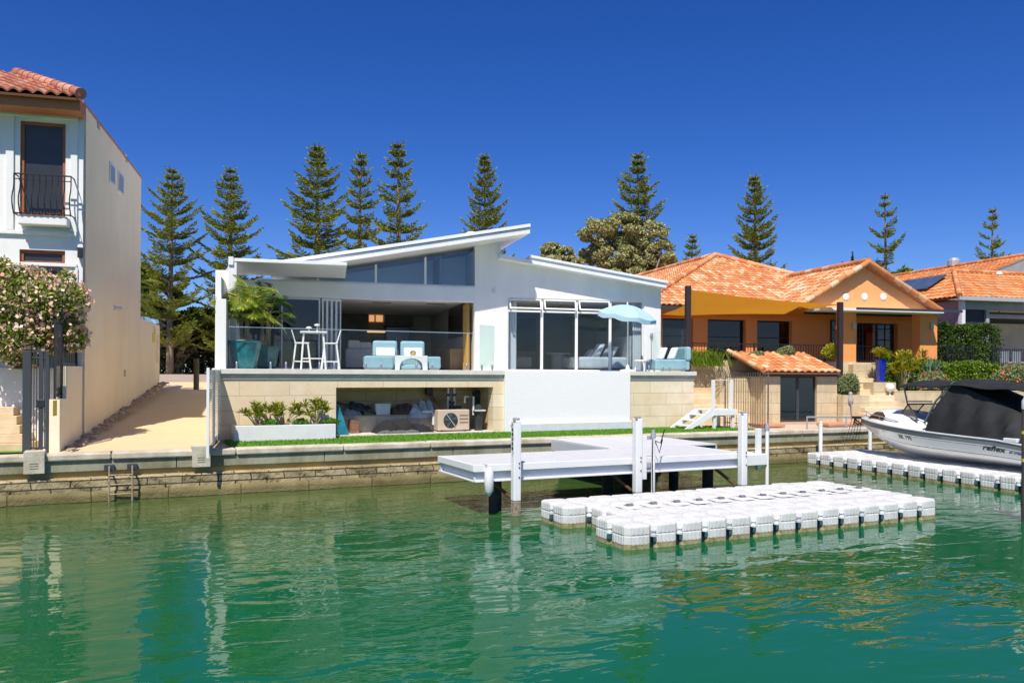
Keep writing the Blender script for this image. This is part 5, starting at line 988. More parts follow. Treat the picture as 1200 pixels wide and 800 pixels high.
# ------------------------------------------------------------------ floating pontoons of plastic cubes
CUBE = mat('pontoon_plastic', (0.68, 0.68, 0.67), 0.6, (0.52, 0.515, 0.48), 3.2, bump=0.15, bscale=60)
ALG = mat('algae_band', (0.22, 0.18, 0.06), 0.9, (0.42, 0.37, 0.22), 9, bump=0.4)
def cube_mesh():
    m = M(); s = 0.247; c = 0.075; H_ = 0.40
    o = [(-s+c, -s), (s-c, -s), (s, -s+c), (s, s-c), (s-c, s), (-s+c, s), (-s, s-c), (-s, -s+c)]
    def ring(k, z): return [(x*k, y*k, z) for x, y in o]
    rs = [ring(1.0, -0.1), ring(1.0, 0.085), ring(1.0, 0.20), ring(0.985, 0.205), ring(0.985, 0.22), ring(1.0, 0.225), ring(1.0, 0.345), ring(0.93, 0.372)]
    vs = [v for r in rs for v in r]; fs = []
    for j in range(len(rs)-1):
        for i in range(8): fs.append((j*8+i, j*8+(i+1) % 8, (j+1)*8+(i+1) % 8, (j+1)*8+i))
    m.add(vs, [f for f in fs[:8]], 1); m.v = []; m.f = []; m.m = []; m.a = []
    m.add(vs, fs+[tuple(7*8+i for i in range(8))], 0); m.m = [1 if k < 8 else 0 for k in range(len(m.f))]
    # ribs on each of the sides, treads on top
    for q in range(4):
        rt = Matrix.Rotation(q*math.pi/2, 3, 'Z')
        for k in range(4):
            x = -0.115+k*0.077
            for (z0, z1) in ((0.07, 0.195), (0.23, 0.335)):
                b_ = [(x-0.022, -s-0.007, z0), (x+0.022, -s-0.007, z0), (x+0.022, -s+0.003, z0), (x-0.022, -s+0.003, z0), (x-0.022, -s-0.007, z1), (x+0.022, -s-0.007, z1), (x+0.022, -s+0.003, z1), (x-0.022, -s+0.003, z1)]
                m.add([rt @ Vector(v) for v in b_], [(0, 3, 2, 1), (4, 5, 6, 7), (0, 1, 5, 4), (1, 2, 6, 5), (3, 0, 4, 7)])
    for i in range(6): x = -0.165+i*0.066; m.box(x-0.012, x+0.012, -0.17, 0.17, 0.371, 0.378)
    return m
def pontoon(name, label, x0, y0, nx_, ny, skip, parent_list, rollers=(), nmain=True, y_dir=1):
    t = T(name, label, 'pontoon', (x0, y0, 0), S, local=True); proto = None; lug = None
    for j in range(ny):
        for i in range(nx_):
            if (i, j) in skip: continue
            lo_ = (i, j) in rollers
            loc = Vector((0.25+i*0.5, 0.25+j*0.5, -0.07 if lo_ else random.uniform(-0.008, 0.008)))
            if proto is None: proto = cube_mesh().build('float_cube', [CUBE, ALG], t, bevel=0.006); o = proto
            else: o = proto.copy(); COL.objects.link(o)
            o.location = loc; o.rotation_euler = (R(random.uniform(-0.6, 0.6)), R(random.uniform(-0.6, 0.6)), random.choice((0, math.pi/2))*1)
    m = M()
    for j in range(ny):
        a_ = max(min(i for i in range(nx_) if (i, q) not in skip) for q in (max(0, j-1), j, min(ny-1, j+1)))*0.5; xs_ = [nx_-1]; b_ = xs_[-1]*0.5+0.5
        m.box(a_+0.05, b_-0.05, j*0.5+(0.05 if j == 0 else 0.0), j*0.5+0.5-(0.05 if j == ny-1 else 0.001), -0.12, 0.17)
    m.build('dark_core', mat('gap_shade_black', (0.008, 0.010, 0.012), 0.6), t, kind='stuff') if False else m.build('gap_shade_core', mat('gap_shade_black', (0.008, 0.010, 0.012), 0.6), t)  # black box added inside so the gaps between cubes look dark
    # corner lugs and pins along the outside edges
    has = lambda i, j: 0 <= i < nx_ and 0 <= j < ny and (i, j) not in skip
    cnt = 0
    for j in range(ny+1):
        for i in range(nx_+1):
            n = sum(has(a, b_) for a in (i-1, i) for b_ in (j-1, j))
            if n in (2, 3) or (n == 1):
                if n == 1: continue
                m = M(); x, y = i*0.5, j*0.5; m.lathe((x, y, 0.185), [(0.052, 0), (0.052, 0.03), (0.035, 0.035), (0.035, 0.075), (0.045, 0.08), (0.045, 0.095)], 8); m.build('pin_lug', PLAST if cnt % 3 else mat('grey_lug', (0.5, 0.51, 0.53), 0.5), t); cnt += 1
                m = M(); 
                m.box(x-0.05, x+0.05, y-0.05, y+0.05, -0.15, 0.10); m.build('connector_shadow_gap', mat('gap_shade_black', (0.01, 0.012, 0.016), 0.3), t) if False else None
    return t
PX0, PY0 = S.G(734, 645, 0).x, S.G(734, 645, 0).y
PX1 = S.G(1094, 606, 0).x; sc_ = (PX1-PX0)/7.0
skip = {(0, 2), (0, 3)}; roll = {(i, 2) for i in range(0)} 
pa_ = pontoon('floating_pontoon', 'large white floating pontoon of plastic cubes in the middle of the canal', PX0, PY0, 14, 6, skip, None)
pa_.o.scale = (sc_, 0.97*sc_, 1)
# keel channel with rollers along the middle
for i in range(1, 13):
    m = M(); x, y = 0.5+i*0.5, 1.5; z = 0.385
    m.add([(x-0.16, y-0.20, z), (x+0.16, y-0.20, z), (x+0.16, y+0.20, z), (x-0.16, y+0.20, z), (x-0.07, y-0.09, z+0.035), (x+0.07, y-0.09, z+0.035), (x+0.07, y+0.09, z+0.035), (x-0.07, y+0.09, z+0.035)], [(0, 1, 5, 4), (1, 2, 6, 5), (2, 3, 7, 6), (3, 0, 4, 7)])
    o = m.build('roller_cradle', CUBE, pa_)
    m = M(); m.tube([(x-0.05, y-0.03, z+0.035), (x+0.06, y-0.03, z+0.035)], 0.04, 10); m.build('roller', mat('roller_grey', (0.16, 0.17, 0.19), 0.5), pa_, smooth=True)
bp0 = S.G(944, 544, 0); BX0 = bp0.x
pb_ = pontoon('floating_pontoon', 'white floating pontoon of plastic cubes carrying the speedboat', BX0, YS-0.25-7.0*sc_, 5, 14, set(), None)
pb_.o.scale = (sc_, sc_, 1)
pb_.o.location.y = bp0.y-7*sc_
# hand rail by the boat
hr = T('handrail', 'galvanised handrail on the capping before the speedboat bow', 'handrail', (S.u(985, YS+0.15), YS+0.15, ZL))
a_ = [(S.u(px, YS+0.15), YS+0.15, S.z(px, 488.5, YS+0.15)) for px in (946, 1024)]
m = M(); m.tube([(a_[0][0], YS+0.15, ZL), a_[0], a_[1], (a_[1][0], YS+0.15, ZL)], 0.03, 8); m.build('rail', GALV, hr, smooth=True)
m = M(); x = S.u(992, YS+0.15); m.tube([(x, YS+0.15, ZL), (x, YS+0.15, a_[0][2])], 0.025, 8); m.build('post', GALV, hr)
m = M(); z = a_[0][2]-0.35; m.tube([(a_[0][0]+0.6, YS+0.12, z), (a_[1][0], YS+0.12, z+0.02)], 0.012, 6); m.build('lower_rail', GALV, hr)
for px, y0, lab in ((962, 495, 'white round post at the near left corner of the boat pontoon'), (1020, 505, 'white round post half hidden behind the speedboat bow')):
    v = 19.0; x = S.u(px, v); t_ = T('pontoon_post', lab, 'post', (x, v, 0), S, 'white posts holding the boat pontoon'); m = M(); m.tube([(x, v, -0.6), (x, v, S.z(px, y0, v))], 0.06, 12); m.build('tube', WHITE, t_, smooth=True); m = M(); m.lathe((x, v, S.z(px, y0, v)), [(0.065, 0), (0.065, 0.02), (0.03, 0.04)], 12); m.build('cap', PLAST, t_)
# marker pile cut by the right edge of the photo
vm = S.G(1196, 612, 0).y; xm = S.u(1206, vm)
mk = T('marker_pile', 'thick dark rusted pile banded with yellow at the right edge', 'pile', (xm, vm, 0))
zt2 = S.z(1198, 470, vm); r = 0.115
m = M(); m.lathe((xm, vm, -1), [(r, 0), (r, 1.0), (r*1.03, 1.3), (r, 1+zt2)], 18); m.build('pile_body', mat('rusty_dark_pile', (0.07, 0.075, 0.085), 0.8, (0.16, 0.09, 0.05), 4, bump=0.4), mk, smooth=True)
m = M(); m.lathe((xm, vm, zt2), [(r*1.05, -0.15), (r*1.05, 0), (r*0.6, 0.1)], 18); m.build('cap', PLAST, mk, smooth=True)
for py in (474, 507, 539.5): z = S.z(1198, py, vm); m = M(); m.lathe((xm, vm, z), [(r*1.04, -0.03), (r*1.04, 0.03)], 18); m.build('band', mat('yellow_band', (0.80, 0.74, 0.02), 0.5), mk)
# ------------------------------------------------------------------ speedboat, bow towards the sea wall (-y is aft)
UBn = BX0+0.62                                       # near gunwale
Bm = 1.12                                            # half beam
Uc = UBn+Bm
bow = S.Q(1009, 507, Uc); Lb = 6.3; yb = bow.y
sb = T('speedboat', 'white cabin speedboat under a black canopy parked on the boat pontoon', 'boat', (Uc, yb-Lb/2, 0.36))
gel = mat('gelcoat', (0.84, 0.84, 0.83), 0.18, (0.80, 0.80, 0.79), 1.5, coat=0.4, spec=0.5)
n = 26; secs = []
zk0 = 0.40
for i in range(n+1):
    t = i/n; y = yb-Lb*t
    w = Bm*min(1, (1-(1-min(t/0.55, 1))**2.1))**0.9
    sheer = 1.42-0.30*t-0.05*math.sin(math.pi*t)
    if t > 0.8: sheer -= 0.10*((t-0.8)/0.2)
    keel = zk0+max(0, (0.42-t)/0.42)**2.4*0.88
    ch = keel+(sheer-keel)*(0.42-0.10*t); cw = w*(0.60+0.28*min(1, t/0.5))
    secs.append((y, w, sheer, keel, ch, cw))
def hull_ring(s, side):
    y, w, sh, ke, ch, cw = s
    pts = [(0, ke), (cw*0.5, ke+(ch-ke)*0.42), (cw*0.96, ch-0.01), (cw, ch+0.015), (cw+(w-cw)*0.45, ch+(sh-ch)*0.38), (cw+(w-cw)*0.8, ch+(sh-ch)*0.62), (w*0.985, sh-0.17), (w, sh-0.15), (w, sh)]
    return [(Uc-side*a, y, z) for a, z in pts]
m = M(); K = 9
for side in (1, -1):
    vs = [p for s in secs for p in hull_ring(s, side)]; fs = []; mi = []
    for i in range(n):
        for k in range(K-1): fs.append((i*K+k, (i+1)*K+k, (i+1)*K+k+1, i*K+k+1)); mi.append(1 if k >= 7 else 0)
    b0 = len(m.f); m.add(vs, fs); m.m[b0:] = mi
# transom
m.add(hull_ring(secs[-1], 1)+hull_ring(secs[-1], -1)[::-1], [tuple(range(2*K))])
DKG = mat('rubbing_grey', (0.16, 0.175, 0.19), 0.4)
hull = m.build('hull', [gel, DKG], sb, smooth=True)
def on_hull(t, f, side=1, out=0.004):
    """point on the near topside: t along, f from chine (0) to sheer (1)"""
    i = min(n-1, int(t*n)); q = t*n-i; a, b_ = secs[i], secs[i+1]; s = [a[k]*(1-q)+b_[k]*q for k in range(6)]; r = hull_ring(s, side); 
    zc, zs = s[4]+0.015, s[2]-0.17; z = zc+(zs-zc)*f
    for p, q2 in zip(r[3:7], r[4:8]):
        if p[2]-1e-6 <= z <= q2[2]+1e-6: g = (z-p[2])/max(1e-6, q2[2]-p[2]); x = p[0]+(q2[0]-p[0])*g; return Vector((x-side*out, s[0], z))
    return Vector((r[6][0]-side*out, s[0], z))
def stripe(name, pts_t, f0, f1, mats, th, par):
    m = M(); N = 40; a_ = [on_hull(pts_t[0]+(pts_t[1]-pts_t[0])*k/N, f0(k/N) if callable(f0) else f0) for k in range(N+1)]; c_ = [p+Vector((0, 0, th)) for p in a_]
    m.add(a_+c_, [(k, k+1, N+1+k+1, N+1+k) for k in range(N)]); return subbuild(m, name, mats, par, sb, auto=False)
NAVY = mat('navy_stripe', (0.02, 0.035, 0.06), 0.4)
stripe('waterline_stripe', (0.10, 0.93), 0.22, 0.22, NAVY, 0.014, hull); stripe('upper_stripe', (0.28, 0.98), lambda q: 0.93, 0, NAVY, 0.022, hull)
# deck, foredeck crown, cabin top
m = M(); vs = []; K2 = 9
for i, s in enumerate(secs):
    t = i/n
    for k in range(K2):
        a = -1+2*k/(K2-1); crown = 0.0
        if t < 0.44: crown = 0.42*math.sin(math.pi*min(1, (t+0.03)/0.55))**0.9*(1-abs(a)**4.5)*min(1, t*7)
        vs.append((Uc+a*s[1]*0.995, s[0], s[2]+0.012+crown))
m.add(vs, [(i*K2+k, i*K2+k+1, (i+1)*K2+k+1, (i+1)*K2+k) for i in range(n) for k in range(K2-1)])
m.build('deck', gel, sb, smooth=True)
m = M(); 
for side in (1, -1): m.tube([(Uc-side*s[1]*1.0, s[0], s[2]-0.0) for s in secs], 0.022, 8)
m.build('rub_rail', mat('rail_white', (0.62, 0.64, 0.66), 0.4), sb, smooth=True)
# cabin side window
m = M(); 
def crown_pt(t, a, out=0.012):
    i = min(n-1, int(t*n)); q = t*n-i; A_, B__ = secs[i], secs[i+1]; s = [A_[k]*(1-q)+B__[k]*q for k in range(6)]
    c = 0.42*math.sin(math.pi*min(1, (t+0.03)/0.55))**0.9*(1-abs(a)**4.5)*min(1, t*7); return Vector((Uc+a*s[1]*0.995-out, s[0], s[2]+0.012+c+out))
pts = [crown_pt(0.105, -0.93), crown_pt(0.23, -0.94), crown_pt(0.235, -0.86), crown_pt(0.20, -0.74), crown_pt(0.15, -0.74), crown_pt(0.115, -0.83)]
m.add(pts, [tuple(range(6))]); m.build('side_window', mat('smoked_window', (0.10, 0.06, 0.04), 0.15), sb, auto=False)
# bow rail
m = M(); tt = [0.02, 0.06, 0.12, 0.2, 0.28, 0.33]
for side in (1, -1):
    pr = [Vector((Uc-side*(secs[int(t*n)][1]*0.93+0.0), yb-Lb*t+0.02, secs[int(t*n)][2]+0.20-0.35*max(0, t-0.2))) for t in tt]; m.tube(pr, 0.013, 6)
    for t in (0.06, 0.2): q = Vector((Uc-side*secs[int(t*n)][1]*0.93, yb-Lb*t+0.02, secs[int(t*n)][2])); m.tube([q, q+Vector((0, 0, 0.19))], 0.011, 6)
m.build('bow_rail', GALV, sb, smooth=True)
m = M(); q = Vector((Uc, yb, secs[0][2])); m.box(Uc-0.09, Uc+0.09, yb-0.1, yb+0.28, q.z-0.04, q.z+0.03); m.tube([(Uc, yb+0.2, q.z), (Uc, yb+0.25, q.z-0.15), (Uc, yb+0.1, q.z-0.22)], 0.025, 6)
for d in (-1, 1): m.tube([(Uc, yb+0.25, q.z-0.05), (Uc+d*0.16, yb+0.12, q.z-0.22)], 0.02, 6)
m.build('anchor', BLACK, sb)
for k in range(5): 
    m = M(); m.tube([(Uc-0.2+k*0.1, yb+0.15, q.z), (Uc-0.3+k*0.13, yb+0.3, 0.7), (Uc-0.35+k*0.15, YS-0.03, 0.55+0.05*k)], 0.009, 5); m.build('bow_line', BLACK, sb)
# windscreen on the aft end of the crown
def SQ(px, py, u=None): return S.Q(px, py, Uc-0.80 if u is None else u)
WSF = mat('screen_frame', (0.05, 0.055, 0.06), 0.4)
wb0, wb1, wt0, wt1 = SQ(1046, 489.5), SQ(1077, 491), SQ(1059.5, 474), SQ(1062, 473.5)
fy0, fy1, fz = wb0.y, wb1.y, wb0.z
zs_top = SQ(1060, 473.5).z; yt = SQ(1060, 473.5).y
m = M(); L_ = Uc-0.80; Rr_ = Uc+0.80; Lt, Rt_ = Uc-0.66, Uc+0.66
bl_, br_ = Vector((L_+0.25, fy0, fz)), Vector((Rr_-0.25, fy0, fz)); al, ar = Vector((L_-0.04, fy1, fz-0.03)), Vector((Rr_+0.04, fy1, fz-0.03)); tl_, tr_ = Vector((Lt, yt, zs_top)), Vector((Rt_, yt, zs_top))
tl2, tr2 = Vector((Lt-0.04, yt-0.12, zs_top)), Vector((Rt_+0.04, yt-0.12, zs_top))
for a_, c_ in ((bl_, tl_), (br_, tr_), (bl_, br_), (tl_, tr_), (bl_, al), (br_, ar), (tl_, al), (tr_, ar), ((bl_+br_)/2, (tl_+tr_)/2)): m.tube([a_, c_], 0.02, 6)
m.build('windscreen_frame', WSF, sb)
m = M(); m.add([bl_, br_, tr_, tl_], [(0, 1, 2, 3)]); m.add([bl_, al, tl_], [(0, 1, 2)]); m.add([br_, ar, tr_], [(0, 1, 2)]); m.build('windscreen', glass('perspex', (0.62, 0.68, 0.66), refl=1.2), sb, auto=False)
# clears between screen and canopy
zr_ = S.Q(1056, 451, Uc-0.85).z; yr_ = S.Q(1056, 451, Uc-0.85).y
for sx in (-1, 1):
    m = M(); m.tube([(Uc+sx*0.68, yt, zs_top), (Uc+sx*0.80, yr_-0.05, zr_-0.05)], 0.022, 6); m.build('canopy_strut', mat('frame_grey', (0.22, 0.23, 0.24), 0.4, metal=0.5), sb, smooth=True); m = M(); m.tube([(Uc+sx*0.95, SQ(1088, 495).y, SQ(1088, 495).z), (Uc+sx*0.92, SQ(1100, 470).y, SQ(1100, 470).z), (Uc+sx*0.80, SQ(1118, 447).y, SQ(1118, 447).z)], 0.028, 8); m.build('canopy_arch', MATS['frame_grey'], sb, smooth=True)
m = M(); m.tube([(Uc-0.78, SQ(1063, 470).y, SQ(1063, 470).z), (Uc-0.9, SQ(1095, 470).y, SQ(1095, 470).z)], 0.02, 6)
m.build('canopy_frame', mat('frame_grey', (0.22, 0.23, 0.24), 0.4, metal=0.5), sb, smooth=True)
# black bimini top and the side/aft cover
CAV = mat('black_canvas', (0.008, 0.009, 0.010), 0.75, (0.016, 0.017, 0.019), 3, bump=0.3, bscale=6)
ya, yz = yr_+0.08, S.Q(1235, 455, Uc-0.85).y
m = M(); NU, NV = 12, 24; vs = []
for j in range(NV+1):
    t = j/NV; y = ya+(yz-ya)*t; zc = zr_-0.02+0.10*math.sin(math.pi*min(1, t*1.15+0.05))**0.8+0.03*math.sin(t*18)
    for i in range(NU+1): a = -1+2*i/NU; vs.append((Uc+a*0.92, y, zc-0.10*abs(a)**3+0.06*(1-a*a)))
m.add(vs, [(j*(NU+1)+i, j*(NU+1)+i+1, (j+1)*(NU+1)+i+1, (j+1)*(NU+1)+i) for j in range(NV) for i in range(NU)])
bt_ = m.build('bimini_top', CAV, sb, smooth=True, auto=False)
mod = bt_.modifiers.new('th', 'SOLIDIFY'); mod.thickness = 0.02; mod.offset = -1
# side cover: from the arch down to the gunwale, sagging aft
m = M(); NV = 26; NH = 8; vs = []
y_s = SQ(1092, 500).y
for side in (1, -1):
    vs = []
    for j in range(NV+1):
        t = j/NV; y = y_s+(yb-Lb*0.985-y_s)*t; i = min(n, max(0, int(round((yb-y)/Lb*n)))); gx = secs[i][1]*0.97; gzv = secs[i][2]+0.01
        top = zr_+0.05-1.02*t**1.15; 
        topx = 0.80-0.1*t
        for k in range(NH+1):
            f = k/NH; x = gx*(1-f)+topx*f+0.05*math.sin(math.pi*f); fold = (0.055*math.sin(j*1.05+f*3)+0.025*math.sin(j*2.3-f*5))*math.sin(math.pi*f)
            yy_ = y-(1-t)*0.62*(f**1.3)*(1 if t < 0.6 else 1)*(1.0)
            vs.append((Uc-side*(x+fold), yy_, gzv+(top-gzv)*f))
    m.add(vs, [(j*(NH+1)+k, j*(NH+1)+k+1, (j+1)*(NH+1)+k+1, (j+1)*(NH+1)+k) for j in range(NV) for k in range(NH)])
# roof of the aft cover
vs = []
for j in range(NV+1):
    t = j/NV; y = y_s+(yb-Lb*0.985-y_s)*t; top = zr_+0.05-1.02*t**1.15; yy_ = y-(1-t)*0.62
    for k in range(7): a = -1+2*k/6; vs.append((Uc+a*(0.80-0.1*t), yy_, top+0.05*(1-a*a)))
m.add(vs, [(j*7+k, j*7+k+1, (j+1)*7+k+1, (j+1)*7+k) for j in range(NV) for k in range(6)])
m.build('boat_cover', CAV, sb, smooth=True, auto=False)
p = on_hull(0.86, 1.0); i = int(0.86*n); m = M(); m.box(Uc-secs[i][1]-0.02, Uc-secs[i][1]+0.14, p.y-0.2, p.y+0.15, secs[i][2]+0.0, secs[i][2]+0.10); m.build('cleat_pad', PLAST, sb, bevel=0.02)
def hull_text(txt, t0, f, size, mats, shear=0.0, ext=0.0015, name='lettering', sx=1.0):
    cu = bpy.data.curves.new(name, 'FONT'); cu.body = txt; cu.size = size; cu.shear = shear; cu.extrude = ext; cu.offset = 0.002*size/0.1
    ob = bpy.data.objects.new(name, cu); COL.objects.link(ob); bpy.context.view_layer.update()
    me = bpy.data.meshes.new_from_object(ob.evaluated_get(bpy.context.evaluated_depsgraph_get())); COL.objects.unlink(ob); bpy.data.objects.remove(ob)
    p0 = on_hull(t0, f, out=0.012); p1 = on_hull(min(0.99, t0+0.12), f, out=0.012); pu_ = on_hull(t0, f+0.18, out=0.012)
    X = (p1-p0).normalized(); Z = (pu_-p0); Z = (Z-X*Z.dot(X)).normalized(); Y = X.cross(Z)
    for v in me.vertices: c = v.co.copy(); v.co = p0+X*c.x*sx+Z*c.y-Y*c.z*(-1)-sb.off
    me.materials.clear(); me.materials.append(mats); o = bpy.data.objects.new(name, me); COL.objects.link(o); o.parent = hull; return o
hull_text('EK 795', 0.335, 0.62, 0.17, NAVY)
hull_text('reflex', 0.745, 0.66, 0.20, BLACK, 0.35, sx=1.25); hull_text('al marine', 0.855, 0.68, 0.115, mat('blue_letter', (0.02, 0.10, 0.32), 0.4), 0.2, sx=1.1)
# ------------------------------------------------------------------ limestone stairs, boarding steps, iron fence right of the terrace
ls = T('limestone_stairs', 'sunlit limestone stairs climbing beside the right end of the terrace', 'stairs', (su(835), 22.6, ZL))
a_, b_ = xe+0.06, S.u(858, 23.0)
for k in range(8):
    m = M(); y0 = 22.1+k*0.30; m.box(a_, b_, y0, 25.2, ZL+0.28+k*0.19-(0.45 if k == 0 else 0.19), ZL+0.28+k*0.19); m.build('step', STEP if k % 2 else mat('pale_step', (0.78, 0.64, 0.43), 0.85, (0.70, 0.55, 0.35), 2), ls, bevel=0.012)
lw = T('garden_wall', 'high limestone wall behind the stairs beside the terrace', 'wall', (su(830), 25.2, ZL))
m = M(); v = 25.2; m.box(S.u(803, v), S.u(856, v), v, v+0.4, ZL, S.z(830, 419.5, v)); m.box(S.u(803, v)-0.6, S.u(803, v)-0.002, v+0.1, v+0.3, ZL, S.z(790, 432, v)); m.build('wall', LIME, lw)
bsx = T('boarding_steps', 'white boarding steps with a small landing and rail on the turf', 'steps', (S.u(840, 21.0), 21.0, ZL))
ya, yb2 = 20.75, 21.55; zl = S.z(850, 479.5, ya); l0, l1 = S.u(836, ya), S.u(863, ya)
m = M(); m.box(l0, l1, ya, yb2, zl-0.05, zl); m.box(l0, l1, ya-0.03, ya-0.002, zl-0.19, zl+0.004); m.build('landing', WHITE, bsx, bevel=0.01)
for x in (l0+0.04, l1-0.14):
    for y in (ya+0.02, yb2-0.1): m = M(); m.box(x, x+0.09, y, y+0.08, ZL+0.01, zl-0.055); m.build('leg', WHITE, bsx)
xs0 = S.u(806, ya)
for y in (ya-0.02, yb2-0.06):
    m = M(); m.xz([(xs0-0.12, ZL+0.012), (xs0+0.12, ZL+0.012), (l0+0.02, zl-0.19), (l0+0.02, zl), (l0-0.10, zl)], y, y+0.05); m.build('stringer', WHITE, bsx)
for k in range(3): z = ZL+0.012+(zl-ZL)*(k+0.6)/3.6; x = xs0+(l0-xs0)*(k+0.6)/3.6; m = M(); m.box(x-0.08, x+0.16, ya+0.032, yb2-0.062, z-0.03, z+0.01); m.build('tread', WHITE, bsx)
zr2 = S.z(846, 445, ya)
for x in (l0-0.04, S.u(857, ya)-0.04): m = M(); m.box(x, x+0.10, ya-0.02, ya+0.06, zl+0.005, zr2-0.02); m.build('rail_post', WHITE, bsx, bevel=0.005)
m = M(); m.box(l0-0.04, S.u(857, ya)+0.06, ya, ya+0.04, zr2-0.018, zr2); m.build('top_rail', WHITE, bsx)
uf = S.u(899, 19.75); vfar = S.Q(850, 440, uf).y; zf2 = S.z(899, 437, 19.75)
fe = T('iron_fence', 'tall thin iron bar fence running from the wall capping to the stairs', 'fence', (uf, 20.5, ZL))
m = M(); yy_ = 19.72
while yy_ < vfar: m.tube([(uf, yy_, ZL), (uf, yy_, zf2+0.10*math.sin((yy_-19.7)*3)**2*0.3)], 0.010, 5); yy_ += 0.11
m.build('bars', mat('rust_iron', (0.10, 0.08, 0.065), 0.8, (0.20, 0.15, 0.11), 12), fe)
for z in (ZL+0.12, zf2-0.14): m = M(); m.box(uf-0.012, uf+0.012, 19.7, vfar, z, z+0.03); m.build('rail', MATS['rust_iron'], fe)
for y in (19.7, vfar): m = M(); m.box(uf-0.016, uf+0.016, y-0.016, y+0.016, ZL, zf2+0.05); m.build('post', MATS['rust_iron'], fe)
for k in range(8): q = R(-60+k*22); m = M(); m.tube([(uf, vfar, zf2-0.35), (uf-0.08, vfar+0.5*abs(math.cos(q))+0.1, zf2-0.35+0.55*math.sin(q))], 0.010, 5); m.build('spike', MATS['rust_iron'], fe)
# ------------------------------------------------------------------ boathouse
vb = 24.9; h0, h1 = B.u(896.5, vb), B.u(981, vb); zbe = B.z(900, 440, vb)
bh = T('boathouse', 'small limestone boathouse with dark glass doors and a tiled lean-to roof', 'shed', ((h0+h1)/2, vb, ZL), B)
d0, d1, zd = B.u(914.5, vb), B.u(957.5, vb), B.z(936, 441, vb)
m = M(); m.box(h0, d0, vb, vb+0.3, ZL-0.02, zbe); m.box(d1, h1, vb, vb+0.3, ZL-0.02, zbe); m.box(h0, h0+0.3, vb+0.302, vb+3, ZL-0.02, zbe-0.05); m.box(h1-0.3, h1, vb+0.302, vb+3, ZL-0.02, zbe-0.05); m.box(h0-1.2, h0-0.003, vb+0.9, vb+1.2, ZL, zbe-0.1); m.build('wall', LIME2, bh)
m = M(); m.box(h0-0.25, h1+0.1, vb-0.06, vb-0.002, zd, B.z(940, 433, vb)); m.build('fascia', DARKM, bh, bevel=0.008)
mid = (d0+d1)/2
for a_, b_ in ((d0, mid+0.03), (mid-0.03+0.061, d1)):
    m = M(); v = vb+0.1; f = 0.05; m.box(a_, a_+f, v, v+0.05, ZL+0.1, zd); m.box(b_-f, b_, v, v+0.05, ZL+0.1, zd); m.box(a_+f, b_-f, v, v+0.05, ZL+0.1, ZL+0.17); m.box(a_+f, b_-f, v, v+0.05, zd-0.05, zd); o = m.build('door', DARKM, bh)
    g = M(); g.box(a_+f, b_-f, v+0.02, v+0.026, ZL+0.17, zd-0.05); subbuild(g, 'pane', glass('boathouse_glass', (0.10, 0.12, 0.13), refl=2.2), o, bh)
m = M(); m.box(d0, d1, vb-0.05, vb+0.2, ZL, ZL+0.098); m.build('threshold', mat('tan_sill', (0.5, 0.38, 0.26), 0.8), bh)
m = M(); m.box(h0+0.31, h1-0.31, vb+2.6, vb+2.8, ZL, zbe-0.1); m.build('back_wall', INTD, bh)
zrt = B.z(935, 414, vb+1.9); ze_ = B.z(895, 435.5, vb-0.25)
eL, eR = B.u(896, vb-0.25)-0.02, B.u(985, vb-0.25)
slope_face('roof', (eL, vb-0.25, ze_), (eR, vb-0.25, ze_), [(eR, vb+1.9, zrt), (eL-0.1, vb+1.9, zrt)], TERRA, bh, wav=0.26, amp=0.05, step=0.03)
ridge('verge_tiles', [(eL, vb-0.25, ze_+0.05), (eL-0.1, vb+1.9, zrt+0.05)], bh, TERRA, 0.095)
# steps, low paving slabs
for (x0, x1, y0, y1, lab) in ((0, 0, 0, 0, ''),): pass
t_ = T('door_step', 'terracotta step slab before the boathouse corner', 'step', (B.u(905, 23.6), 23.6, ZL), B); m = M(); m.box(B.u(893, 23.5), B.u(921, 23.5), 23.5, 24.3, ZL+0.03, ZL+0.13); m.build('slab', mat('terracotta_step', (0.60, 0.30, 0.17), 0.8, (0.5, 0.25, 0.15), 4), t_, bevel=0.02)
m = M(); m.box(B.u(972, 23.4), B.u(1018, 23.4), 23.4, 24.1, ZL+0.03, ZL+0.14); wobj('kayak_board', 'long low terracotta-coloured slab lying before the planter wall', 'slab', m, MATS['terracotta_step'], bevel=0.03)
# ------------------------------------------------------------------ orange house and its raised garden
ZO = 3.22; vO = 28.9; vT = 26.9
tr2 = T('raised_terrace', 'limestone retaining walls carrying the orange house terrace', 'terrace', (B.u(900, vT), vT, ZL), B)
m = M(); gx0, gx1 = B.u(772, vT), B.u(1004, vT)
m.box(gx0, gx1, vT, vT+12, ZL, ZO); m.build('terrace_wall', LIME2, tr2)
m = M(); m.box(B.u(1052, 27.2), 45, 27.2, 44, ZL, 2.95); m.box(B.u(1004, 28.2), B.u(1053, 28.2), 28.0, 44, ZL, ZO-0.02); m.build('garden_terrace', LIME2, tr2)
m = M(); m.box(B.u(1049, 25.1), 42, 25.1, 25.4, ZL, B.z(1100, 458, 25.1)); m.build('low_wall', LIME2, tr2)
m = M(); m.box(B.u(1049, 25.1)+0.1, 42, 25.402, 27.19, ZL, B.z(1100, 462, 25.1)); m.build('garden_bed', SOIL, tr2)
oh = T('orange_house', 'orange rendered house with a variegated tiled hip roof and gabled porch', 'house', (B.u(900, vO), vO, ZO), B)
ou = lambda px: B.u(px, vO); oz = lambda py, px=860: B.z(px, py, vO)
m = M(); zt3 = oz(362); zo1 = oz(374.5)
cols = [(765, 776), (812, 829), (874, 887), (928, 1004)]
for a_, b_ in cols: m.box(ou(a_), ou(b_), vO, vO+0.35, ZO, zo1)
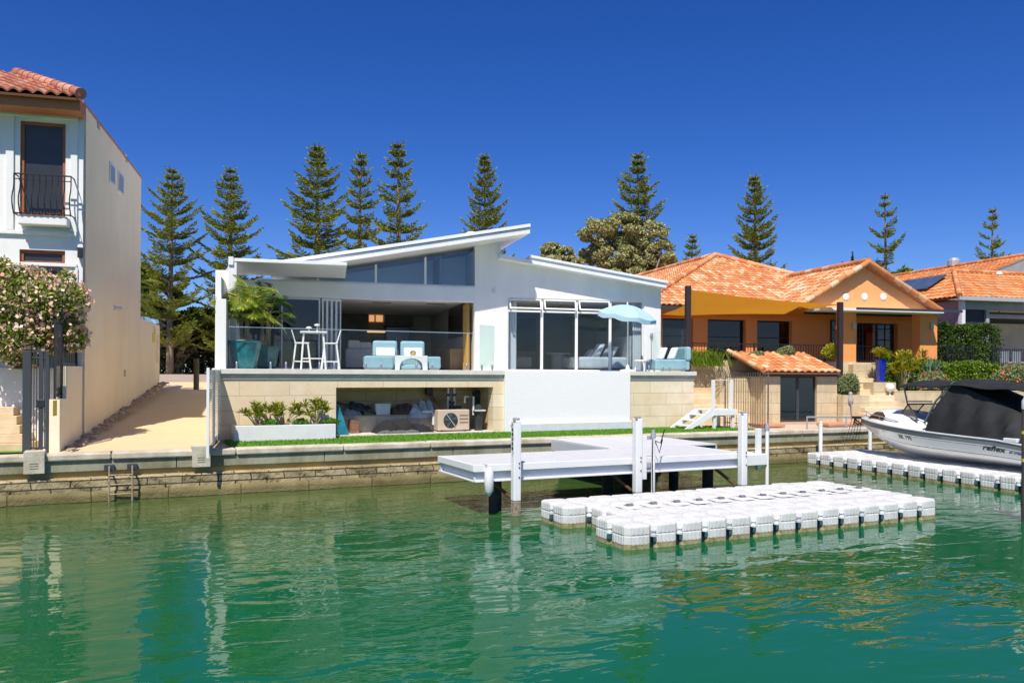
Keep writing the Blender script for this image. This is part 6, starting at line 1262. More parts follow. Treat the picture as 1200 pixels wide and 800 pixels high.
m.box(ou(765), ou(1004), vO, vO+0.35, zo1, zt3); m.box(ou(765)-1, ou(765)-0.002, vO, vO+0.3, ZL, zt3)
m.build('front_wall', ORANGE, oh)
for a_, b_ in ((776, 812), (829, 874), (887, 928)):
    o = framed('window', ou(a_)+0.002, ou(b_)-0.002, ZO+0.02, zo1-0.002, vO+0.2, BLACK, GLASSD, oh, 0.05, trans=(ZO+0.95,))
    m = M(); m.box(ou(a_)+0.06, ou(b_)-0.06, vO+0.30, vO+0.32, (ZO+oz(388))/2+0.15, zo1-0.06); m.build('blind', mat('black_blind', (0.012, 0.011, 0.012), 0.8), oh)
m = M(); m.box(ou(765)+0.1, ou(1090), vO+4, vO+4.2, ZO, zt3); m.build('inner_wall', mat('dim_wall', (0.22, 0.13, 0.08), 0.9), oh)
m = M(); m.box(ou(765), ou(1000), vO-0.02, vO+4, zt3+0.002, zt3+0.08); m.build('ceiling', RENDER, oh)
VE = vO-0.75
Lc = B.P(752, 356.5, VE); kA = (B.mi @ ray(838, 300)); kA = kA.x/kA.y; wA = (kA*VE-Lc.x)/(1-kA); ap = B.P(838, 300.5, VE+wA); Rc = Vector((Lc.x+2*wA, VE, Lc.z)); apb = Vector((ap.x, VE+wA+12, ap.z)); Lb_ = Vector((Lc.x, apb.y, Lc.z)); Rb_ = Vector((Rc.x, apb.y, Rc.z))
slope_face('roof_front', Lc, Rc, [ap], TERRA, oh, wav=0.22, course=0.34, amp=0.045, step=0.035)
slope_face('roof_left', Lb_, Lc, [ap, apb], TERRA, oh, wav=0.22, course=0.34, amp=0.045)
slope_face('roof_right', Rc, Rb_, [apb, ap], TERRA, oh, wav=0.22, course=0.34, amp=0.045)
ridge('ridge_tiles', [Lc+Vector((0, 0, .06)), ap+Vector((0, 0, .08)), Rc+Vector((0, 0, .06))], oh, TERRA, 0.13); ridge('ridge_tiles', [ap+Vector((0, 0, .08)), apb+Vector((0, 0, .08))], oh, TERRA, 0.13)
m = M(); m.box(Lc.x, Rc.x, VE-0.06, VE+0.02, Lc.z-0.20, Lc.z-0.04); m.build('gutter', mat('dark_gutter', (0.05, 0.045, 0.04), 0.5), oh)
m = M(); m.box(Lc.x, Rc.x, VE+0.03, vO-0.003, Lc.z-0.16, Lc.z-0.12); m.build('eave', ORANGE, oh)
p = B.P(811, 311, VE+wA+3.0); m = M(); m.lathe((p.x, p.y, p.z-0.35), [(0.22, 0), (0.22, 0.4), (0.27, 0.45), (0.25, 0.6), (0.12, 0.7)], 14); m.build('roof_vent', mat('red_vent', (0.50, 0.08, 0.04), 0.6), oh, smooth=True)
# gabled porch
vP = 27.0; gA = B.P(1012, 312, vP); gL = B.P(938, 364, vP); gR = B.P(1089, 358.5, vP); zb_g = (gL.z+gR.z)/2; gL.z = gR.z = zb_g
m = M(); m.add([gL, gR, gA]+[Vector((p.x, vP+0.3, p.z)) for p in (gL, gR, gA)], [(0, 1, 2), (3, 5, 4), (0, 3, 4, 1), (1, 4, 5, 2), (2, 5, 3, 0)])
m.build('gable_wall', PEACH, oh)
so2 = (gA.z-zb_g)/((gR.x-gL.x)/2)
ov = 0.3; cx_ = gA.x; hwL, hwR = cx_-gL.x+0.3, gR.x-cx_+0.3
bk = vP+9
for nm, hw, sg in (('porch_roof_left', hwL, -1), ('porch_roof_right', hwR, 1)):
    dz = gA.z-zb_g; zE = gA.z+0.10-dz*hw/(hw-0.3); e_f, e_b = Vector((cx_+sg*hw, vP-ov, zE)), Vector((cx_+sg*hw, bk, zE)); t_f, t_b = Vector((cx_, vP-ov, gA.z+0.10)), Vector((cx_, bk, gA.z+0.10))
    if sg < 0: slope_face(nm, e_b, e_f, [t_f, t_b], TERRA, oh, wav=0.22, course=0.34, amp=0.045)
    else: slope_face(nm, e_f, e_b, [t_b, t_f], TERRA, oh, wav=0.22, course=0.34, amp=0.045)
    ridge('rake_tiles', [e_f+Vector((0, 0.02, .03)), t_f+Vector((0, 0.02, .03))], oh, TERRA, 0.115)
ridge('ridge_tiles', [t_f+Vector((0, 0, .07)), t_b+Vector((0, 0, .07))], oh, TERRA, 0.13)
for px in (991.3, 1013.3, 1035.3):
    p = B.P(px, 347.5, vP-0.02); m = M(); tl = Matrix.Rotation(R(90), 3, 'X')
    for k in range(8): q = k*math.pi/4; m.lathe((p.x+0.10*math.cos(q), vP-0.003, p.z+0.10*math.sin(q)), [(0.05, 0), (0.05, 0.02)], 8, tilt=tl)
    m.lathe((p.x, vP-0.003, p.z), [(0.12, 0), (0.12, 0.03), (0.04, 0.035)], 14, tilt=tl); m.build('medallion', WHITE, oh)
pu_ = lambda px: B.u(px, vP); zsf = B.z(1040, 369.5, vP); zsf2 = B.z(1040, 361.5, vP-0.75)
for a_, b_ in ((988, 1003), (1078, 1098)): m = M(); m.box(pu_(a_), pu_(b_), vP, vP+0.45, ZO-0.4, zb_g-0.003); m.build('pillar', ORANGE, oh)
m = M(); m.box(B.u(966, vP-0.75), B.u(1106, vP-0.75), vP-0.75, vP-0.003, zsf2-0.12, zsf2-0.02); m.build('flat_awning', WHITE, oh, bevel=0.01)
m = M(); m.box(B.u(1003, vP-0.752), B.u(1128, vP-0.752), vP-0.754, vP-0.7502, zsf2-0.07, zsf2+0.02); m.build('awning_edge', DARKM, oh)
m = M(); m.box(gL.x+0.05, gR.x-0.05, vP+0.302, vO, zb_g-0.1, zb_g-0.02); m.build('porch_ceiling', RENDER, oh)
# porch back wall with door
vD = vO+0.0
m = M(); m.box(ou(1004)+0.001, ou(1095), vD, vD+0.3, zo1, zb_g+0.4); m.box(ou(1052), ou(1095), vD, vD+0.3, ZO, zo1); m.build('porch_wall', ORANGE, oh)
pw_ = B.z(980, 375, vD-0.02); m = M()
framed('window', B.u(974, vD-0.08), B.u(986, vD-0.08), ZO+0.25, pw_, vD-0.085, BLACK, GLASSD, oh, 0.04, mull=(B.u(980, vD-0.08),), trans=(ZO+0.6, ZO+0.95, ZO+1.3))
for k, (a_, b_) in enumerate(((1005.5, 1013), (1013.4, 1031), (1031.4, 1051))):
    A_, B_ = B.u(a_, vD), B.u(b_, vD); framed('door', A_, B_, ZO+0.01, zo1-0.01, vD+0.1+0.05*k, BLACK, GLASSD if k != 1 else glass('brown_glass', (0.30, 0.16, 0.08), refl=0.8), oh, 0.05, mull=((A_+B_)/2,) if k != 1 else (), trans=(ZO+0.5, ZO+0.95, ZO+1.4) if k != 1 else ())
for px in (1001, 1092): 
    p = B.P(px, 382, vP-0.05); m = M(); m.box(p.x-0.07, p.x+0.07, vP-0.1, vP-0.003, p.z-0.13, p.z+0.13); m.build('wall_lamp', mat('lamp_tan', (0.5, 0.42, 0.33), 0.5), oh, bevel=0.02)
# shade sail
def quadpatch(c, sag, n=16, pull=0.12):
    A, B2, C2, D2 = [Vector(x) for x in c]; vs = []; ce = (A+B2+C2+D2)/4
    for j in range(n+1):
        for i in range(n+1):
            s, t = i/n, j/n; p = A*(1-s)*(1-t)+B2*s*(1-t)+C2*s*t+D2*(1-s)*t
            e = pull*(4*s*(1-s)*(abs(2*t-1))**2+4*t*(1-t)*(abs(2*s-1))**2); p = p+(ce-p)*e*0.9; p.z -= sag*(1-abs(2*s-1))*(1-abs(2*t-1)); vs.append(p)
    return vs, [(j*(n+1)+i, j*(n+1)+i+1, (j+1)*(n+1)+i+1, (j+1)*(n+1)+i) for j in range(n) for i in range(n)]
sA_, sD_, sC_, sB_ = B.P(808.5, 339.5, 26.3), B.P(986, 357, 26.0), B.P(942, 368.5, 27.6), B.P(768, 371, 28.4)
ss = T('shade_sail', 'ochre triangular shade sail stretched before the orange house', 'shade sail', ((sA_+sC_)/2), B)
m = M(); vs, fs = quadpatch((sA_, sD_, sC_, sB_), 0.05, 18, 0.20); m.add(vs, fs); SAILM = mat('ochre_cloth', (0.62, 0.29, 0.03), 0.9, (0.56, 0.25, 0.03), 1.5); nc = SAILM.node_tree
t1 = nc.nodes.new('ShaderNodeBsdfTranslucent'); t1.inputs[0].default_value = (0.75, 0.34, 0.03, 1); x1_ = nc.nodes.new('ShaderNodeMixShader'); x1_.inputs[0].default_value = 0.45; nc.links.new(nc.nodes['Principled BSDF'].outputs[0], x1_.inputs[1]); nc.links.new(t1.outputs[0], x1_.inputs[2]); nc.links.new(x1_.outputs[0], nc.nodes['Material Output'].inputs[0])
m.build('sail_cloth', SAILM, ss, smooth=True, auto=False)
for px, py, y0, w_, lab in ((806.3, 335, 26.25, 0.085, 'thick dark post holding the left corner of the shade sail'), (984.5, 354, 25.95, 0.085, 'dark post holding the right corner of the shade sail beside the porch')):
    p = B.P(px, py, y0); t_ = T('sail_post', lab, 'post', (p.x, y0, 3.0), B, 'posts of the shade sail'); m = M(); m.box(p.x-w_, p.x+w_, y0-w_, y0+w_, 2.2, p.z); m.build('post', mat('brown_black_paint', (0.035, 0.022, 0.02), 0.5), t_, bevel=0.008)
def railing(label, x0, x1, v, z0, z1, step=0.11, post=1.6):
    t = T('railing', label, 'railing', ((x0+x1)/2, v, z0), B); m = M(); x = x0
    while x < x1: m.box(x-0.008, x+0.008, v-0.008, v+0.008, z0+0.05, z1-0.03); x += step
    m.build('bars', BLACK, t); m = M(); m.box(x0, x1, v-0.02, v+0.02, z1-0.03, z1); m.build('rail', BLACK, t); m = M(); m.box(x0, x1, v-0.015, v+0.015, z0+0.03, z0+0.06); m.build('rail', BLACK, t)
    x = x0
    while x <= x1+0.01: m = M(); m.box(x-0.025, x+0.025, v-0.026, v+0.026, z0-0.05, z1+0.03); m.build('post', BLACK, t); x += (x1-x0)/max(1, round((x1-x0)/post))
vr = vT+0.1; zR = B.z(880, 402.5, vr)
railing('black iron railing along the orange house terrace behind the boathouse roof', B.u(796, vr), B.u(967, vr), vr, ZO, zR)
railing('short black iron railing before the porch doors of the orange house', B.u(1003, vr+0.2), B.u(1030, vr+0.2), vr+0.2, ZO, zR)
railing('black iron railing above the hedge between orange house and grey house', B.u(1079, 27.4), B.u(1140, 27.4), 27.4, 2.98, B.z(1110, 405.5, 27.4))
railing('black iron railing before the grey house patio chairs', B.u(1163, 27.4), B.u(1240, 27.4), 27.4, 2.98, B.z(1190, 409, 27.4))
# garden stairs up to the porch
gs = T('porch_stairs', 'pale sandstone stairs rising from the capping to the orange porch', 'stairs', (B.u(1030, 25), 25, ZL), B)
for k in range(11):
    v0_ = 23.6+k*0.38; z = ZL+0.2*(k+1); f = k/10; c0_ = B.u(1018-f*20, v0_); c1_ = B.u(1062-f*20, v0_)
    m = M(); m.box(c0_, c1_, v0_, v0_+0.46, z-0.35, z); m.build('step', STEP if k % 2 else MATS['pale_step'], gs, bevel=0.01)
m = M(); m.box(B.u(1000, 26.6), B.u(1026, 26.6), 26.6, 26.95, ZL, B.z(1012, 427, 26.6)); m.box(B.u(1024, 25.3), B.u(1050, 25.3), 25.3, 27.1, ZL, B.z(1035, 448, 25.3)); m.build('stair_wall', LIME2, gs)
pwl = T('planter_wall', 'limestone planter wall between the boathouse and the porch stairs', 'planter', (B.u(998, 24.6), 24.6, ZL), B)
m = M(); m.box(h1+0.02, B.u(1019, 24.6), 24.6, 24.9, ZL, B.z(1000, 463, 24.6)); m.build('wall', LIME2, pwl)
m = M(); m.box(h1+0.02, B.u(1019, 24.6)-0.05, 24.903, 26.88, ZL, B.z(1000, 465, 24.6)); m.build('soil', SOIL, pwl)
p = B.P(997, 470, 24.55); m = M(); m.lathe((p.x, 24.56, p.z-0.12), [(0.03, 0), (0.08, 0.08), (0.10, 0.2), (0.05, 0.30), (0.07, 0.40), (0.03, 0.44)], 12); m.tube([(p.x, 24.5, p.z-0.1), (p.x+0.03, 24.52, p.z-0.45)], 0.03, 8); wobj('wall_fountain', 'pale carved wall fountain on the planter wall', 'fountain', m, mat('grey_stone', (0.40, 0.38, 0.34), 0.9), smooth=True)
# blue pot, white ball lamp
vbp = 25.9; p = B.P(1032, 447, vbp); zz0 = B.z(1035, 448, 25.3)+0.002; zz1 = B.z(1032, 420.5, vbp)
bpt = T('plant_pot', 'tall square cobalt blue pot beside the porch stairs', 'pot', (p.x, vbp, zz0), B)
m = M(); r0_, r1_ = 0.095, 0.15; m.add([(p.x-r0_, vbp-r0_, zz0), (p.x+r0_, vbp-r0_, zz0), (p.x+r0_, vbp+r0_, zz0), (p.x-r0_, vbp+r0_, zz0), (p.x-r1_, vbp-r1_, zz1), (p.x+r1_, vbp-r1_, zz1), (p.x+r1_, vbp+r1_, zz1), (p.x-r1_, vbp+r1_, zz1)], [(3, 2, 1, 0), (4, 5, 6, 7), (0, 1, 5, 4), (1, 2, 6, 5), (2, 3, 7, 6), (3, 0, 4, 7)]); m.build('body', mat('cobalt_glaze', (0.004, 0.018, 0.30), 0.12, (0.01, 0.03, 0.42), 3, spec=0.8), bpt, bevel=0.02)
p2 = B.P(1043, 454, 25.2); m = M(); tv = [(0.0+0.16*math.sin(math.pi*k/10), -0.16*math.cos(math.pi*k/10)) for k in range(1, 10)]; m.lathe((p2.x, 25.2, p2.z), tv, 16); m.lathe((p2.x, 25.2, ZL), [(0.03, 0), (0.03, p2.z-ZL-0.15)], 8); wobj('globe_lamp', 'white globe garden lamp at the edge of the porch stairs', 'lamp', m, mat('globe_white', (0.8, 0.8, 0.78), 0.4), smooth=True)
# ------------------------------------------------------------------ grey house at the right
vG = 29.3; gcx = B.u(1123, vG); gh = T('grey_house', 'grey and mauve house with an orange tiled roof and solar panels', 'house', (gcx+3, vG, 3.0), B)
GREY = mat('grey_render', (0.36, 0.36, 0.37), 0.85, (0.30, 0.30, 0.31), 1.5); MAUV = mat('mauve_render', (0.42, 0.33, 0.34), 0.85, (0.36, 0.27, 0.28), 2)
zGe = B.z(1123, 352, vG); GE = gcx+9
m = M(); m.box(gcx, gcx+0.3, vG+0.002, vG+13, 2.9, zGe); m.build('side_wall', MAUV, gh)
m = M(); m.box(gcx-0.02, gcx+0.16, vG-0.2, vG-0.002, 2.9, zGe); m.build('corner_post', WHITE, gh)
gu = lambda px: B.u(px, vG); gz2 = lambda py: B.z(1160, py, vG)
m = M(); m.box(gcx+0.302, GE, vG, vG+0.3, gz2(363), zGe); m.box(gu(1155.5), gu(1159), vG, vG+0.3, 2.9, gz2(363)); m.box(gu(1159), GE, vG+0.02, vG+0.28, gz2(372), gz2(368)); m.build('front_beam', GREY, gh)
m = M(); m.box(gcx+0.31, gu(1155.2), vG+0.1, vG+0.14, gz2(388), gz2(363)-0.003); m.build('dark_blind', mat('navy_blind', (0.025, 0.03, 0.04), 0.7), gh)
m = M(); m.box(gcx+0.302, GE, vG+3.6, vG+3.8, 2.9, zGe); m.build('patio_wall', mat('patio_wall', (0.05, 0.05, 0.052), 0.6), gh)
m = M(); m.box(gu(1184), gu(1186), vG+1.2, vG+3.5, 2.96, gz2(372)); m.box(gu(1184), GE, vG+3.3, vG+3.5, 2.96, gz2(372)); m.build('inner_wall', GREY, gh)
m = M(); m.box(gcx+0.31, GE, vG+0.31, vG+3.59, zGe-0.12, zGe-0.05); m.build('ceiling', RENDER, gh)
m = M(); m.box(gcx-0.35, GE+0.3, vG-0.45, vG-0.3, zGe-0.02, zGe+0.14); m.build('gutter', mat('grey_gutter', (0.42, 0.43, 0.46), 0.5), gh, bevel=0.01)
m = M(); m.box(gcx-0.3, GE, vG-0.3, vG-0.203, zGe+0.0, zGe+0.03); m.build('soffit', GREY, gh)
rg1 = B.P(1118, 319, vG+2.5); eF = Vector((gcx-0.35, vG-0.42, zGe+0.12)); eR_ = Vector((GE+0.4, vG-0.42, zGe+0.12)); tR = Vector((GE+0.4, rg1.y, rg1.z)); tL = Vector((rg1.x, rg1.y, rg1.z))
slope_face('front_roof', eF, eR_, [tR, tL], TERRA3, gh, wav=0.27, course=0.34, amp=0.035)
slope_face('hip_roof', (eF.x, vG+12, eF.z), eF, [tL, (tL.x, vG+12, tL.z)], TERRA3, gh, wav=0.27, course=0.34, amp=0.035)
ridge('hip_tiles', [eF+Vector((0, 0, .05)), tL+Vector((0, 0, .07))], gh, TERRA3, 0.12); ridge('ridge_tiles', [tL+Vector((0, 0, .06)), tR+Vector((0, 0, .06))], gh, TERRA3, 0.12)
mr1 = B.P(1212, 298.5, vG+3.4); mr2 = Vector((mr1.x, 62, mr1.z)); dxr = 7.5; lf = Vector((mr1.x-dxr, mr1.y, mr1.z-dxr*0.36)); lb2 = Vector((lf.x, 62, lf.z))
slope_face('main_roof', lb2, lf, [mr1, mr2], TERRA3, gh, wav=0.27, course=0.34, amp=0.035)
slope_face('main_roof_end', (lf.x, vG+2.9, lf.z), (mr1.x+1.5, vG+2.9, lf.z), [(mr1.x+1.5, mr1.y+0.0, mr1.z-0.05), (mr1.x, mr1.y, mr1.z)], TERRA3, gh, wav=0.27, course=0.34, amp=0.035) if False else None
m = M(); m.add([lf, Vector((mr1.x, mr1.y, lf.z)), mr1, lf+Vector((0, 0.2, 0)), Vector((mr1.x, mr1.y+0.2, lf.z)), mr1+Vector((0, 0.2, 0))], [(0, 1, 2), (3, 5, 4), (0, 2, 5, 3), (1, 4, 5, 2)]); m.build('gable_wall', GREY, gh)
ridge('ridge_tiles', [mr1+Vector((0, 0, .06)), mr2+Vector((0, 0, .06))], gh, TERRA3, 0.12)
e1_ = Vector((0, 1, 0)); u1_ = (tL-Vector((eF.x, tL.y, eF.z))).normalized(); nrm = u1_.cross(e1_).normalized()
if nrm.z < 0: nrm = -nrm
dd_ = B.mi @ ray(1083, 335); C_ = Vector((0, 0, CAMH)); hit = C_+dd_*((eF-C_).dot(nrm)/dd_.dot(nrm))
for k in range(3):
    b0_ = hit+Vector((0, -0.9+k*1.15, 0))-u1_*0.7+nrm*0.13; cs = [b0_, b0_+Vector((0, 1.08, 0)), b0_+Vector((0, 1.08, 0))+u1_*1.3, b0_+u1_*1.3]; m = M(); m.prism(cs, nrm*0.05); m.build('solar_panel', mat('solar_blue', (0.05, 0.08, 0.14), 0.2, (0.08, 0.11, 0.18), 2), gh)
p = B.P(1118, 314, 38.0); m = M(); m.lathe((p.x, p.y, p.z-0.9), [(0.22, 0), (0.22, 1.0), (0.34, 1.02), (0.34, 1.3), (0.2, 1.45)], 12); m.build('flue', GALV, gh)
p = B.P(1171, 323, vG+2.3); m = M(); m.lathe((p.x, p.y, p.z-0.3), [(0.1, 0), (0.1, 0.35), (0.15, 0.37), (0.1, 0.5)], 10); m.build('roof_vent', RENDER, gh)
for px, lab in ((1182, 'left grey patio chair before the grey house'), (1196, 'right grey patio chair before the grey house')):
    v = 28.3; x = B.u(px, v); t_ = T('patio_chair', lab, 'chair', (x, v, 2.96), B, 'grey patio chairs'); m = M(); m.box(x-0.22, x+0.22, v-0.2, v+0.2, 3.25, 3.31); m.build('seat', GREY, t_); m = M(); m.box(x-0.22, x+0.22, v+0.2, v+0.24, 3.3, 3.75); m.build('backrest', mat('chair_mesh', (0.20, 0.23, 0.26), 0.7), t_)
    for sx in (-0.2, 0.2):
        for sy in (-0.18, 0.2): m = M(); m.tube([(x+sx, v+sy, 2.95), (x+sx, v+sy, 3.25)], 0.015, 6); m.build('leg', GALV, t_)
# fan on the patio ceiling
p = B.P(1171, 371, vG+1.5); t_ = T('ceiling_fan', 'dark ceiling fan under the grey house patio roof', 'fan', p, B); m = M(); m.lathe(p, [(0.10, -0.06), (0.12, 0.0), (0.05, 0.06), (0.02, 0.08), (0.02, 0.5)], 12); m.build('motor', BLACK, t_)
for k in range(4): q = k*math.pi/2+0.4; m = M(); d = Vector((math.cos(q), math.sin(q), 0)); s = Vector((-d.y, d.x, 0))*0.06; m.prism([p+d*0.1-s, p+d*0.6-s, p+d*0.6+s, p+d*0.1+s], (0, 0, 0.01)); m.build('blade', BLACK, t_)
# ------------------------------------------------------------------ planting
DG = ramp_attr('dark_hedge_leaf', 'rnd', [(0, (0.02, 0.05, 0.008)), (0.6, (0.06, 0.12, 0.012)), (1, (0.14, 0.19, 0.02))], 0.55, trans=0.2)
HG = ramp_attr('hedge_leaf', 'rnd', [(0, (0.05, 0.12, 0.01)), (0.6, (0.14, 0.25, 0.015)), (1, (0.34, 0.40, 0.03))], 0.55, trans=0.25)
GG = ramp_attr('grey_green_leaf', 'rnd', [(0, (0.12, 0.17, 0.06)), (0.6, (0.25, 0.30, 0.12)), (1, (0.42, 0.43, 0.22))], 0.7, trans=0.2)
YL = ramp_attr('lime_yellow_leaf', 'rnd', [(0, (0.20, 0.24, 0.01)), (0.6, (0.46, 0.44, 0.03)), (1, (0.62, 0.52, 0.04))], 0.6, trans=0.3)
PINK = ramp_attr('pink_petal', 'rnd', [(0, (0.86, 0.44, 0.33)), (0.5, (0.90, 0.66, 0.50)), (1, (0.92, 0.80, 0.64))], 0.7, trans=0.3)
RED = ramp_attr('red_petal', 'rnd', [(0, (0.55, 0.03, 0.02)), (1, (0.75, 0.12, 0.06))], 0.6, trans=0.2)
OLE = ramp_attr('oleander_leaf', 'rnd', [(0, (0.05, 0.10, 0.012)), (0.5, (0.18, 0.26, 0.025)), (1, (0.45, 0.45, 0.07))], 0.6, trans=0.25)
# flowering bush by the villa
vb_ = VF-1.0; p = B.P(20, 430, vb_); bl_s = []
for px, py, r in ((10, 345, 1.0), (35, 340, 0.8), (58, 352, 0.75), (78, 350, 0.62), (5, 390, 0.9), (30, 390, 0.9), (60, 392, 0.72), (82, 395, 0.5), (-30, 370, 1.2), (30, 412, 0.55), (70, 372, 0.7)):
    q = B.P(px, py, vb_+random.uniform(-0.2, 0.3))-Vector((p.x, p.y, p.z)); bl_s.append((q.x, q.y, q.z, r*0.72, 0.65, r*0.66))
bush('flowering_bush', 'large oleander bush covered in pale pink flowers before the villa', 'bush', (p.x, p.y, p.z), bl_s+[(b_[0]+random.uniform(-.6, .05), b_[1], b_[2]+random.uniform(0, .6), .22, .2, .22) for b_ in bl_s for _ in (0, 1)], 24000, 0.10, OLE, stem=2.2, flowers=(5200, 0.085, PINK), fr=B, asp=2.6, shell=0.5)
# hedges and shrubs by the orange and grey houses
def hedge(label, x0, x1, v0, v1, z0, z1, n, size, mats, name='hedge'):
    t = T(name, label, 'hedge', ((x0+x1)/2, (v0+v1)/2, z0), B, local=True); sx, sy, sz = (x1-x0)/2, (v1-v0)/2, (z1-z0)
    P_ = RNG.random((n, 3)); f = RNG.integers(0, 4, n); C = np.empty((n, 3))
    C[:, 0] = (P_[:, 0]*2-1)*sx; C[:, 1] = (P_[:, 1]*2-1)*sy; C[:, 2] = P_[:, 2]*sz
    d = RNG.random(n)**2*0.25
    C[f == 0, 1] = -sy+d[f == 0]; C[f == 1, 2] = sz-d[f == 1]; C[f == 2, 0] = -sx+d[f == 2]
    C[:, 1] += 0.07*np.sin(C[:, 0]*5+C[:, 2]*4)+0.05*RNG.normal(size=n); C[:, 2] += (0.07*np.sin(C[:, 0]*3.3)+0.05*np.sin(C[:, 0]*9+1))*(C[:, 2] > sz*0.7)+0.03*RNG.normal(size=n); C[:, 0] += 0.05*RNG.normal(size=n)
    V_, F_ = leafcards(C, size, 1.6); arr('foliage', V_, F_, mats, t)
    m = M()
    for k in range(max(3, int(sx*2*2.5))): x = -sx+0.15+(2*sx-0.3)*k/max(1, int(sx*5)-1) if sx > 0.3 else 0; m.tube([(x, 0, -0.05), (x+random.uniform(-0.1, 0.1), 0, sz*0.85)], [0.025, 0.01], 5)
    m.build('branches', mat('bark_brown', (0.15, 0.11, 0.075), 0.9, (0.10, 0.075, 0.05), 6), t); return t
v = 27.9; hedge('tall dark clipped box hedge before the grey house wall', B.u(1101, v), B.u(1166, v), v-0.3, v+0.9, 2.95, B.z(1135, 382, v), 26000, 0.075, DG)
v = 26.4; zb3 = B.z(1100, 462, 25.1)
hedge('low bright green hedge right of the blue pot', B.u(1037, v), B.u(1090, v), v-0.1, v+0.7, zb3, B.z(1060, 425, v), 15000, 0.075, HG)
hedge('long low green hedge under the tall box hedge', B.u(1091, v), B.u(1168, v), v-0.1, v+0.7, zb3, B.z(1130, 426, v), 22000, 0.075, HG)
def bb(name, label, px, py0, py1, w, v, n, size, mats, cat='shrub', fl=None, group=None, asp=1.8, z0=None):
    """rounded shrub filling pixels py0..py1 at depth v"""
    t0 = B.P(px, py1, v); t1 = B.P(px, py0, v); x1 = B.P(px+w/2, py1, v).x-t0.x; h = t1.z-t0.z; zb4 = t0.z if z0 is None else z0
    h = t1.z-zb4; bl = [(0, 0, h*0.5, x1*0.72, x1*0.6, h*0.46), (-x1*0.42, 0, h*0.42, x1*0.55, x1*0.5, h*0.36), (x1*0.42, 0.05, h*0.45, x1*0.55, x1*0.5, h*0.38), (x1*0.1, -0.1, h*0.66, x1*0.5, x1*0.45, h*0.34)]
    return bush(name, label, cat, (t0.x, v, zb4), bl, n, size, mats, group, asp, 0.5, fr=B, flowers=fl)
bb('shrub', 'round grey-green clipped shrub on the planter wall by the boathouse', 993, 437, 464, 30, 25.3, 9000, 0.06, GG)
bb('shrub', 'grey-green bush with orange flowers right of the young yellow tree', 1089, 434, 462, 44, 25.7, 10000, 0.07, GG, fl=(160, 0.09, RED))
bb('shrub', 'loose grey-green shrub with red flowers at the right edge before the grey house', 1188, 425, 460, 44, 25.9, 10000, 0.07, GG, fl=(130, 0.09, RED))
bb('shrub', 'dark green shrub under the young yellow tree beside the blue pot', 1048, 430, 462, 22, 25.8, 7000, 0.07, HG, fl=(12, 0.12, RED))
bb('topiary', 'round yellow bush on the terrace left of the porch pillar', 972, 402, 421, 18, 26.6, 4500, 0.06, YL, cat='plant')
p = B.P(1032, 420.5, vbp); rosettes('pot_plant', 'golden spiky plant in the tall cobalt blue pot', 'plant', B.w((p.x, vbp, zz1-0.03)), [(random.uniform(-0.2, 0.2), random.uniform(-0.15, 0.15), random.uniform(0.05, 0.35)) for _ in range(16)], YL, 0.26, 26)
p = B.P(1057, 447, 25.6); random.seed(4)
rosettes('young_tree', 'young branching tree with lime yellow leaf tufts behind the boat canopy', 'tree', B.w((p.x, 25.6, zb3)), [(random.uniform(-0.48, 0.48), random.uniform(-0.3, 0.3), random.uniform(0.8, 1.55)) for _ in range(26)], YL, 0.26, 40, wid=0.03, stemr=0.03)
p = B.P(1040, 408, 26.5); rosettes('yucca', 'spiky green yucca between the blue pot and the porch door', 'plant', B.w((p.x, 26.5, 2.2)), [(0.05, 0, 1.15), (-0.1, 0, 0.8)], HG, 0.42, 60)
p = B.P(1079, 405, 26.5); rosettes('yucca', 'tall thin yucca with a grey stem right of the porch door', 'plant', B.w((p.x, 26.5, 2.2)), [(0.12, 0, 1.35), (-0.12, 0, 1.0)], YG, 0.36, 40)
p = B.P(1093, 425, 26.0); rosettes('agave', 'blue-green sword-leaved plant rising from the hedge', 'plant', B.w((p.x, 26.0, 2.1)), [(0.05, 0, 0.55), (-0.15, 0, 0.45), (0.2, 0, 0.4)], ramp_attr('blue_green_leaf', 'rnd', [(0, (0.06, 0.14, 0.08)), (1, (0.20, 0.30, 0.17))], 0.6), 0.6, 40, rise=1.6)
# grasses behind the blue sofa
random.seed(9); p = B.P(828, 420, 26.55)
t = T('ornamental_grass', 'arching green grass clump on the terrace edge behind the limestone wall', 'plant', (p.x, 26.55, 3.0), B, local=True); m = M()
for k in range(330):
    q = random.random()*6.28; b_ = Vector((random.gauss(0, 0.36), random.gauss(0, 0.15), 0)); l = random.uniform(0.4, 0.95); d = Vector((math.cos(q)*0.5, math.sin(q)*0.3, 1)).normalized(); s = Vector((0.012, 0.004, 0)); a_ = b_+d*l*0.6; c_ = b_+d*l*0.9+Vector((math.cos(q)*l*0.3, 0, -l*0.08))
    m.add([b_-s, b_+s, a_+s, a_-s], [(0, 1, 2, 3)]); m.add([a_-s, a_+s, c_], [(0, 1, 2)])
m.build('blades', HG, t, auto=False)
for px, h, lab in ((921, 0.45, 'olive grey shrub on the terrace before the second dark window'), (886, 0.25, 'low green plant at the foot of the railing behind the boathouse roof')): bb('shrub', lab, px, 420-h*34, 420, 24, 26.6, 3500, 0.06, GG)
for px, py, lab in ((1179, 441, 'left red flower spike above the boat canopy'), (1199, 437, 'right red flower spike above the boat canopy')):
    pass
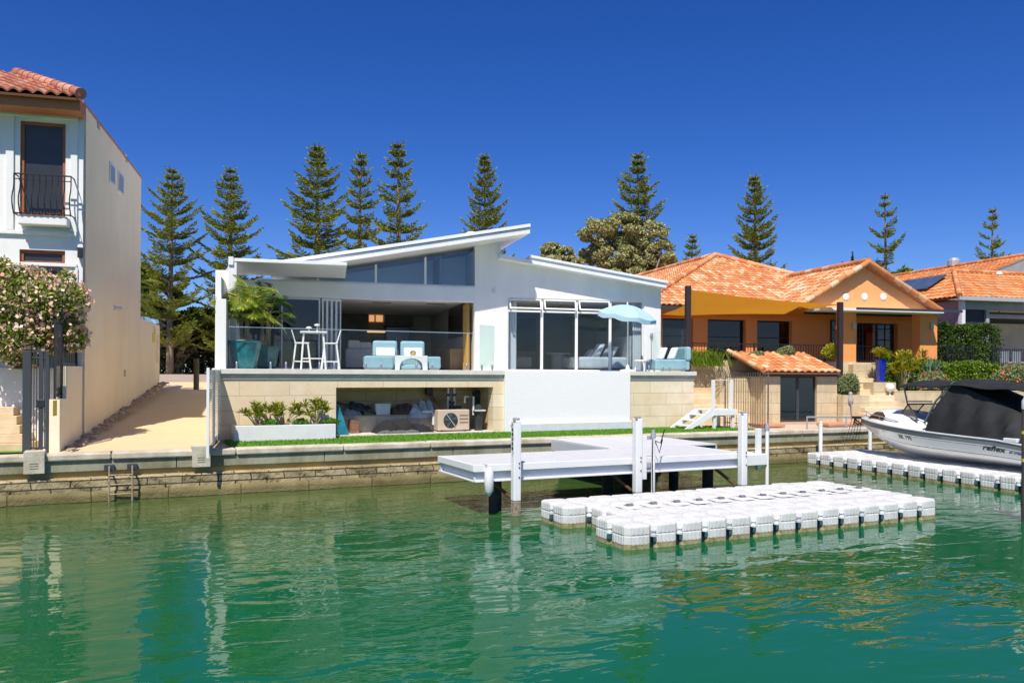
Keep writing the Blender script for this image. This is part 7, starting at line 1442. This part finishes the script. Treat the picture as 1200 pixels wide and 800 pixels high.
# far dark hedge beyond the street
t = T('dune_scrub', 'dark tangled scrub beyond the street at the end of the path', 'bush', S.w((-8, 50, 2.6)), S, local=True); bl = []
random.seed(12)
for k in range(34): bl.append((-14+k*0.95+random.uniform(-0.4, 0.4), random.uniform(-0.8, 1.2), 1.0+random.uniform(-0.2, 0.4), 1.3, 1.1, 1.5))
V_, F_ = leafcards(blobpts(60000, bl, 0.3), 0.20, 1.8); arr('foliage', V_, F_, ramp_attr('scrub_leaf', 'rnd', [(0, (0.02, 0.035, 0.01)), (0.7, (0.06, 0.085, 0.02)), (0.93, (0.20, 0.15, 0.07)), (1, (0.40, 0.30, 0.17))], 0.8), t)
m = M()
for b_ in bl[::2]: m.tube([(b_[0], b_[1], -0.1), (b_[0]+0.3, b_[1], 1.6)], [0.08, 0.03], 5)
m.build('branches', MATS['bark_brown'], t)
# ------------------------------------------------------------------ trees
PINE = ramp_attr('pine_needles', 'rnd', [(0, (0.11, 0.15, 0.025)), (0.5, (0.28, 0.32, 0.045)), (0.85, (0.46, 0.47, 0.08)), (1, (0.56, 0.52, 0.11))], 0.7, trans=0.28)
BARK = mat('pine_bark', (0.28, 0.22, 0.16), 0.9, (0.18, 0.14, 0.10), 3, bump=0.5, bscale=8)
def pine_meshes(seed, H_, wmax, gap=1.0, sparse=0.0, dens=1.0):
    """Norfolk pine: whorls of rising branches hung with rope-like twigs; leaf faces in one array"""
    rg = np.random.default_rng(seed); VV = []; FF = []; RN = []; nv = 0
    tm = M(); tm.tube([(0.02*math.sin(z*0.7), 0.02*math.cos(z*0.5), z) for z in np.linspace(0, H_, 14)], [0.26*(1-i/13.5)**0.9*H_/15+0.018 for i in range(14)], 8)
    z = H_-0.35; first = True
    while z > H_*0.10:
        d = H_-z; L_ = wmax*(1-math.exp(-d/(H_*0.42)))*1.15*rg.uniform(0.88, 1.08); L_ = min(L_, wmax*1.1)
        nb = 5 if d < H_*0.3 else 6; ph = rg.random()*6.28
        for b in range(nb):
            if rg.random() < sparse and d > 1: continue
            az = ph+b*2*math.pi/nb+rg.normal()*0.12; L2 = L_*rg.uniform(0.62, 1.18); el = R(36-20*min(1, d/(H_*0.8))+rg.normal()*5); 
            dh = np.array([math.cos(az), math.sin(az), 0.0]); up = np.array([0, 0, 1.0]); side = np.array([-math.sin(az), math.cos(az), 0])
            N = max(5, int(L2/0.16)); ax = []
            for i in range(N+1):
                t = i/N; ax.append(dh*L2*t*math.cos(el)+up*(L2*t*math.sin(el)+0.16*L2*t*t-0.10*L2*t))
            ax = np.array(ax)+np.array([0, 0, z])
            tm.tube([ax[0], ax[N//2], ax[-1]], [0.035+0.012*L2, 0.02, 0.008], 4)
            # twigs
            tips = []
            for i in range(max(1, int(N*0.22)), N+1):
                t = i/N; lt = (0.24+0.36*math.sin(math.pi*min(1, 0.30+0.70*t)))*min(1, L2/2.0+0.4)*rg.uniform(0.8, 1.15)
                for sg in (-1, 1):
                    dr = side*sg*0.80+dh*0.62+up*(0.10+0.12*rg.normal()); dr /= np.linalg.norm(dr); tips.append((ax[i], dr, lt))
            tips.append((ax[-1], dh*0.8+up*0.5, 0.35)); 
            for (o, dr, lt) in tips:
                k = max(6, int(lt*38*dens)); s = rg.random(k)[:, None]; cen = o+dr*lt*s+up*(0.22*lt*s*s); 
                e = rg.normal(size=(k, 3)); e -= (e@dr)[:, None]*dr*0.6; e /= np.linalg.norm(e, axis=1)[:, None]
                r = 0.075*(1.05-0.45*s); a_ = cen+dr*0.02; w_ = np.cross(e, dr); tip = cen+e*r+dr*0.13; l0 = cen-dr*0.05
                q = np.stack([l0-w_*0.035, l0+w_*0.035, tip+w_*0.016, tip-w_*0.016], 1); VV.append(q.reshape(-1, 3)); FF.append(np.arange(4*k).reshape(-1, 4)+nv); nv += 4*k; RN.append(np.clip(rg.random(k)*0.6+0.4*s[:, 0]*rg.random(), 0, 1))
        z -= gap*(0.55+0.42*min(1, d/(H_*0.4)))*rg.uniform(0.85, 1.15)
    return tm, np.concatenate(VV), np.concatenate(FF), np.concatenate(RN)
protos = []
def pine(label, px, py, t_d, variant, group='Norfolk pines behind the houses', sx=1.0):
    d = ray(px, py); L0 = (d.x**2+d.y**2)**0.5; p = Vector((d.x*t_d, d.y*t_d, 0)); top = CAMH+d.z*t_d; base = 2.5; Hh = top-base
    H0, obj_ = protos[variant]
    s = Hh/H0
    if obj_.get('_used') is None:
        o = obj_; o['_used'] = 1; o.location = (p.x, p.y, base)
    else:
        o = dup(obj_, (p.x, p.y, base))
    o.scale = (s*sx, s*sx, s); o.rotation_euler = (R(random.uniform(-1.3, 1.3)), R(random.uniform(-1.3, 1.3)), random.random()*6.28); o['label'] = label; o['category'] = 'tree'; o['group'] = group; return o
for i, (sd, wm, gp, sp) in enumerate(((1, 3.3, 1.05, 0.05), (2, 3.1, 0.95, 0.04), (3, 3.7, 1.0, 0.03), (4, 2.5, 1.1, 0.10), (5, 2.9, 1.35, 0.20), (6, 3.0, 0.85, 0.05))):
    tm, V_, F_, RN = pine_meshes(sd, 15.0, wm, gp, sp); t = T('pine_tree', 'x', 'tree', (0, 0, 0), S, local=True); tm.build('trunk', BARK, t, smooth=True); arr('crown', V_, F_, PINE, t, rnd=RN); protos.append((15.0, t.o))
random.seed(21)
pine('leftmost tall pine with a rounded top next to the villa wall', 200, 198, 44, 2, sx=1.0)
pine('pine with a bare upper trunk right of the leftmost pine', 271, 196, 45, 0, sx=1.05)
pine('pointed pine above the left end of the white roof, first of three', 373, 170, 50, 1, sx=1.15)
pine('shorter narrow pine between the two taller pointed ones', 420, 180, 56, 3, sx=0.95)
pine('pointed pine with a bare thin tip above the middle of the white roof', 470, 166, 52, 3, sx=1.1)
pine('pine rising behind the round vent of the white roof', 572, 181, 56, 5, sx=0.85)
pine('tall pine standing behind the pale paperbark tree', 746, 181, 58, 1, sx=1.05)
pine('small distant pine just right of the paperbark tree', 808, 275, 75, 3, sx=1.1)
pine('slender pine behind the ridge of the orange house', 888, 206, 62, 5, sx=0.95)
pine('pine behind the orange porch gable', 1040, 227, 62, 4, sx=0.85)
pine('small open pine with a pale trunk behind the grey house roof', 1164, 245, 66, 4, sx=0.85)
for q in protos:
    if '_used' in q[1]: del q[1]['_used']
CYP = ramp_attr('cypress_leaf', 'rnd', [(0, (0.015, 0.04, 0.012)), (1, (0.05, 0.09, 0.02))], 0.8)
for px, py, w_, lab in ((987, 311, 0.35, 'shorter cypress tip left of the porch gable'), (999, 300, 0.42, 'taller cypress tip left of the porch gable')):
    d = ray(px, py); td = 60; p = Vector((d.x*td, d.y*td, 2.5)); h = CAMH+d.z*td-2.5
    bush('cypress', lab, 'tree', p, [(0, 0, h*f, w_*(1.1-f), w_*(1.1-f), h*0.13) for f in (0.15, 0.3, 0.45, 0.6, 0.72, 0.84, 0.9)], 9000, 0.16, CYP, 'cypresses behind the porch', stem=3)
# paperbark: twisting limbs and pale flower heads
PB = ramp_attr('paperbark_leaf', 'rnd', [(0, (0.16, 0.19, 0.05)), (0.5, (0.34, 0.36, 0.12)), (1, (0.54, 0.52, 0.24))], 0.7, trans=0.2)
PBF = ramp_attr('paperbark_flower', 'rnd', [(0, (0.34, 0.31, 0.18)), (1, (0.52, 0.48, 0.32))], 0.9, trans=0.2)
def round_tree(label, name, td, blobs_px, n, size, mats, fl, trunk_px, seed, dep=1.6):
    random.seed(seed); d = ray(*trunk_px); base = Vector((d.x*td, d.y*td, 2.5)); t = T(name, label, 'tree', base, S, local=True); sc2 = td/FPX; bl = []; sideV = Rt
    for px, py, rx, ry in blobs_px:
        q = ray(px, py); dd = td+random.uniform(-1, 1)*dep; P_ = Vector((q.x*dd, q.y*dd, CAMH+q.z*dd))-base; bl.append((P_.x, P_.y, P_.z, rx*sc2, rx*sc2, ry*sc2))
    sub_b = []
    for b_ in bl:
        for k in range(22): 
            v_ = Vector((random.gauss(0, 1), random.gauss(0, 1), random.gauss(0, 1))).normalized(); sub_b.append((b_[0]+v_.x*b_[3]*0.8, b_[1]+v_.y*b_[4]*0.8, b_[2]+v_.z*b_[5]*0.8, b_[3]*0.36, b_[4]*0.36, b_[5]*0.30))
    V_, F_ = leafcards(blobpts(n, sub_b, 0.3), size, 2.2); arr('crown', V_, F_, mats, t)
    if fl: V_, F_ = leafcards(blobpts(n//6, sub_b, 0.8), size*0.7, 1.2); arr('flowers', V_, F_, fl, t)
    m = M()
    for b_ in bl: c_ = Vector(b_[:3]); m.tube([(0, 0, -0.3), (c_.x*0.15, c_.y*0.15, c_.z*0.35), (c_.x*0.6, c_.y*0.6, c_.z*0.72), c_], [0.28, 0.22, 0.12, 0.04], 7)
    for b_ in sub_b[::3]: c_ = Vector(b_[:3]); q = Vector(bl[min(len(bl)-1, sub_b.index(b_)//22)][:3]); m.tube([q, c_], [0.05, 0.015], 5)
    m.build('trunk', mat('paper_bark', (0.42, 0.36, 0.29), 0.9, (0.26, 0.21, 0.16), 5), t, smooth=True); return t
round_tree('broad olive green paperbark tree with pale blossom behind the white house', 'paperbark_tree', 50, [(700, 272, 22, 17), (730, 268, 24, 18), (760, 278, 24, 18), (694, 297, 16, 14), (720, 300, 26, 20), (750, 305, 26, 20), (775, 298, 16, 15), (738, 325, 26, 16), (765, 322, 14, 14)], 42000, 0.19, PB, PBF, (738, 430), 5)
round_tree('small paperbark tree peeping over the right wing roof', 'paperbark_tree', 52, [(645, 293, 13, 9), (662, 298, 12, 9), (652, 312, 18, 12), (636, 308, 8, 8), (678, 308, 8, 6)], 9000, 0.2, PB, PBF, (652, 430), 6)
round_tree('low olive shrub tree between the paperbark and the orange roof', 'small_tree', 56, [(783, 305, 9, 9), (793, 316, 12, 9), (778, 318, 10, 8)], 5000, 0.22, PB, None, (785, 430), 8)
round_tree('low green bush behind the orange porch roof', 'small_tree', 60, [(1062, 322, 10, 7), (1048, 326, 10, 7), (1070, 330, 8, 8)], 6000, 0.22, HG, None, (1058, 430), 9)
# dark mixed trees at the end of the path
round_tree('dense dark green tree at the street end of the path behind the low wall', 'leafy_tree', 46, [(185, 350, 26, 20), (168, 330, 16, 22), (205, 385, 22, 18), (235, 372, 22, 14), (248, 392, 16, 12), (180, 395, 18, 16)], 26000, 0.26, ramp_attr('deep_leaf', 'rnd', [(0, (0.02, 0.05, 0.01)), (0.6, (0.07, 0.12, 0.015)), (1, (0.24, 0.26, 0.03))], 0.7, trans=0.2), None, (205, 430), 10)
# date palm fronds behind the low wall
random.seed(31); vpz = VB2-2.2; q = B.P(172, 352, vpz); uq = UW-1.3
t = T('palm', 'feathery palm leaning over the low cream wall at the end of the villa', 'palm', (uq, vpz, 1.8), B, local=True); m = M(); m.tube([(0, 0, 0), (0.1, 0, q.z-1.8-0.4), (0.15, 0, q.z-1.8)], [0.2, 0.16, 0.12], 10); m.build('trunk', mat('palm_trunk', (0.26, 0.20, 0.08), 0.8, (0.16, 0.12, 0.05), 10), t, smooth=True)
m = M(); o0 = Vector((0.15, 0, q.z-1.8))
for k in range(30):
    qa = k*2.4; el = R(random.uniform(-5, 70)); l = random.uniform(1.7, 2.5); dd = Vector((math.cos(qa)*math.cos(el), math.sin(qa)*math.cos(el), math.sin(el))); p_ = o0.copy(); N = 14; pts = []
    for i in range(N+1): pts.append(p_.copy()); p_ += dd*l/N; dd = (dd+Vector((0, 0, -0.10-0.06*i/N))).normalized()
    for i in range(1, N+1):
        t2 = (pts[i]-pts[i-1]).normalized(); sd_ = t2.cross(Vector((0, 0, 1))); sd_ = sd_.normalized() if sd_.length > .01 else Vector((1, 0, 0)); ll = 0.5*math.sin(math.pi*(0.15+0.75*i/N))
        m.add([pts[i-1]-sd_*0.01, pts[i]-sd_*0.01, pts[i]+sd_*0.01, pts[i-1]+sd_*0.01], [(0, 1, 2, 3)])
        for f in (0, 0.5):
            pp = pts[i-1]+(pts[i]-pts[i-1])*f
            for sg in (-1, 1): ld_ = (sd_*sg+t2*0.7+Vector((0, 0, -0.3))).normalized(); m.add([pp, pp+ld_*ll*0.5-t2*0.02, pp+ld_*ll, pp+ld_*ll*0.5+t2*0.02], [(0, 1, 2, 3)])
m.build('fronds', PALML, t, auto=False)
